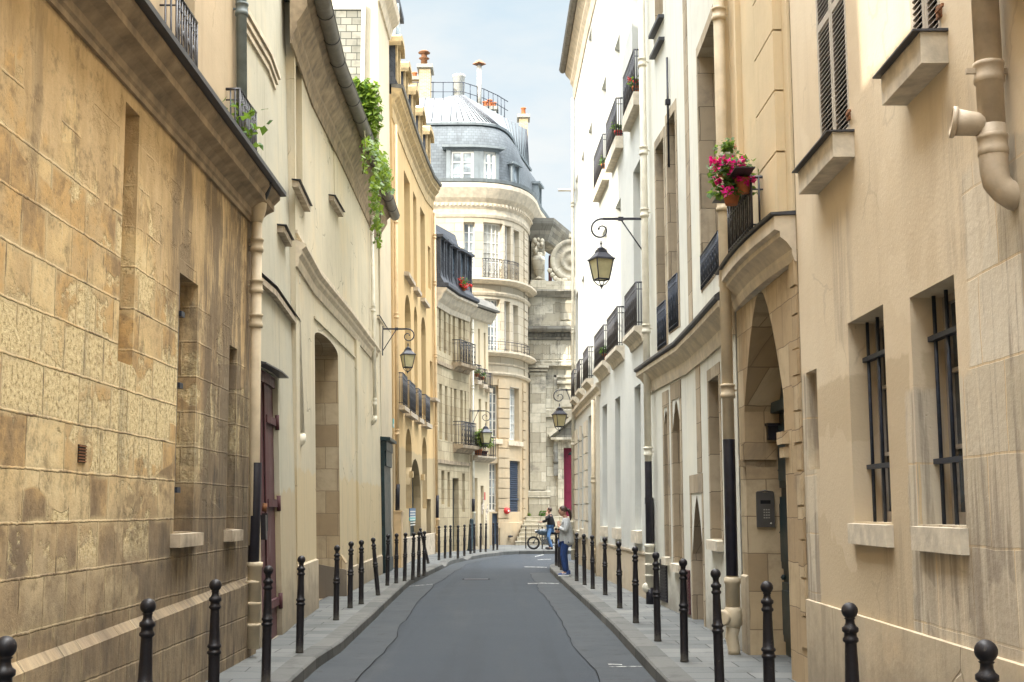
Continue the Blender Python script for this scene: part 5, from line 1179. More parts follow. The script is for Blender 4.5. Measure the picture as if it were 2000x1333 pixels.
# stairs
mb = MB().mat(M['church']); n = 7
for i in range(n):
    z0, z1 = .13+(fl-.13)*i/n, .13+(fl-.13)*(i+1)/n; y0 = 56.6+i*.36; x0 = xY(1007+i*3.2, 1040, y0); mb.box((x0, y0, z0 if i else -.05), (9, y0+.38+(0 if i < n-1 else Yc-y0-.4), z1-.03)); mb.box((x0-.02, y0-.03, z1-.03), (9, y0+.36+(0 if i < n-1 else Yc-y0-.38), z1))
tag(mb.build('stone_stairs', org=Vector((2, 57, .14))), 'worn grey stone steps rising to the church door behind the motorcycle', 'stairs')
# ================================================================ right side
Q1 = Path([(2.70, -6), (2.70, 11.40)], -1, 0)
c1 = thing('beige_building', (2.70, 11.4, .14), 'beige rendered building with barred windows, louvred shutters and bare stone patches, nearest on the right', 'building')
A = Q1.rect(1662, 1734, 629, 1019); B = Q1.rect(1786, 1876, 577, 1024); Sl = Q1.rect(1577, 1598, 728, 919)
s1 = (Q1.pick(1662, 290)[0], Q1.pick(1603, 300)[0]); s1 = (min(s1), max(s1), Q1.pick(1604, 322)[1], Q1.pick(1604, 322)[1]+2.3)
s2 = (Q1.pick(1841, 105)[0], Q1.pick(1781, 118)[0]); s2 = (min(s2), max(s2), Q1.pick(1781, 130)[1], Q1.pick(1781, 130)[1]+2.3)
s3u = Q1.pick(1990, 90)[0]; s3 = (s3u-.75, s3u-.1, s2[2]+.0, s2[2]+2.3)
mb = MB(); wallmesh(mb, Q1, 0, Q1.len, -.1, 16, [rpoly(r) for r in (A, B, Sl, s1, s2, s3)], [.30, .30, .22, .05, .05, .05], M['beige'], None, body=6); mb.build('wall', c1)
panel(Q1, c1, Sl, .2, M['plinthdark'])
for r in (A, B):
    wo_ = win(Q1, c1, r, .27, rows=3, cols=2, fm='louv', gm='glass')
    zz = r[2]; ou = sill(Q1, c1, r[0]-.03, r[1]+.03, zz, .17, .05, 'ledge_w', back=.26)
    n = 4; g_ = MB().mat(M['ironb'])
    for i in range(n): u = r[0]+.07+(r[1]-r[0]-.14)*i/(n-1); g_.tube([Q1.at(u, zz-.01, -.14), Q1.at(u, (r[3]+zz)/2, -.14), Q1.at(u, r[3]-.0, -.14)], .014, 8)
    for q in (.26, .80): z = zz+(r[3]-zz)*q; g_.wbox(Q1, r[0]-.01, r[1]+.01, z, z+.035, -.165, -.11)
    g_.build('window_grille', c1)
def shutter(F, parent, r):
    o = None; w = (r[1]-r[0])/2
    for k in range(2):
        a, b = r[0]+w*k+.005, r[0]+w*(k+1)-.005; mb = MB().mat(M['shut']); t = .045
        mb.wbox(F, a, a+t, r[2], r[3], -.045, .0); mb.wbox(F, b-t, b, r[2], r[3], -.045, .0)
        for z in (r[2], r[2]+1.18, r[3]-.07): mb.wbox(F, a+t, b-t, z, z+.07, -.045, -.002)
        o = mb.build('shutter', parent); l = MB().mat(M['louv']); z = r[2]+.09
        while z < r[3]-.1:
            if not r[2]+1.14 < z < r[2]+1.25:
                P = [(a+t, z, -.001), (b-t, z, -.001), (b-t, z+.035, -.042), (a+t, z+.035, -.042)]; q = [F.at(*p) for p in P]; q2 = [p+Vector((0, 0, .008)) for p in q]; l.hexa(q+q2)
            z += .042
        l.build('louvres', o)
        hb = MB().mat(M['rust']); hz = r[2]+.1
        e = r[0] if k == 0 else r[1]; sgn = -1 if k == 0 else 1
        hb.wbox(F, e-.03, e+.03, hz, hz+.08, .0, .02); hb.wbox(F, min(e, e+sgn*.12), max(e, e+sgn*.12), hz+.03, hz+.05, .02, .035); hb.build('shutter_hinge', o)
for r in (s1, s2, s3):
    shutter(Q1, c1, r); panel(Q1, c1, r, .06, M['dark'], 'window_recess')
    mb = MB().mat(M['ledge_w']); a, b = r[0]-.10, r[1]+.14; z = r[2]-.03; mb.wbox(Q1, a, b, z-.20, z, -.02, .17); mb.mat(M['lead']); mb.wbox(Q1, a-.02, b+.03, z+.001, z+.02, -.04, .22, .008); mb.build('sill', c1)
z1 = Q1.pick(1557, 1164)[1]; z2 = Q1.pick(1990, 1294)[1]; zp = (z1+z2)/2
mb = MB(); st = [0, 4, 8, 12, Q1.len]; mb.mat(M['plinth']); mb.wbox(Q1, 0, Q1.len, -.1, zp, 0, .028, .004); mb.build('plinth', c1)
# raised bare-stone jamb blocks
mb = MB().mat(M['ledge_w'])
# big beige soil pipe
up, _ = Q1.pick(1929, 100, .095); zt = 16; zT = Q1.pick(1929, 252, .095)[1]; ze = Q1.pick(1935, 322, .095)[1]
mb = MB().mat(M['pipeb']); mb.tube([Q1.at(up, zT-.05, .095), Q1.at(up, 7, .095), Q1.at(up, 10, .095)], .072, 18)
for z in (Q1.pick(1929, 165, .095)[1], ze+.04): mb.lathe([(.073, -.005), (.081, .0), (.081, .03), (.077, .04), (.077, .085), (.082, .09), (.082, .11), (.073, .115)], Q1.at(up, z, .095), 18)
mb.tube([Q1.at(up, zT+.0, .095), Q1.at(up, zT-.18, .095), Q1.at(up, ze, .095), Q1.at(up, ze-.06, .093), Q1.at(up, ze-.11, .085), Q1.at(up-.005, ze-.155, .055), Q1.at(up-.01, ze-.19, -.0), Q1.at(up-.01, ze-.20, -.04)], [.074, .077, .076, .076, .074, .072, .078, .078], 18)
bc = Q1.at(up, zT, .095); br = Q1.at(up+.04, zT+.03, .27)
mb.tube([bc, bc.lerp(br, .7), br], [.06, .068, .074], 16); mb.lathe([(.074, 0), (.088, .006), (.088, .026), (.070, .030), (.064, .008), (.02, .004), (0, .004)], br, 18, axis=(br-bc)); pp = mb.build('soil_pipe', c1)
mb = MB().mat(M['pipeb']); zz = Q1.pick(1929, 165, .095)[1]; mb.wbox(Q1, up-.012, up+.012, zz+.05, zz+.08, 0, .22); mb.build('pipe_clamp', pp)

# ---- R2 arched gateway house
Q2 = Path([(2.70, 11.42), (2.67, 14.45)], -1, 0)
c2 = thing('arched_doorway_house', (2.70, 11.45, .14), 'narrow ochre house with a pointed stone gateway arch and a curved moulded ledge with flowers', 'building')
far = 2.70; near = Q2.pick(1534, 900)[0]; zap = Q2.pick(1478, 570)[1]; zsp = Q2.pick(1449, 800)[1]
gt2 = arch_poly(near, far, .10, zap, 1.25, 16, 1.7)
rw = Q2.rect(1452, 1484, -200, 380)
mb = MB(); wallmesh(mb, Q2, 0, Q2.len, -.1, 16, [gt2], .42, M['arch'], None, body=6); mb.build('wall', c2)
mb = MB().mat(M['r2']); zc2 = Q2.pick(1500, 425, .2)[1]
mb.wbox(Q2, 0, Q2.len, zc2, 15.9, 0, .03); mb.build('upper_render', c2)
mb = MB().mat(M['dgreen']); mb.wbox(Q2, near-.05, far+.05, .05, 3.4, -.48, -.40)
mid = (near+far)/2
for z0, z1 in ((.3, .95), (1.1, 1.9), (2.0, 2.7)):
    for a, b in ((near+.08, mid-.06), (mid+.06, far-.08)): mb.wbox(Q2, a, b, z0, z1, -.40, -.36); mb.wbox(Q2, a+.08, b-.08, z0+.08, z1-.08, -.36, -.335)
mb.wbox(Q2, near, far, 2.85, 2.97, -.40, -.30)
for z in (1.0, 1.5, 2.2): mb.lathe([(.03, 0), (.03, .03), (0, .05)], Q2.at(far-.05, z, -.4), 8, axis=(-1, 0, 0))
mb.mat(M['black']); mb.wbox(Q2, near-.05, far+.05, 3.4, zap+.05, -.48, -.41); mb.build('gate', c2)
zi = Q2.pick(1449, 905)[1]
mb = MB().mat(M['arch']); mb.wbox(Q2, far-.0, far+.10, zi-.05, zi+.03, -.35, .06); mb.wbox(Q2, far-.02, far+.10, zi+.03, zi+.22, -.35, .03); mb.build('impost', c2)
mb = MB().mat(M['arch']); mb.wbox(Q2, near-.18, near+.05, zi+.10, zi+.22, -.40, .07); mb.wbox(Q2, near-.15, near+.03, zi-.03, zi+.10, -.4, .05, .03); mb.build('impost', c2)
# raised voussoirs along the near side and quoin blocks
mb = MB().mat(M['arch']); rnd = random.Random(9)
z = .5
while z < 4.4:
    h = rnd.uniform(.24, .36); w = rnd.uniform(.18, .30); mb.wbox(Q2, .04, .04+w, z, z+h-.02, 0, rnd.uniform(.012, .03)); z += h
mb.build('quoins', c2)
mb = MB().mat(M['plinth']); mb.wbox(Q2, far+.0, Q2.len-.02, .1, 1.02, 0, .03, .02); mb.build('plinth', c2)
# entry keypad on the far reveal of the arch
q = Q2.at(far, 0, 0); yk = q.y; zk0, zk1 = zY(1030, yk), zY(962, yk); x0 = xY(1477, 1000, yk); x1 = xY(1512, 1000, yk)
mb = MB().mat(M['keypad']); mb.box((x0, yk-.03, zk0), (x1, yk+.0, zk1)); 
mb.tube([(x0+.01, yk-.015, zk1), ((x0+x1)/2, yk-.015, zk1+.018), (x1-.01, yk-.015, zk1)], .012, 6)
kp = mb.build('door_entry_keypad', c2)
mb = MB().mat(M['black']); w = x1-x0; mb.box((x0+w*.22, yk-.033, zk1-.13), (x0+w*.78, yk-.03, zk1-.09)); mb.build('display', kp)
for i in range(4):
    for j in range(3): 
        mb = MB().mat(M['flue']); cx_ = x0+w*(.38+.13*j); cz_ = zk1-.19-.03*i; mb.box((cx_, yk-.036, cz_-.014), (cx_+w*.08, yk-.03, cz_)); mb.build('key', kp)
mb = MB().mat(M['flue']); mb.lathe([(.012, 0), (.012, .008), (0, .009)], (x0+w*.78, yk-.03, zk0+.04), 10, axis=(0, -1, 0)); mb.build('knob', kp)
# dark door-closer box high on the reveal
zb0, zb1 = zY(860, yk), zY(828, yk); mb = MB().mat(M['sleeve']); mb.box((xY(1497, 850, yk), yk-.10, zb0), (xY(1520, 850, yk), yk+0, zb1)); mb.box((xY(1494, 850, yk), yk-.13, zb1-.03), (xY(1520, 850, yk), yk-.001, zb1+.0)); mb.build('wall_box', c2)
# ledge: a thick moulded corbel, curved out in the middle
zl_ = Q2.pick(1545, 383, .2)[1]
class Bulge:
    def __init__(s, F, b): s.F = F; s.b = b
    def at(s, u, z, d=0): t = max(0, min(1, u/s.F.len)); return s.F.at(u, z, d+(s.b*sin(pi*t) if d > .01 else 0))
    def stations(s, u0, u1, step=None): return [u0+(u1-u0)*i/14 for i in range(15)]
B2 = Bulge(Q2, .06)
mb = MB().mat(M['mould_w']); z = zl_; mb.band(B2, .02, Q2.len+.02, [(0, z-.46), (.02, z-.45), (.04, z-.38), (.04, z-.34), (.09, z-.27), (.15, z-.22), (.15, z-.17), (.20, z-.15), (.20, z-.02), (0, z-.01)])
lg = mb.build('balcony_ledge', c2)
mb = MB().mat(M['lead']); mb.band(B2, -.0, Q2.len+.04, [(0, z-.009), (.23, z-.009), (.24, z+.012), (0, z+.03)]); mb.build('lead_cover', lg)
railing(Q2, c2, Q2.pick(1468, 400, .24)[0], Q2.pick(1422, 400, .24)[0], z+.03, .56, .24, 'iron', .10)
# rusticated pilasters beside the balcony window
mb = MB().mat(M['r2']); ua, ub = Q2.pick(1537, 200)[0], Q2.pick(1497, 200)[0]
for i in range(9): mb.wbox(Q2, max(.03, ua), ub, z+.06+i*.62, z+.06+i*.62+.60, .03, .12)
mb.wbox(Q2, ub+.04, ub+.14, z+.05, 12, .03, .08); mb.build('pilaster', c2)
mb = MB().mat(M['r2']); ua = Q2.pick(1455, 200)[0]; mb.wbox(Q2, ua, ua+.10, z+.05, 12, .03, .09); mb.wbox(Q2, Q2.len-.12, Q2.len, z+.05, 12, .03, .10); mb.build('pilaster', c2)
up = Q2.len-.02; 
Q2p = Path([(2.70, 11.42), (2.60, 14.3), (2.6, 15)], -1, 0); up = Q2p.pick(1424, 800, .09)[0]
pipe(Q2p, c2, up, .9, 11, .10, .068, 'pipe', [Q2p.pick(1418, 780, .1)[1], Q2p.pick(1415, 20, .1)[1], Q2p.pick(1417, 410, .1)[1]], sleeve=(Q2p.pick(1430, 1125, .1)[1], Q2p.pick(1428, 858, .1)[1]), sr=1.02)
mb = MB().mat(M['pipe']); za_ = Q2p.pick(1433, 1130, .1)[1]; mb.lathe([(.085, 0), (.085, .25), (.095, .26), (.095, .32), (.07, .33)], Q2p.at(up, za_-.32, .10), 14)
bz = za_-.44; mb.lathe([(.09, .0), (.09, .10), (.07, .11)], Q2p.at(up, bz, .20), 14, axis=(-.5, -1, 0)); mb.lathe([(.07, 0), (.105, .05), (.105, .20), (.07, .26)], Q2p.at(up, bz-.12, .10), 14)
mb.tube([Q2p.at(up, bz-.1, .10), Q2p.at(up+.02, bz-.22, .12), Q2p.at(up-.02, bz-.36, .10), Q2p.at(up, .14, .10)], [.08, .075, .07, .07], 12); mb.build('pipe_foot', c2)

# ---- R3 white house with brown stone openings
Q3 = Path([(2.66, 14.48), (2.69, 16.5), (2.70, 18.7), (2.55, 21), (2.47, 22.40)], -1, 0)
c3 = thing('white_house', (2.66, 14.3, .14), 'uneven white rendered house with brown stone window surrounds and pointed openings, by the arched gateway', 'building')
zc3 = Q3.pick(1400, 597, .15)[1]; zc3b = Q3.pick(1262, 738, .15)[1]
hs = []; hd = []; wk = []
def R3(xa, xb, yt, yb, arch=0, d=.35, kind='glass', pw=1):
    r = Q3.rect(xa, xb, yt, yb); hs.append(arch_poly(r[0], r[1], r[2], r[3], (r[1]-r[0])*arch, 10, pw) if arch else rpoly(r)); hd.append(d); wk.append((r, kind, d)); return r
ra = R3(1284, 1300, 288, 690); rb_ = R3(1306, 1323, 236, 655); rc = R3(1368, 1403, 100, 575)
re = R3(1278, 1294, -130, 60)
rf_ = R3(1299.5, 1306.5, 800, 1086, .75, .3, 'stone', 1.6); rg_ = R3(1316, 1331, 785, 1098, .75, .3, 'stone', 1.6)
rh = R3(1353, 1374, 968, 1212, .8, .25, 'door', 1.5); rh2 = (rh[0], rh[1], .12, rh[3]); hs[-1] = arch_poly(*rh2, (rh[1]-rh[0])*.8, 10, 1.5)
ri = R3(1388, 1408, 744, 1052)
mb = MB(); wallmesh(mb, Q3, 0, Q3.len, -.1, 16.5, hs, hd, M['r3'], M['jamb'], body=6); mb.build('wall', c3)
for r, k, d in wk:
    if k == 'glass': win(Q3, c3, r, d-.03, rows=5)
    elif k == 'stone': panel(Q3, c3, r, d-.02, M['jamb'])
    else: panel(Q3, c3, rh2, d-.02, M['wine'], 'door')
for r in (ra, rb_, rc, rf_, rg_, ri, rh2):
    w = .11; mb = MB().mat(M['jamb']); t = .012
    top = .0 if r in (rf_, rg_) else .12
    if r not in (rf_, rg_, rh2): mb.wbox(Q3, r[0]-w, r[1]+w, r[3]+.001, r[3]+.16, 0, t)
    else: mb.wbox(Q3, r[0]-w, r[1]+w, r[3]+.03, r[3]+.3, 0, t)
    mb.wbox(Q3, r[0]-w, r[0]-.001, r[2], r[3]+(.001 if r not in (rf_, rg_, rh2) else .03), 0, t); mb.wbox(Q3, r[1]+.001, r[1]+w, r[2], r[3]+(.001 if r not in (rf_, rg_, rh2) else .03), 0, t); mb.build('stone_surround', c3)
for r in (rf_, rg_, ri): sill(Q3, c3, r[0]-.05, r[1]+.05, r[2], .14, .08, 'ledge_w', back=.2)
for r, h in ((ra, .75), (rb_, .85), (rc, .48)): railing(Q3, c3, r[0], r[1], r[2]+.02, h, .02, 'ironb', .10)
# brown stone strips running up the front
mb = MB().mat(M['jamb'])
for xa, xb in ((1342, 1349), ):
    ua, ub = Q3.pick(xa, 400)[0], Q3.pick(xb, 400)[0]; mb.wbox(Q3, min(ua, ub), max(ua, ub), zc3+.3, 15, 0, .012)
ua, ub = Q3.pick(1361, 800)[0], Q3.pick(1369, 800)[0]; mb.wbox(Q3, min(ua, ub), max(ua, ub), rh[3]+.31, zc3-.4, 0, .012); mb.build('stone_strip', c3)
mb = MB().mat(M['mould_w']); z = zc3; mb.band(Q3, .0, Q3.len-.02, [(0, z-.42), (.03, z-.42), (.05, z-.30), (.05, z-.24), (.13, z-.13), (.2, z-.08), (.2, z-.01), (0, z)]); mb.build('cornice', c3)
mb = MB().mat(M['lead']); mb.band(Q3, .0, Q3.len+.0, [(0, z+.001), (.21, z+.001), (.24, z+.02), (.24, z+.06), (.2, z+.09), (0, z+.2)]); mb.build('lead_cover', c3)
# lean sloping ledges higher up and a cable box
for xa, xb, ya in ((1277, 1297, 80), (1279, 1298, 124)):
    ua, zz = Q3.pick(xb, ya-52); ub = Q3.pick(xa, ya)[0]
    mb = MB().mat(M['lead']); mb.wbox(Q3, min(ua, ub), max(ua, ub), zz-.06, zz, 0, .10); mb.build('ledge', c3)
u = Q3.pick(1303, 200, .05)[0]; mb = MB().mat(M['sleeve']); mb.tube([Q3.at(u, Q3.pick(1303, 330, .05)[1], .04), Q3.at(u, Q3.pick(1303, 110, .05)[1], .04)], .02, 6); mb.wbox(Q3, u-.04, u+.04, Q3.pick(1303, 215)[1], Q3.pick(1303, 205)[1], 0, .08); mb.build('cable', c3)
for xa, xb, yt, yb, mt in ((1291, 1304, 1092, 1172, 'louv'), (1337, 1349, 1112, 1196, 'wine')):
    r = Q3.rect(xa, xb, yt, yb); mb = MB().mat(M['sleeve' if mt == 'louv' else 'wine']); mb.wbox(Q3, r[0], r[1], r[2], r[3], 0, .02)
    for i in range(14): z_ = r[2]+(r[3]-r[2])*i/14; mb.wbox(Q3, r[0]+.03, r[1]-.03, z_+.01, z_+.035, .02, .03)
    mb.build('air_grille', c3)
Q3p = Path([(2.52, 21), (2.46, 22.5), (2.4, 24)], -1, 0); up = Q3p.pick(1263, 700, .11)[0]
o = pipe(Q3p, c3, up, .9, 13.5, .11, .062, 'pipew', [Q3p.pick(1260, y, .1)[1] for y in (655, 300, 425, 120)]+[Q3p.pick(1263, 893, .1)[1]], sleeve=(Q3p.pick(1264, 1062, .1)[1], Q3p.pick(1264, 903, .1)[1]), foot=(.42, Q3p.pick(1264, 1062, .1)[1]), sr=1.02)
mb = MB().mat(M['pipew']); mb.lathe([(.08, -.02), (.085, .03), (.07, .05), (0, .055)], Q3p.at(up, .42, .16), 12, axis=(-.4, -1, 0)); mb.mat(M['sleeve']); mb.tube([Q3p.at(up, .14, .11), Q3p.at(up, .42, .11)], .075, 10); mb.build('pipe_trap', o)
r = (Q3p.pick(1254, 1000, .1)[0]+.02, .0, Q3p.pick(1252, 1098)[1], Q3p.pick(1252, 977)[1]); mb = MB().mat(M['sleeve']); u_ = up+.28; mb.wbox(Q3p, u_-.07, u_+.12, r[2], r[3], 0, .10); mb.wbox(Q3p, u_-.09, u_+.14, r[3]-.08, r[3]+.03, 0, .12); mb.build('cable_duct', c3)

# ---- R4 long white building
Q4 = Path([(2.45, 22.45), (2.33, 25.5), (2.16, 30), (2.06, 33.5), (1.97, 38.7)], -1, .006)
c4 = thing('white_balcony_building', (2.45, 22.5, .14), 'long bright white building with two rows of iron balconies, behind the large lantern', 'building')
hs = []; wk = []
zf1 = Q4.pick(1222, 660, .13)[1]; zf1t = Q4.pick(1198, 414)[1]
zf2 = Q4.pick(1221, 228, .13)[1]
fr1 = [(1222, 1244), (1187, 1207), (1162, 1180), (1140, 1149), (1127, 1133)]; cols4 = []
for a, b in fr1:
    ua, ub = Q4.pick(a, 650, .13)[0], Q4.pick(b, 640, .13)[0]; cols4.append((min(ua, ub), max(ua, ub)))
cols4.append((cols4[-1][1]+1.3, cols4[-1][1]+2.4))
for i, (a, b) in enumerate(cols4):
    w = b-a; m_ = (a+b)/2; ww = min(w, 1.15)/2-.08
    a2, b2 = max(.08, m_-ww), m_+ww
    hs.append(rpoly((a2, b2, zf1+.02, zf1t))); wk.append((a2, b2, zf1+.02, zf1t))
    hs.append(rpoly((a2, b2, zf2+.02, zf2+2.5))); wk.append((a2, b2, zf2+.02, zf2+2.5))
    if i in (0, 1, 3): hs.append(rpoly((a2, b2, zf2+3.4, zf2+5.2))); wk.append((a2, b2, zf2+3.4, zf2+5.2))
gr = []
for xa, xb, yt, yb in ((1240, 1252, 757, 1035), (1202, 1212, 780, 1030), (1177, 1186, 795, 1027)):
    r = Q4.rect(xa, xb, yt, yb); hs.append(rpoly(r)); wk.append(r); gr.append(r)
r = Q4.rect(1149, 1168, 815, 1060); rgt = (r[0], r[1], .14, r[3]); hs.append(rpoly(rgt))
for xa, xb, yt, yb in ((1129, 1134, 860, 1035), (1137, 1142, 848, 1032)):
    r = Q4.rect(xa, xb, yt, yb); hs.append(rpoly(r)); wk.append(r); gr.append(r)
Hr4 = Q4.pick(1100, 172, .3)[1]
mb = MB(); wallmesh(mb, Q4, 0, Q4.len, -.1, Hr4, hs, .28, M['r4'], None, body=7); mb.build('wall', c4)
for r in wk: win(Q4, c4, r, .25, rows=5, gm='glassl')
panel(Q4, c4, rgt, .26, M['louv'], 'gate')
for r in gr: sill(Q4, c4, r[0]-.08, r[1]+.08, r[2], .24, .08, 'ledge_w', back=.2)
for k, (a, b) in enumerate(cols4[:]):
    for zf in (zf1, zf2):
        if zf == zf2 and k > 2: continue
        z = zf; mb = MB().mat(M['ledge_w'])
        if zf == zf1: mb.band(Q4, a-.06, b+.06, [(0, z-.30), (.03, z-.29), (.06, z-.2), (.14, z-.12), (.19, z-.09), (.19, z-.005), (0, z)])
        else: mb.wbox(Q4, a-.06, b+.06, z-.26, z, 0, .17)
        mb.build('balcony_slab', c4); railing(Q4, c4, a, b, z+.01, .82 if zf == zf1 else .85, .14, 'iron', .12)
mb = MB().mat(M['ledge_w']); uu = Q4.pick(1174, 800)[0]; mb.band(Q4, uu, Q4.len+.05, [(0, zf1-.62), (.04, zf1-.6), (.04, zf1-.5), (.12, zf1-.40), (.12, zf1-.32), (0, zf1-.30)]); mb.build('string_course', c4)
# rusticated ground storey of the far half
mb = MB().mat(M['r5']); uu = Q4.pick(1170, 900)[0]; mb.wbox(Q4, uu-.2, uu+.1, .14, zf1-.62, 0, .09); mb.build('pilaster', c4)
mb = MB().mat(M['r5']); z = 1.0; k = 0
segs = []; cur = rgt[1]+.12
for r in sorted(gr[3:], key=lambda q: q[0]): segs.append((cur, r[0]-.1)); cur = r[1]+.1
segs.append((cur, Q4.len))
for a, b in segs:
    mb = MB().mat(M['r5']); z = 1.0
    while z < zf1-1.0 and b-a > .15: mb.wbox(Q4, a, b, z, z+.42, 0, .045); z += .46
    mb.build('rustication', c4)
mb = MB().mat(M['mould_w']); z = Hr4; mb.band(Q4, 0, Q4.len+.1, [(0, z-.9), (.03, z-.9), (.06, z-.7), (.06, z-.5), (.15, z-.35), (.15, z-.25), (.28, z-.1), (.32, z-.02), (.32, z+.02), (0, z+.03)]); mb.build('cornice', c4)
gutter(Q4, c4, 0, Q4.len+.1, z+.1, .40, .11, 'gut', .8, rmat='gut')
mb = MB().mat(M['slate']); mb.band(Q4, .01, Q4.len-.01, [(.28, z+.03), (.28, z+.08), (-1.5, z+2.6), (-5, z+3), (-7, z+.03)]); mb.build('roof', c4)
# dormers and little cornice above the gutter
mb = MB().mat(M['mould_y']); mb.wbox(Q4, Q4.len-3.2, Q4.len-.1, z+.6, z+2.6, -1.5, -.15); mb.mat(M['slated']); mb.wbox(Q4, Q4.len-3.3, Q4.len-.0, z+2.6, z+2.8, -1.7, .0); mb.build('dormer', c4)
up = Q4.len+.0; pipe(Q4, c4, Q4.len-.08, .4, Hr4-.9, .08, .05, 'pipew', [Q4.pick(1119, y, .1)[1] for y in (650, 870, 400)], foot=(.2, 1.4)); 
u5 = Q4.pick(1137, 900)[0]; u6 = Q4.pick(1177, 1100)[0]
pipe(Q4, c4, uu+.02, .3, zf1-.7, .14, .05, 'pipe', [2.4], foot=(.2, .8))
mb = MB().mat(M['ledge']); mb.wbox(Q4, .3, rgt[0]-.1, .93, .97, 0, .02); mb.build('dado', c4)
q = Q4.at(Q4.len, Q4.pick(1119, 388)[1], 0); mb = MB().mat(M['white']); mb.tube([q+Vector((.1, 0, 0)), q+Vector((-.55, 0, .0))], .05, 8); mb.build('overflow_spout', c4)
# corner return of the white building towards the cross street is closed by its body

# ================================================================ street lamps
def lamp(wall, outdir, arm, zarm, s=1.0, plate=1.25, label='', group='wall lanterns over the street', pz=0):
    """wrought bracket with a scroll, and a four-sided lantern hanging from it; local +x points into the street"""
    t = thing('street_lamp', (0, 0, 0), label, 'street lamp', group); t['_org'] = (0, 0, 0)
    mb = MB().mat(M['lampiron']); mb.box((0, -.03, -plate*.97*s), (.025, .03, .08*s))
    L = arm; mb.box((0, -.02, -.02), (L-.02, .02, .02)); mb.box((L*.50, -.03, -.035), (L*.62, .03, .035)); mb.tube([(.02, 0, -.62*s), (L*.55, 0, -.02)], .013, 6)
    R = .20*s; P = []
    P = [(L-.02, 0, 0)]+[(L+R*.1+R*(1-k/26*.78)*sin(pi*2.35*k/26), 0, -R+R*(1-k/26*.78)*cos(pi*2.35*k/26)) for k in range(27)]
    mb.tube(P, [.019]+[.019-.008*k/26 for k in range(27)], 6); P2 = P
    mb.ball(P[-1], .022*s, 6)
    hx = L+R*.1; hz = -2*R; mb.tube([(hx, 0, hz+.0), (hx, 0, hz-.10*s)], .012, 6); mb.ball((hx, 0, hz-.05*s), .022*s, 6); mb.build('bracket', t)
    z0 = hz-.10*s; a = radians(22); mb = MB().mat(M['lampiron'])
    def ring(w, z): return [Vector((hx+w*cos(a+pi/4+pi/2*i), w*sin(a+pi/4+pi/2*i), z)) for i in range(4)]
    def loft(prof):
        rs = [ring(w*s*1.414, z0+z*s) for w, z in prof]
        for A_, B_ in zip(rs, rs[1:]):
            for i in range(4): mb.face([A_[i], A_[(i+1) % 4], B_[(i+1) % 4], B_[i]])
        mb.face(rs[0]); mb.face(rs[-1])
    mb.lathe([(.015*s, 0), (.05*s, -.03*s), (.075*s, -.045*s), (.06*s, -.07*s)], (hx, 0, z0), 10)
    loft([(.055, -.06), (.075, -.065), (.075, -.09), (.085, -.095), (.085, -.12), (.17, -.225), (.185, -.225), (.185, -.25), (.165, -.252)])
    T, Bm = ring(.163*1.414*s, z0-.25*s), ring(.105*1.414*s, z0-.60*s)
    for i in range(4): mb.tube([T[i], Bm[i]], .012*s, 5); mb.tube([Bm[i], Bm[(i+1) % 4]], .014*s, 5); 
    C = Vector((hx, 0, z0-.72*s))
    for i in range(4): m_ = Bm[i].lerp(C, .5)+Vector((0, 0, -.03*s)); mb.tube([Bm[i]+Vector((0, 0, -.01)), m_, C], .009*s, 5)
    mb.ball(C, .03*s, 8); mb.tube([C, C-Vector((0, 0, .05*s))], .010*s, 5); mb.build('lantern', t)
    mb = MB().mat(M['lampglass']); A_, B_ = ring(.155*1.414*s, z0-.252*s), ring(.098*1.414*s, z0-.595*s)
    for i in range(4): mb.face([A_[i], A_[(i+1) % 4], B_[(i+1) % 4], B_[i]])
    mb.face(B_); mb.build('lamp_glass', t)
    t.location = (wall[0], wall[1], zarm); t.rotation_euler.z = atan2(outdir[1], outdir[0]); return t
def lampz(y, Y): return zY(y, Y)
w = Q4.at(.25, 0, 0); Yl = 21.9
lamp((2.42, Yl), (-1, 0), .78, lampz(428, Yl), 1.02, 1.35, 'large iron wall lantern on a scrolled bracket by the white drainpipe, highest on the right')
lamp((1.97, 38.5), (-1, 0), .46, lampz(762, 38.5), 1.05, .5, 'small distant wall lantern at the far end of the white building, before the church')
lamp((P3.at(P3.len, 5)[0]+.03, 32.1), (1, 0), .66, lampz(643, 32.1), .93, .78, 'iron wall lantern on a scrolled bracket before the yellow building, nearest on the left')
lamp((-1.72, 50.0), (1, 0), .62, lampz(803, 50), 1.2, .6, 'far wall lantern beside the pale corner house, above its balcony plants')

# ================================================================ bollards
prof = [(.047, 0), (.047, .02), (.044, .03), (.043, .52), (.044, .53), (.052, .535), (.054, .545), (.052, .555), (.044, .56), (.044, .578), (.052, .583), (.054, .593), (.050, .603), (.043, .61), (.040, .66), (.0335, .86), (.034, .865), (.045, .875), (.045, .890), (.036, .90), (.035, .92), (.047, .93), (.047, .95), (.034, .96), (.027, .975), (.026, .995), (.033, 1.002)]
k = 9
for i in range(k+1): a = -pi/2*.62+pi*.81*i/k; prof.append((max(0, .047*cos(a)), 1.045+.047*sin(a)))
prof[-1] = (0, 1.093)
bm_ = MB().mat(M['bollard']); bm_.lathe(prof, (0, 0, 0), 20); bol = bm_.build('bollard', None, org=Vector())
topsR = [(1125.6, 1040.2), (1141, 1042.7), (1156.8, 1045.2), (1181, 1049), (1209, 1057.2), (1240, 1066.5), (1282, 1077.8), (1333, 1090.6), (1401, 1110.3), (1497, 1134), (1659, 1175.8), (1921, 1247.8)]
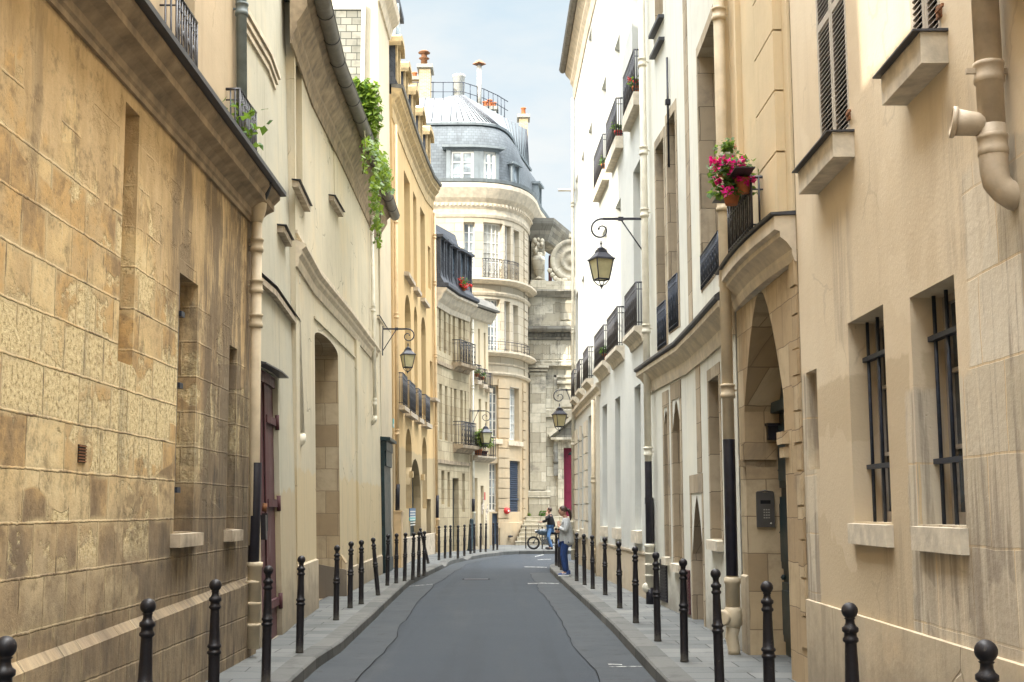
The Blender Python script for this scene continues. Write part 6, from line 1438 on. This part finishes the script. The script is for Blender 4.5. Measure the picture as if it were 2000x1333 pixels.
topsL = [(12, 1241), (289, 1168), (425, 1130.5), (525.3, 1104), (589.4, 1085), (659.2, 1064.7), (685.8, 1057.1), (707.5, 1054.6), (726.8, 1049.2, 'lean'), (757.9, 1043), (775.1, 1041.6), (791.4, 1040.2), (807.2, 1039.4), (818.7, 1037.8), (829, 1037)]
baseL = [(903, 1035), (993, 1008), (1075, 1000), (1187, 1008), (1283, 970), (1377, 940), (1435, 928), (1527, 915), (1605, 908), (1722, 888), (1778, 880)]
spots = []
for x, y in topsR: q = gnd(x, y, 1.235); spots.append((q[0], q[1], 0, 'R'))
for t in topsL: q = gnd(t[0], t[1], 1.235); spots.append((q[0], q[1], 1 if len(t) > 2 else 0, 'L'))
for x, y in baseL: q = gnd(740+x/7.692, 960+y/7.692, .14); spots.append((q[0], q[1], 0, 'L'))
q = gnd(740+745/7.692, 960+1085/7.692); spots.append((q[0], q[1], 2, 'L'))
for x, y in ((1092.5, 1108), (1086.5, 1105), (1096.5, 1114)): q = gnd(x, y); spots.append((q[0], q[1], 0, 'R'))
for x, y in ((1027, 1071), (1059, 1072)): q = gnd(x, y+.5); spots.append((q[0], q[1], 3, 'C'))
grp = 'black iron bollards along the kerbs'
ordw = ['nearest', 'second', 'third', 'fourth', 'fifth', 'sixth', 'seventh', 'eighth', 'ninth', 'tenth', 'eleventh', 'twelfth', 'thirteenth', 'fourteenth', 'fifteenth']
cnt = {'R': 0, 'L': 0, 'C': 0}; first = True
LS = sorted(spots, key=lambda s: s[1])
for x, y, ln, side in LS:
    o = bol if first else bol.copy()
    if not first: COL.objects.link(o)
    first = False; o.location = (x, y, .14-(.0 if side != 'L' else .14-dip(y)*1.0 if False else 0)); o.rotation_euler.z = random.uniform(0, 3)
    o.rotation_euler.x = random.gauss(0, .006); o.rotation_euler.y = random.gauss(0, .006)
    n_ = cnt[side]; cnt[side] += 1
    if ln == 1: o.rotation_euler = (0, radians(-6.0), 0); o.location.x += .13
    if ln == 2: o.rotation_euler = (0, radians(-14), 0)
    if ln == 3: o.scale = (.62, .62, .84)
    if ln == 1: lab = 'black ball-topped bollard leaning left, in the left pavement row'
    elif ln == 2: lab = 'far black bollard knocked over at a steep lean, before the ashlar house'
    elif side == 'C': lab = ('thin black post left of the motorcycle front wheel', 'thin black post in front of the motorcycle engine')[min(n_, 1)]
    elif n_ < 15: lab = ordw[n_]+' black ball-topped bollard on the '+('right' if side == 'R' else 'left')+' pavement, from the front'
    elif side == 'L': lab = 'small far bollard before the cream houses, number %d from the left' % (n_-14)
    else: lab = 'black bollard beside the standing woman'
    tag(o, lab, 'bollard', grp)
# ================================================================ plants
rnd = random.Random(21)
# climbing vine hanging over the gable and the gutter
vm_ = MB(); pts = []
for i in range(1500):      # clump on the gable
    x = rnd.uniform(688, 742); y = rnd.uniform(150, 300)
    lim = 156 if x < 728 else 156+(x-728)*3
    if y < lim or x > 741-max(0, y-240)*.25: continue
    p = atY(x, y, 31.85-rnd.uniform(0, .35)); pts.append(p)
leaves(vm_, pts, .17, .05, 1, .5, M['leafy'], rnd)
def onX(x, y, X): r = ray(x, y); t = X/r[0]; return Vector((X, r[1]*t, CZ+r[2]*t))
def strand(x0, y0, x1, y1, n, w, X=-2.74, sz=.13):
    P = [onX(x0+(x1-x0)*t/n+rnd.gauss(0, w), y0+(y1-y0)*t/n, X+rnd.gauss(0, .05)) for t in range(n)]
    leaves(vm_, P, sz, .035, 1, .8, M['leafy'], rnd)
strand(724, 270, 752, 345, 170, 6); strand(745, 300, 759, 355, 100, 3.5); strand(714, 265, 712, 335, 60, 1.6, -2.8, .10)
strand(742, 320, 733, 365, 100, 5); strand(733, 355, 738, 445, 110, 2.8); strand(737, 430, 741, 480, 60, 1.8, -2.74, .09); strand(728, 345, 725, 400, 50, 2, -2.78, .10); strand(752, 330, 762, 375, 70, 2.5)
v = vm_.build('leaves', None, org=Vector((-4, 31.6, 9.5)))
vt = thing('climbing_vine', (-4, 31.6, 9.5), 'bright green vine covering the gable foot and trailing over the gutter end', 'vine'); v.parent = vt; v.location = (0, 0, 0)
mb = MB().mat(M['stem'])
for a, b in (((722, 270), (738, 345)), ((738, 345), (741, 470)), ((745, 300), (758, 360)), ((712, 255), (708, 340))):
    A_, B_ = onX(*a, -2.76), onX(*b, -2.76); mb.tube([A_, A_.lerp(B_, .5)+Vector((.04, 0, .02)), B_], .012, 5)
s_o = mb.build('stem', vt)
def plant(name, center, r, n, size, leaf, label, cat='plant', pot=None, flowers=None, nf=0, group=None, squash=.8, stemz=0, fs=.05):
    t = thing(name, tuple(center), label, cat, group); rn = random.Random(hash(label) % 999 if False else len(label)*7+n)
    mb = MB(); pts = []
    for i in range(n):
        a = rn.uniform(0, 2*pi); q = rn.uniform(0, 1)**.5*r; h = rn.uniform(-.6, 1)*r*squash; lump = 1+.35*sin(a*3+rn.random())
        pts.append(Vector(center)+Vector((q*cos(a)*lump, q*sin(a)*lump, h+r*.6+stemz)))
    leaves(mb, pts, size, .02, 1, .2, M[leaf], rn); mb.build('foliage', t)
    mb = MB().mat(M['stem'])
    for i in range(7): a = rn.uniform(0, 6.28); mb.tube([Vector(center)+Vector((0, 0, .02)), Vector(center)+Vector((cos(a)*r*.3, sin(a)*r*.3, r*.5+stemz*.6)), Vector(center)+Vector((cos(a)*r*.7, sin(a)*r*.7, r*.9+stemz))], [.01, .007, .004], 5)
    mb.build('stem', t)
    if flowers:
        mb = MB()
        for i in range(nf):
            a = rn.uniform(0, 2*pi); c0 = Vector(center)+Vector((r*1.02*cos(a)-.02, -abs(r*1.02*sin(a)), rn.uniform(-.5, 1.1)*r*squash+r*.5+stemz))
            leaves(mb, [c0]*24, fs, fs*.55, 1, 0, M[flowers], rn)
        mb.build('blossom', t)
    if pot:
        h, pr, pm = pot; mb = MB().mat(M[pm]); mb.lathe([(pr*.7, -h), (pr, -.03), (pr*1.12, -.03), (pr*1.12, .01), (pr*.9, .01), (pr*.85, -.02), (0, -.025)], center, 14); mb.build('pot', t)
    return t
D = .34
def onQ2(x, y, d): u, z = Q2.pick(x, y, d); return Q2.at(u, z, d)
plant('pot_plant', onQ2(1421, 303, .34), .10, 170, .05, 'leafd', 'small bushy green plant in a grey pot, topmost above the pink geraniums', pot=(.14, .08, 'concrete'), flowers='petalr', nf=1, fs=.02)
plant('pot_plant', onQ2(1412, 322, .38), .07, 60, .045, 'leafd', 'small plant in a tilted terracotta pot left of the grey pot, above the geraniums', pot=(.13, .08, 'terra'))
plant('geranium', onQ2(1428, 375, .40), .19, 420, .075, 'leafd', 'magenta geranium spilling over the curved ledge above the stone gateway arch', cat='flowering plant', flowers='petal', nf=8, fs=.05, squash=1.3, pot=(.14, .09, 'terra'))
plant('geranium', onQ2(1452, 352, .30), .10, 110, .065, 'leafd', 'upper magenta geranium beside the iron railing on the curved ledge', cat='flowering plant', flowers='petal', nf=6, fs=.04, squash=1.4, pot=(.14, .08, 'terra'))
mb = MB().mat(M['iron']); a, b = onQ2(1400, 345, .38), onQ2(1450, 325, .38)
mb.box((a.x-.06, b.y-.02, b.z-.02), (a.x+.14, a.y, b.z-.01)); 
for q in (a, b): mb.tube([q+Vector((-.06, 0, -.02)), q+Vector((-.06, 0, .08))], .006, 5)
tag(mb.build('plant_shelf', org=Vector(a)), 'small black iron shelf holding the two upper plant pots', 'shelf')
u, z = P1u.pick(482, 300, .2); q = P1u.at(u, z-.1, .16)
plant('pot_plant', P1u.at(P1u.pick(480, 300, .2)[0], cz+.62, .14), .24, 90, .11, 'leafd', 'green leafy plant climbing the iron window guard above the stone cornice', pot=(.16, .09, 'terra'), squash=1.4, stemz=.1)
for k, (x, y, d, lab, flw, pm) in enumerate(((1243, 205, .09, 'red-flowered plant in the nearest upper balcony of the white building', 'petalr', 'terra'), (1208, 288, .09, 'white-flowered plant in a red pot on the second upper balcony', None, 'red'), (1176, 360, .1, 'pale leafy plant on the third upper balcony of the white building', None, 'terra'))):
    c = cols4[k]; p = Q4.at(c[0]+.18, zf2+.17, .07); plant('balcony_plant', p, .13, 80, .07, 'leafd', lab, flowers=flw, nf=3 if flw else 0, pot=(.15, .09, pm), fs=.04)
plant('balcony_plant', Q4.at(cols4[2][0]+.2, zf1+.17, .07), .14, 90, .08, 'leafd', 'dark green plant on a lower balcony, left of the hanging lantern post', pot=(.15, .08, 'terra'))
p = P6.at(.55, P6.pick(925, 893)[1]+.3, .15); plant('balcony_shrub', p, .42, 420, .13, 'leafy', 'large bright green shrub on the balcony of the pale corner house', cat='shrub', pot=(.25, .16, 'terra'), stemz=.2)
p = P6.at(1.1, P6.pick(925, 893)[1]+.26, .15); plant('balcony_shrub', p, .28, 200, .11, 'leafy', 'smaller yellow-green shrub in the second balcony pot of the corner house', cat='shrub', pot=(.2, .15, 'wine'), stemz=.15)
p = P5.at(P5.pick(895, 560)[0], cz5+.55, .25); plant('roof_plant', p, .25, 110, .09, 'leafd', 'small red-flowered plant in the mansard gutter of the ashlar house', flowers='petalr', nf=5, fs=.09, pot=(.15, .1, 'terra'))
for k, (x, y) in enumerate(((924, 735), (935, 741))):
    u_, z_ = P6.pick(x, y); plant('window_box', P6.at(min(u_+.15, 1.6), z_+.1, .1), .15, 60, .08, 'leafd', ('dark foliage in the first small window guard of the corner house', 'red-flowered foliage in the second small window guard of the corner house')[k], flowers='petalr' if k else None, nf=2, pot=(.12, .08, 'terra'), fs=.05)
q = atY(1061, 1005, 60.1); plant('weed', (q.x, 60.0, fl+.02), .13, 70, .12, 'leafd', 'small weed growing at the foot of the church pilaster', squash=1.6)
q = atY(1035, 1003, 59.9); plant('weed', (q.x-.05, 59.9, fl+.02), .12, 40, .09, 'leafy', 'pale weed at the corner between the church and the round building')

# ================================================================ people
def skin(name, J, E, mat, parent, lvl=2, org=None):
    """grow one continuous surface over a chain of joints {key: ((x,y,z), radius or (rx, ry))}"""
    ks = list(J); me = bpy.data.meshes.new(name); me.from_pydata([J[k][0] for k in ks], [(ks.index(a), ks.index(b)) for a, b in E], [])
    o = bpy.data.objects.new(name, me); COL.objects.link(o)
    o.modifiers.new('skin', 'SKIN'); m2 = o.modifiers.new('sub', 'SUBSURF'); m2.levels = lvl; m2.render_levels = lvl
    sv = me.skin_vertices[0].data
    for i, k in enumerate(ks):
        r = J[k][1]; sv[i].radius = r if isinstance(r, tuple) else (r, r)
    sv[0].use_root = True
    dg = bpy.context.evaluated_depsgraph_get(); m = bpy.data.meshes.new_from_object(o.evaluated_get(dg)); m.name = name
    bpy.data.objects.remove(o); m.materials.clear(); m.materials.append(mat)
    for p in m.polygons: p.use_smooth = True
    n = bpy.data.objects.new(name, m); COL.objects.link(n)
    if parent: n.parent = parent
    return n
def chain(*k): return list(zip(k, k[1:]))
def hand(J, E, wrist, p, d, side, key, curl=.5):
    """five separate fingers from the palm; d = direction of the fingers, side = thumb side"""
    d = Vector(d).normalized(); s_ = Vector(side).normalized(); n_ = d.cross(s_).normalized(); p = Vector(p)
    J[key+'palm'] = (tuple(p+d*.045), (.032, .02)); E.append((wrist, key+'palm'))
    for i, (off, L) in enumerate(((-.027, .058), (-.009, .072), (.009, .078), (.027, .070))):
        a = p+d*.08+s_*off; b = a+d*L*.5+n_*L*.15*curl; c = b+(d*(1-curl)+n_*curl).normalized()*L*.5
        for t, q, r in ((0, a, .010), (1, b, .009), (2, c, .007)): J[key+'f%d%d' % (i, t)] = (tuple(q), r)
        E += [(key+'palm', key+'f%d0' % i), (key+'f%d0' % i, key+'f%d1' % i), (key+'f%d1' % i, key+'f%d2' % i)]
    a = p+d*.02+s_*.035; b = a+(d*.6+s_*.8).normalized()*.04; J[key+'t0'] = (tuple(a), .012); J[key+'t1'] = (tuple(b), .010); J[key+'t2'] = (tuple(b+d*.03), .008)
    E += [(key+'palm', key+'t0'), (key+'t0', key+'t1'), (key+'t1', key+'t2')]
def head(mb_parent, c, face, r=.1, hairl='pony', ws=1.0, skinm='skin'):
    """head with nose, chin, brow, ears; face = unit vector it looks along"""
    f = Vector(face).normalized(); up = Vector((0, 0, 1)); s = f.cross(up).normalized(); up = s.cross(f).normalized(); c = Vector(c)
    mb = MB().mat(M[skinm]); mb.smooth = True; N, K = 20, 14; V = []
    for i in range(K+1):
        row = []
        for j in range(N):
            th = pi*i/K; ph = 2*pi*j/N; x, y, z = sin(th)*cos(ph), sin(th)*sin(ph), cos(th)
            rx, ry, rz = .098, .076, .125
            jaw = max(0, -z); rxx = rx*(1-.18*jaw) ; ryy = ry*(1-.32*jaw**1.3)
            p = Vector((x*rxx+(.012*jaw if x > 0 else 0), y*ryy, z*rz))
            if x > .75: 
                if abs(y) < .3 and -.35 < z < .05: p.x += .020*(1-abs(y)/.3)*(1-abs(z+.18)/.2 if abs(z+.18) < .2 else 0)
                if .0 < z < .25 and .15 < abs(y) < .55: p.x -= .010
            row.append(c+f*p.x*r/.1+s*p.y*r/.1+up*p.z*r/.1)
        V.append(row)
    for i in range(K):
        for j in range(N):
            q = [V[i][j], V[i][(j+1) % N], V[i+1][(j+1) % N], V[i+1][j]]
            if i == 0: q = [q[0], q[2], q[3]]
            elif i == K-1: q = q[:3]
            mb.face(q)
    for sg in (-1, 1): mb.ball(c+s*sg*.078*r/.1+up*-.005, .026*r/.1, 8, (.8, .5, 1.2))
    return mb, f, s, up
# woman in a grey cardigan, leaning her chin on one hand, facing left
wx, wy = gnd(1102, 1125)
wm_ = thing('person', (wx, wy, .14), 'woman in grey cardigan and blue jeans standing on the right kerb, hand at chin', 'person')
ang = radians(8)
J = {'pel': ((.02, 0, .92), (.125, .11)), 'wa': ((.045, 0, 1.06), (.10, .095)), 'ch': ((.05, 0, 1.25), (.11, .125)), 'nk0': ((.05, 0, 1.40), (.06, .06)), 'nk1': ((.02, 0, 1.455), .05), 'hd': ((-.005, 0, 1.50), .055),
     'hl': ((.02, -.09, .88), .095), 'kl': ((-.03, -.09, .50), .062), 'al': ((.03, -.09, .09), .042), 'fl': ((-.08, -.10, .04), .038),
     'hr': ((.02, .09, .88), .095), 'kr': ((.02, .10, .50), .062), 'ar': ((.07, .11, .09), .042), 'fr': ((-.04, .12, .04), .038),
     'sl': ((.06, -.17, 1.35), .058), 'el': ((.03, -.23, 1.08), .044), 'wl': ((-.14, -.07, 1.20), .030),
     'sr': ((.06, .17, 1.35), .058), 'er': ((.02, .23, 1.08), .044), 'wr': ((-.15, .05, 1.06), .030)}
E = chain('pel', 'wa', 'ch', 'nk0', 'nk1', 'hd')+chain('pel', 'hl', 'kl', 'al', 'fl')+chain('pel', 'hr', 'kr', 'ar', 'fr')+chain('ch', 'sl', 'el', 'wl')+chain('ch', 'sr', 'er', 'wr')
hand(J, E, 'wl', (-.14, -.07, 1.21), (.05, .3, 1.0), (.9, 0, .1), 'L', .5); hand(J, E, 'wr', (-.15, .05, 1.06), (-.3, -1, .15), (0, .2, 1), 'R', .4)
body = skin('body', J, E, M['skin'], wm_)
hm, f, s, up = head(None, (-.035, 0, 1.565), (-1, -.12, -.10), .098)
hm.mat(M['skin']); ho = hm.build('head', wm_); ho.location = (0, 0, 0)
hc = Vector((-.035, 0, 1.565))
mb = MB().mat(M['hair']); mb.smooth = True
cc = hc+Vector((.022, 0, .028)); N = 18
for i in range(9):
    for j in range(N):
        def hp(i, j):
            th = pi*.60*i/9; ph = 2*pi*j/N; k = 1+.015*sin(9*ph); fr = -cos(ph)
            th2 = th*(1-.34*max(0, fr)); return cc+Vector((.108*sin(th2)*cos(ph)*k, .088*sin(th2)*sin(ph)*k, .118*cos(th2)*k))
        q = [hp(i, j), hp(i, j+1), hp(i+1, j+1), hp(i+1, j)]
        mb.face(q[:1]+q[2:] if i == 0 else q)
mb.build('hair', wm_)
J = {'a': ((.08, 0, 1.62), .035), 'b': ((.125, 0, 1.60), .045), 'c': ((.155, 0, 1.52), .045), 'd': ((.165, 0, 1.42), .032), 'e': ((.16, 0, 1.34), .015)}
skin('ponytail', J, chain('a', 'b', 'c', 'd', 'e'), M['hair'], wm_)
mb = MB().mat(M['black']); e0 = hc+Vector((-.105, 0, .012))
for sg in (-1, 1):
    cq = e0+Vector((.006, sg*.034, 0)); mb.tube([cq+Vector((0, .024*cos(a*pi/5), .019*sin(a*pi/5))) for a in range(10)], .0035, 5, closed=True); mb.tube([cq+Vector((0, sg*.024, .005)), hc+Vector((.0, sg*.080, .012))], .003, 5)
mb.build('glasses', wm_)
# trousers
J = {'p': ((.03, 0, .92), (.17, .15)), 'hl': ((.02, -.085, .80), .112), 'kl': ((-.03, -.09, .50), .085), 'cl': ((.0, -.09, .30), .078), 'al': ((.03, -.09, .085), .064), 'hr': ((.03, .085, .80), .112), 'kr': ((.02, .10, .50), .072), 'cr': ((.045, .105, .30), .066), 'ar': ((.07, .11, .085), .064)}
skin('jeans', J, chain('p', 'hl', 'kl', 'cl', 'al')+chain('p', 'hr', 'kr', 'cr', 'ar'), M['denim'], wm_)
# cardigan, longer at the back
J = {'hem': ((.085, 0, .70), (.23, .20)), 'h2': ((.065, 0, .86), (.225, .20)), 'wa': ((.055, 0, 1.05), (.20, .18)), 'ch': ((.055, 0, 1.26), (.17, .18)), 'nk': ((.05, 0, 1.41), (.085, .09)),
     'sl': ((.06, -.17, 1.345), .082), 'ml': ((.05, -.215, 1.20), .076), 'el': ((.03, -.235, 1.075), .072), 'wl': ((-.115, -.09, 1.18), .052), 'sr': ((.06, .17, 1.345), .072), 'mr': ((.05, .215, 1.20), .066), 'er': ((.02, .235, 1.075), .062), 'wr': ((-.12, .07, 1.06), .045)}
skin('cardigan', J, chain('hem', 'h2', 'wa', 'ch', 'nk')+chain('ch', 'sl', 'ml', 'el', 'wl')+chain('ch', 'sr', 'mr', 'er', 'wr'), M['knit'], wm_)
for sx, sy in ((0, -.095), (.045, .115)):
    mb = MB().mat(M['sole']); mb.smooth = True
    sec = [(-.17, .030, .030), (-.12, .046, .045), (-.05, .048, .07), (.02, .038, .10), (.07, .038, .115), (.095, .030, .10)]
    R0 = []
    for x, w, h in sec: R0.append([Vector((sx+x+.02, sy+w*cos(a*pi/6)*1.05, .0 if a in (0, 6) else h*sin(a*pi/6))) for a in range(7)])
    mb.smooth = False; mb.mat(M['sole'])
    out = [(sx+x+.02, sy+w*1.12) for x, w, h in sec]+[(sx+x+.02, sy-w*1.12) for x, w, h in sec[::-1]]
    n = len(out); 
    for i in range(n): a, b = out[i], out[(i+1) % n]; mb.face([(*a, 0), (*b, 0), (*b, .028), (*a, .028)])
    mb.face([(*a, .0) for a in out]); mb.face([(*a, .028) for a in out])
    mb.mat(M['shoe']); mb.smooth = True
    for A_, B_ in zip(R0, R0[1:]):
        for i in range(6): mb.face([A_[i]+Vector((0, 0, .026)), B_[i]+Vector((0, 0, .026)), B_[i+1]+Vector((0, 0, .026)), A_[i+1]+Vector((0, 0, .026))])
    mb.face([p+Vector((0, 0, .026)) for p in R0[0]]); mb.face([p+Vector((0, 0, .026)) for p in R0[-1]])
    mb.mat(M['sole']); mb.tube([(sx-.06, sy-.052, .05), (sx-.01, sy-.05, .045), (sx+.05, sy-.046, .075)], .006, 5)
    so = mb.build('shoe', wm_); so.location = (0, 0, 0)
for o in wm_.children: o.location = (0, 0, 0)
wm_['_org'] = (0, 0, 0)
for o in wm_.children:     # meshes above were built in local coordinates
    if o.name.split('.')[0] in ('head', 'hair', 'glasses', 'shoe'):
        o.data.transform(Matrix.Translation(Vector((wx, wy, .14))))
wm_.rotation_euler = (0, 0, 0)

# ---- motorcycle, side on, wheel to the left
mq = gnd(1042, 1073.5); my = mq[1]; mx0 = mq[0]
mc = thing('motorcycle', (mx0, my, .14), 'blue-grey motorcycle with chrome engine and spoked wheels parked before the church steps', 'motorcycle')
mc['_org'] = (0, 0, 0)
Rw = .315
for nm, cx_ in (('front', 0), ('rear', 1.38)):
    c = Vector((cx_, 0, Rw)); mb = MB().mat(M['tyre']); mb.tube([c+Vector((.275*cos(t*pi/16), 0, .275*sin(t*pi/16))) for t in range(32)], .045, 8, closed=True); w_ = mb.build('wheel', mc)
    mb = MB().mat(M['chrome']); mb.tube([c+Vector((.232*cos(t*pi/14), 0, .232*sin(t*pi/14))) for t in range(28)], .012, 6, closed=True); mb.lathe([(.05, -.05), (.055, 0), (.05, .05)], c, 12, axis=(0, 1, 0))
    for t in range(18): a = t*pi/9; mb.tube([c+Vector((.04*cos(a+.5), .03*(-1)**t, .04*sin(a+.5))), c+Vector((.23*cos(a), 0, .23*sin(a)))], .003, 3)
    mb.build('rim', w_)
    mb = MB().mat(M['chrome']); 
    A_ = [c+Vector((.335*cos(a), y, .335*sin(a))) for y in (-.05, .05) for a in [radians(40+110*k/8) if nm == 'front' else radians(30+120*k/8) for k in range(9)]]
    for k in range(8): mb.face([A_[k], A_[k+1], A_[k+10], A_[k+9]]); mb.face([v_*1+Vector((0, 0, .006)) for v_ in (A_[k], A_[k+1], A_[k+10], A_[k+9])])
    mb.build('mudguard', mc)
mb = MB().mat(M['chrome'])
for y in (-.07, .07): mb.tube([(0, y, Rw), (.16, y, .62), (.26, y, .90)], [.022, .02, .018], 8)
mb.build('fork', mc)
mb = MB().mat(M['chrome']); mb.tube([(.30, -.36, 1.02), (.24, -.24, 1.06), (.27, -.08, .96), (.27, .08, .96), (.24, .24, 1.06), (.30, .36, 1.02)], .012, 6); mb.tube([(.27, -.28, 1.05), (.25, -.32, 1.18)], .006, 4); mb.lathe([(.05, 0), (.055, .012), (0, .02)], (.25, -.33, 1.2), 10, axis=(-1, 0, 0)); mb.build('handlebar', mc)
mb = MB().mat(M['chrome']); mb.lathe([(.085, 0), (.09, -.03), (.06, -.11), (0, -.13)], (.08, 0, .86), 14, axis=(-1, 0, 0)); hl = mb.build('headlight', mc)
mb = MB().mat(M['white']); mb.lathe([(.08, 0), (.04, .018), (0, .022)], (.08, 0, .86), 14, axis=(-1, 0, 0)); mb.build('lens', hl)
mb = MB().mat(M['bikeblue']); mb.smooth = True; mb.ball((.52, 0, .83), .27, 14, (1.05, .6, .62)); mb.ball((.36, 0, .83), .18, 12, (1.1, .8, .8)); mb.build('fuel_tank', mc)
mb = MB().mat(M['black']); mb.ball((.95, 0, .78), .30, 12, (1.1, .48, .26)); mb.build('seat', mc)
mb = MB().mat(M['sleeve']); mb.tube([(.24, 0, .84), (.35, 0, .45), (.45, 0, .28), (.95, 0, .27), (1.1, 0, .62), (.3, 0, .74)], .022, 7); mb.tube([(1.0, .09, .30), (1.38, .09, Rw)], .02, 6); mb.tube([(1.0, -.09, .30), (1.38, -.09, Rw)], .02, 6); mb.tube([(1.2, -.1, .7), (1.38, -.1, Rw)], .03, 7); mb.build('frame', mc)
mb = MB().mat(M['chrome']); mb.box((.38, -.13, .24), (.95, .13, .48)); mb.lathe([(.14, -.19), (.15, -.17), (.15, .17), (.14, .19)], (.62, 0, .38), 14, axis=(0, 1, 0))
for k in range(7): mb.box((.50+.0*k, -.11-.004*(k % 2), .46+k*.035), (.70, .11+.004*(k % 2), .475+k*.035)); 
mb.box((.53, -.08, .45), (.67, .08, .72)); mb.build('engine', mc)
mb = MB().mat(M['chrome']); mb.tube([(.50, -.1, .60), (.42, -.13, .45), (.52, -.15, .27), (.9, -.16, .22), (1.5, -.16, .30)], [.022, .022, .026, .04, .045], 8); mb.build('exhaust', mc)
mc.scale = (.84, .84, .84)

# ---- man in black sitting on the motorcycle, seen from behind
px_, py_ = gnd(1078, 1079.5); px_ = mx0+.74; py_ = my-.02
mn = thing('person', (px_, py_, .14), 'person in a black jacket and light blue jeans sitting astride the motorcycle', 'person')
S_ = .0
J = {'pel': ((.0, 0, .90), (.15, .14)), 'wa': ((-.02, 0, 1.05), (.12, .13)), 'ch': ((-.06, 0, 1.26), (.12, .16)), 'nk': ((-.07, 0, 1.42), .055), 'hd': ((-.08, 0, 1.48), .055),
     'hl': ((-.05, -.12, .86), .085), 'kl': ((-.14, -.24, .52), .06), 'al': ((.0, -.26, .10), .042), 'fl': ((-.12, -.28, .04), .036), 'hr': ((-.05, .12, .86), .085), 'kr': ((-.16, .24, .52), .06), 'ar': ((-.04, .26, .10), .042), 'fr': ((-.16, .28, .04), .036),
     'sl': ((-.06, -.18, 1.38), .058), 'el': ((-.22, -.24, 1.18), .042), 'wl': ((-.20, -.12, 1.38), .03), 'sr': ((-.06, .18, 1.38), .058), 'er': ((-.20, .24, 1.14), .042), 'wr': ((-.42, .2, 1.10), .03)}
E = chain('pel', 'wa', 'ch', 'nk', 'hd')+chain('pel', 'hl', 'kl', 'al', 'fl')+chain('pel', 'hr', 'kr', 'ar', 'fr')+chain('ch', 'sl', 'el', 'wl')+chain('ch', 'sr', 'er', 'wr')
hand(J, E, 'wl', (-.20, -.12, 1.39), (.1, .2, 1), (.9, 0, 0), 'L'); hand(J, E, 'wr', (-.42, .2, 1.10), (-1, .1, -.1), (0, -1, 0), 'R', .8)
skin('body', J, E, M['skin'], mn, 1)
hm, f, s, up = head(None, (-.10, 0, 1.575), (-1, .1, 0), .098); ho = hm.build('head', mn, org=Vector()); ho.location = (0, 0, 0)
mb = MB().mat(M['hair']); mb.ball((-.075, 0, 1.605), .103, 12, (1.02, .86, 1.0)); ho = mb.build('hair', mn, org=Vector()); ho.location = (0, 0, 0)
J = {'p': ((.0, 0, .88), (.16, .15)), 'hl': ((-.05, -.12, .85), .098), 'kl': ((-.145, -.24, .52), .078), 'al': ((-.0, -.26, .07), .066), 'hr': ((-.05, .12, .85), .098), 'kr': ((-.165, .24, .52), .078), 'ar': ((-.04, .26, .07), .066)}
skin('jeans', J, chain('p', 'hl', 'kl', 'al')+chain('p', 'hr', 'kr', 'ar'), M['denim2'], mn, 1)
J = {'h': ((.0, 0, .84), (.215, .20)), 'wa': ((-.02, 0, 1.04), (.195, .19)), 'ch': ((-.06, 0, 1.27), (.175, .20)), 'nk': ((-.07, 0, 1.43), .085), 'sl': ((-.06, -.18, 1.37), .072), 'el': ((-.22, -.24, 1.18), .07), 'wl': ((-.205, -.13, 1.35), .055), 'sr': ((-.06, .18, 1.37), .085), 'er': ((-.20, .24, 1.15), .07), 'wr': ((-.39, .2, 1.11), .052)}
skin('jacket', J, chain('h', 'wa', 'ch', 'nk')+chain('ch', 'sl', 'el', 'wl')+chain('ch', 'sr', 'er', 'wr'), M['black'], mn, 1)
for sx, sy in ((-.03, -.27), (-.07, .27)): mb = MB().mat(M['sleeve']); mb.smooth = True; mb.ball((sx-.10, sy, .045), .06, 8, (1.6, .8, .75)); mb.ball((sx+.03, sy, .05), .055, 8, (1, .8, .9)); ho = mb.build('shoe', mn, org=Vector()); ho.location = (0, 0, 0)

for o in bpy.data.objects:
    if '_org' in o: del o['_org']
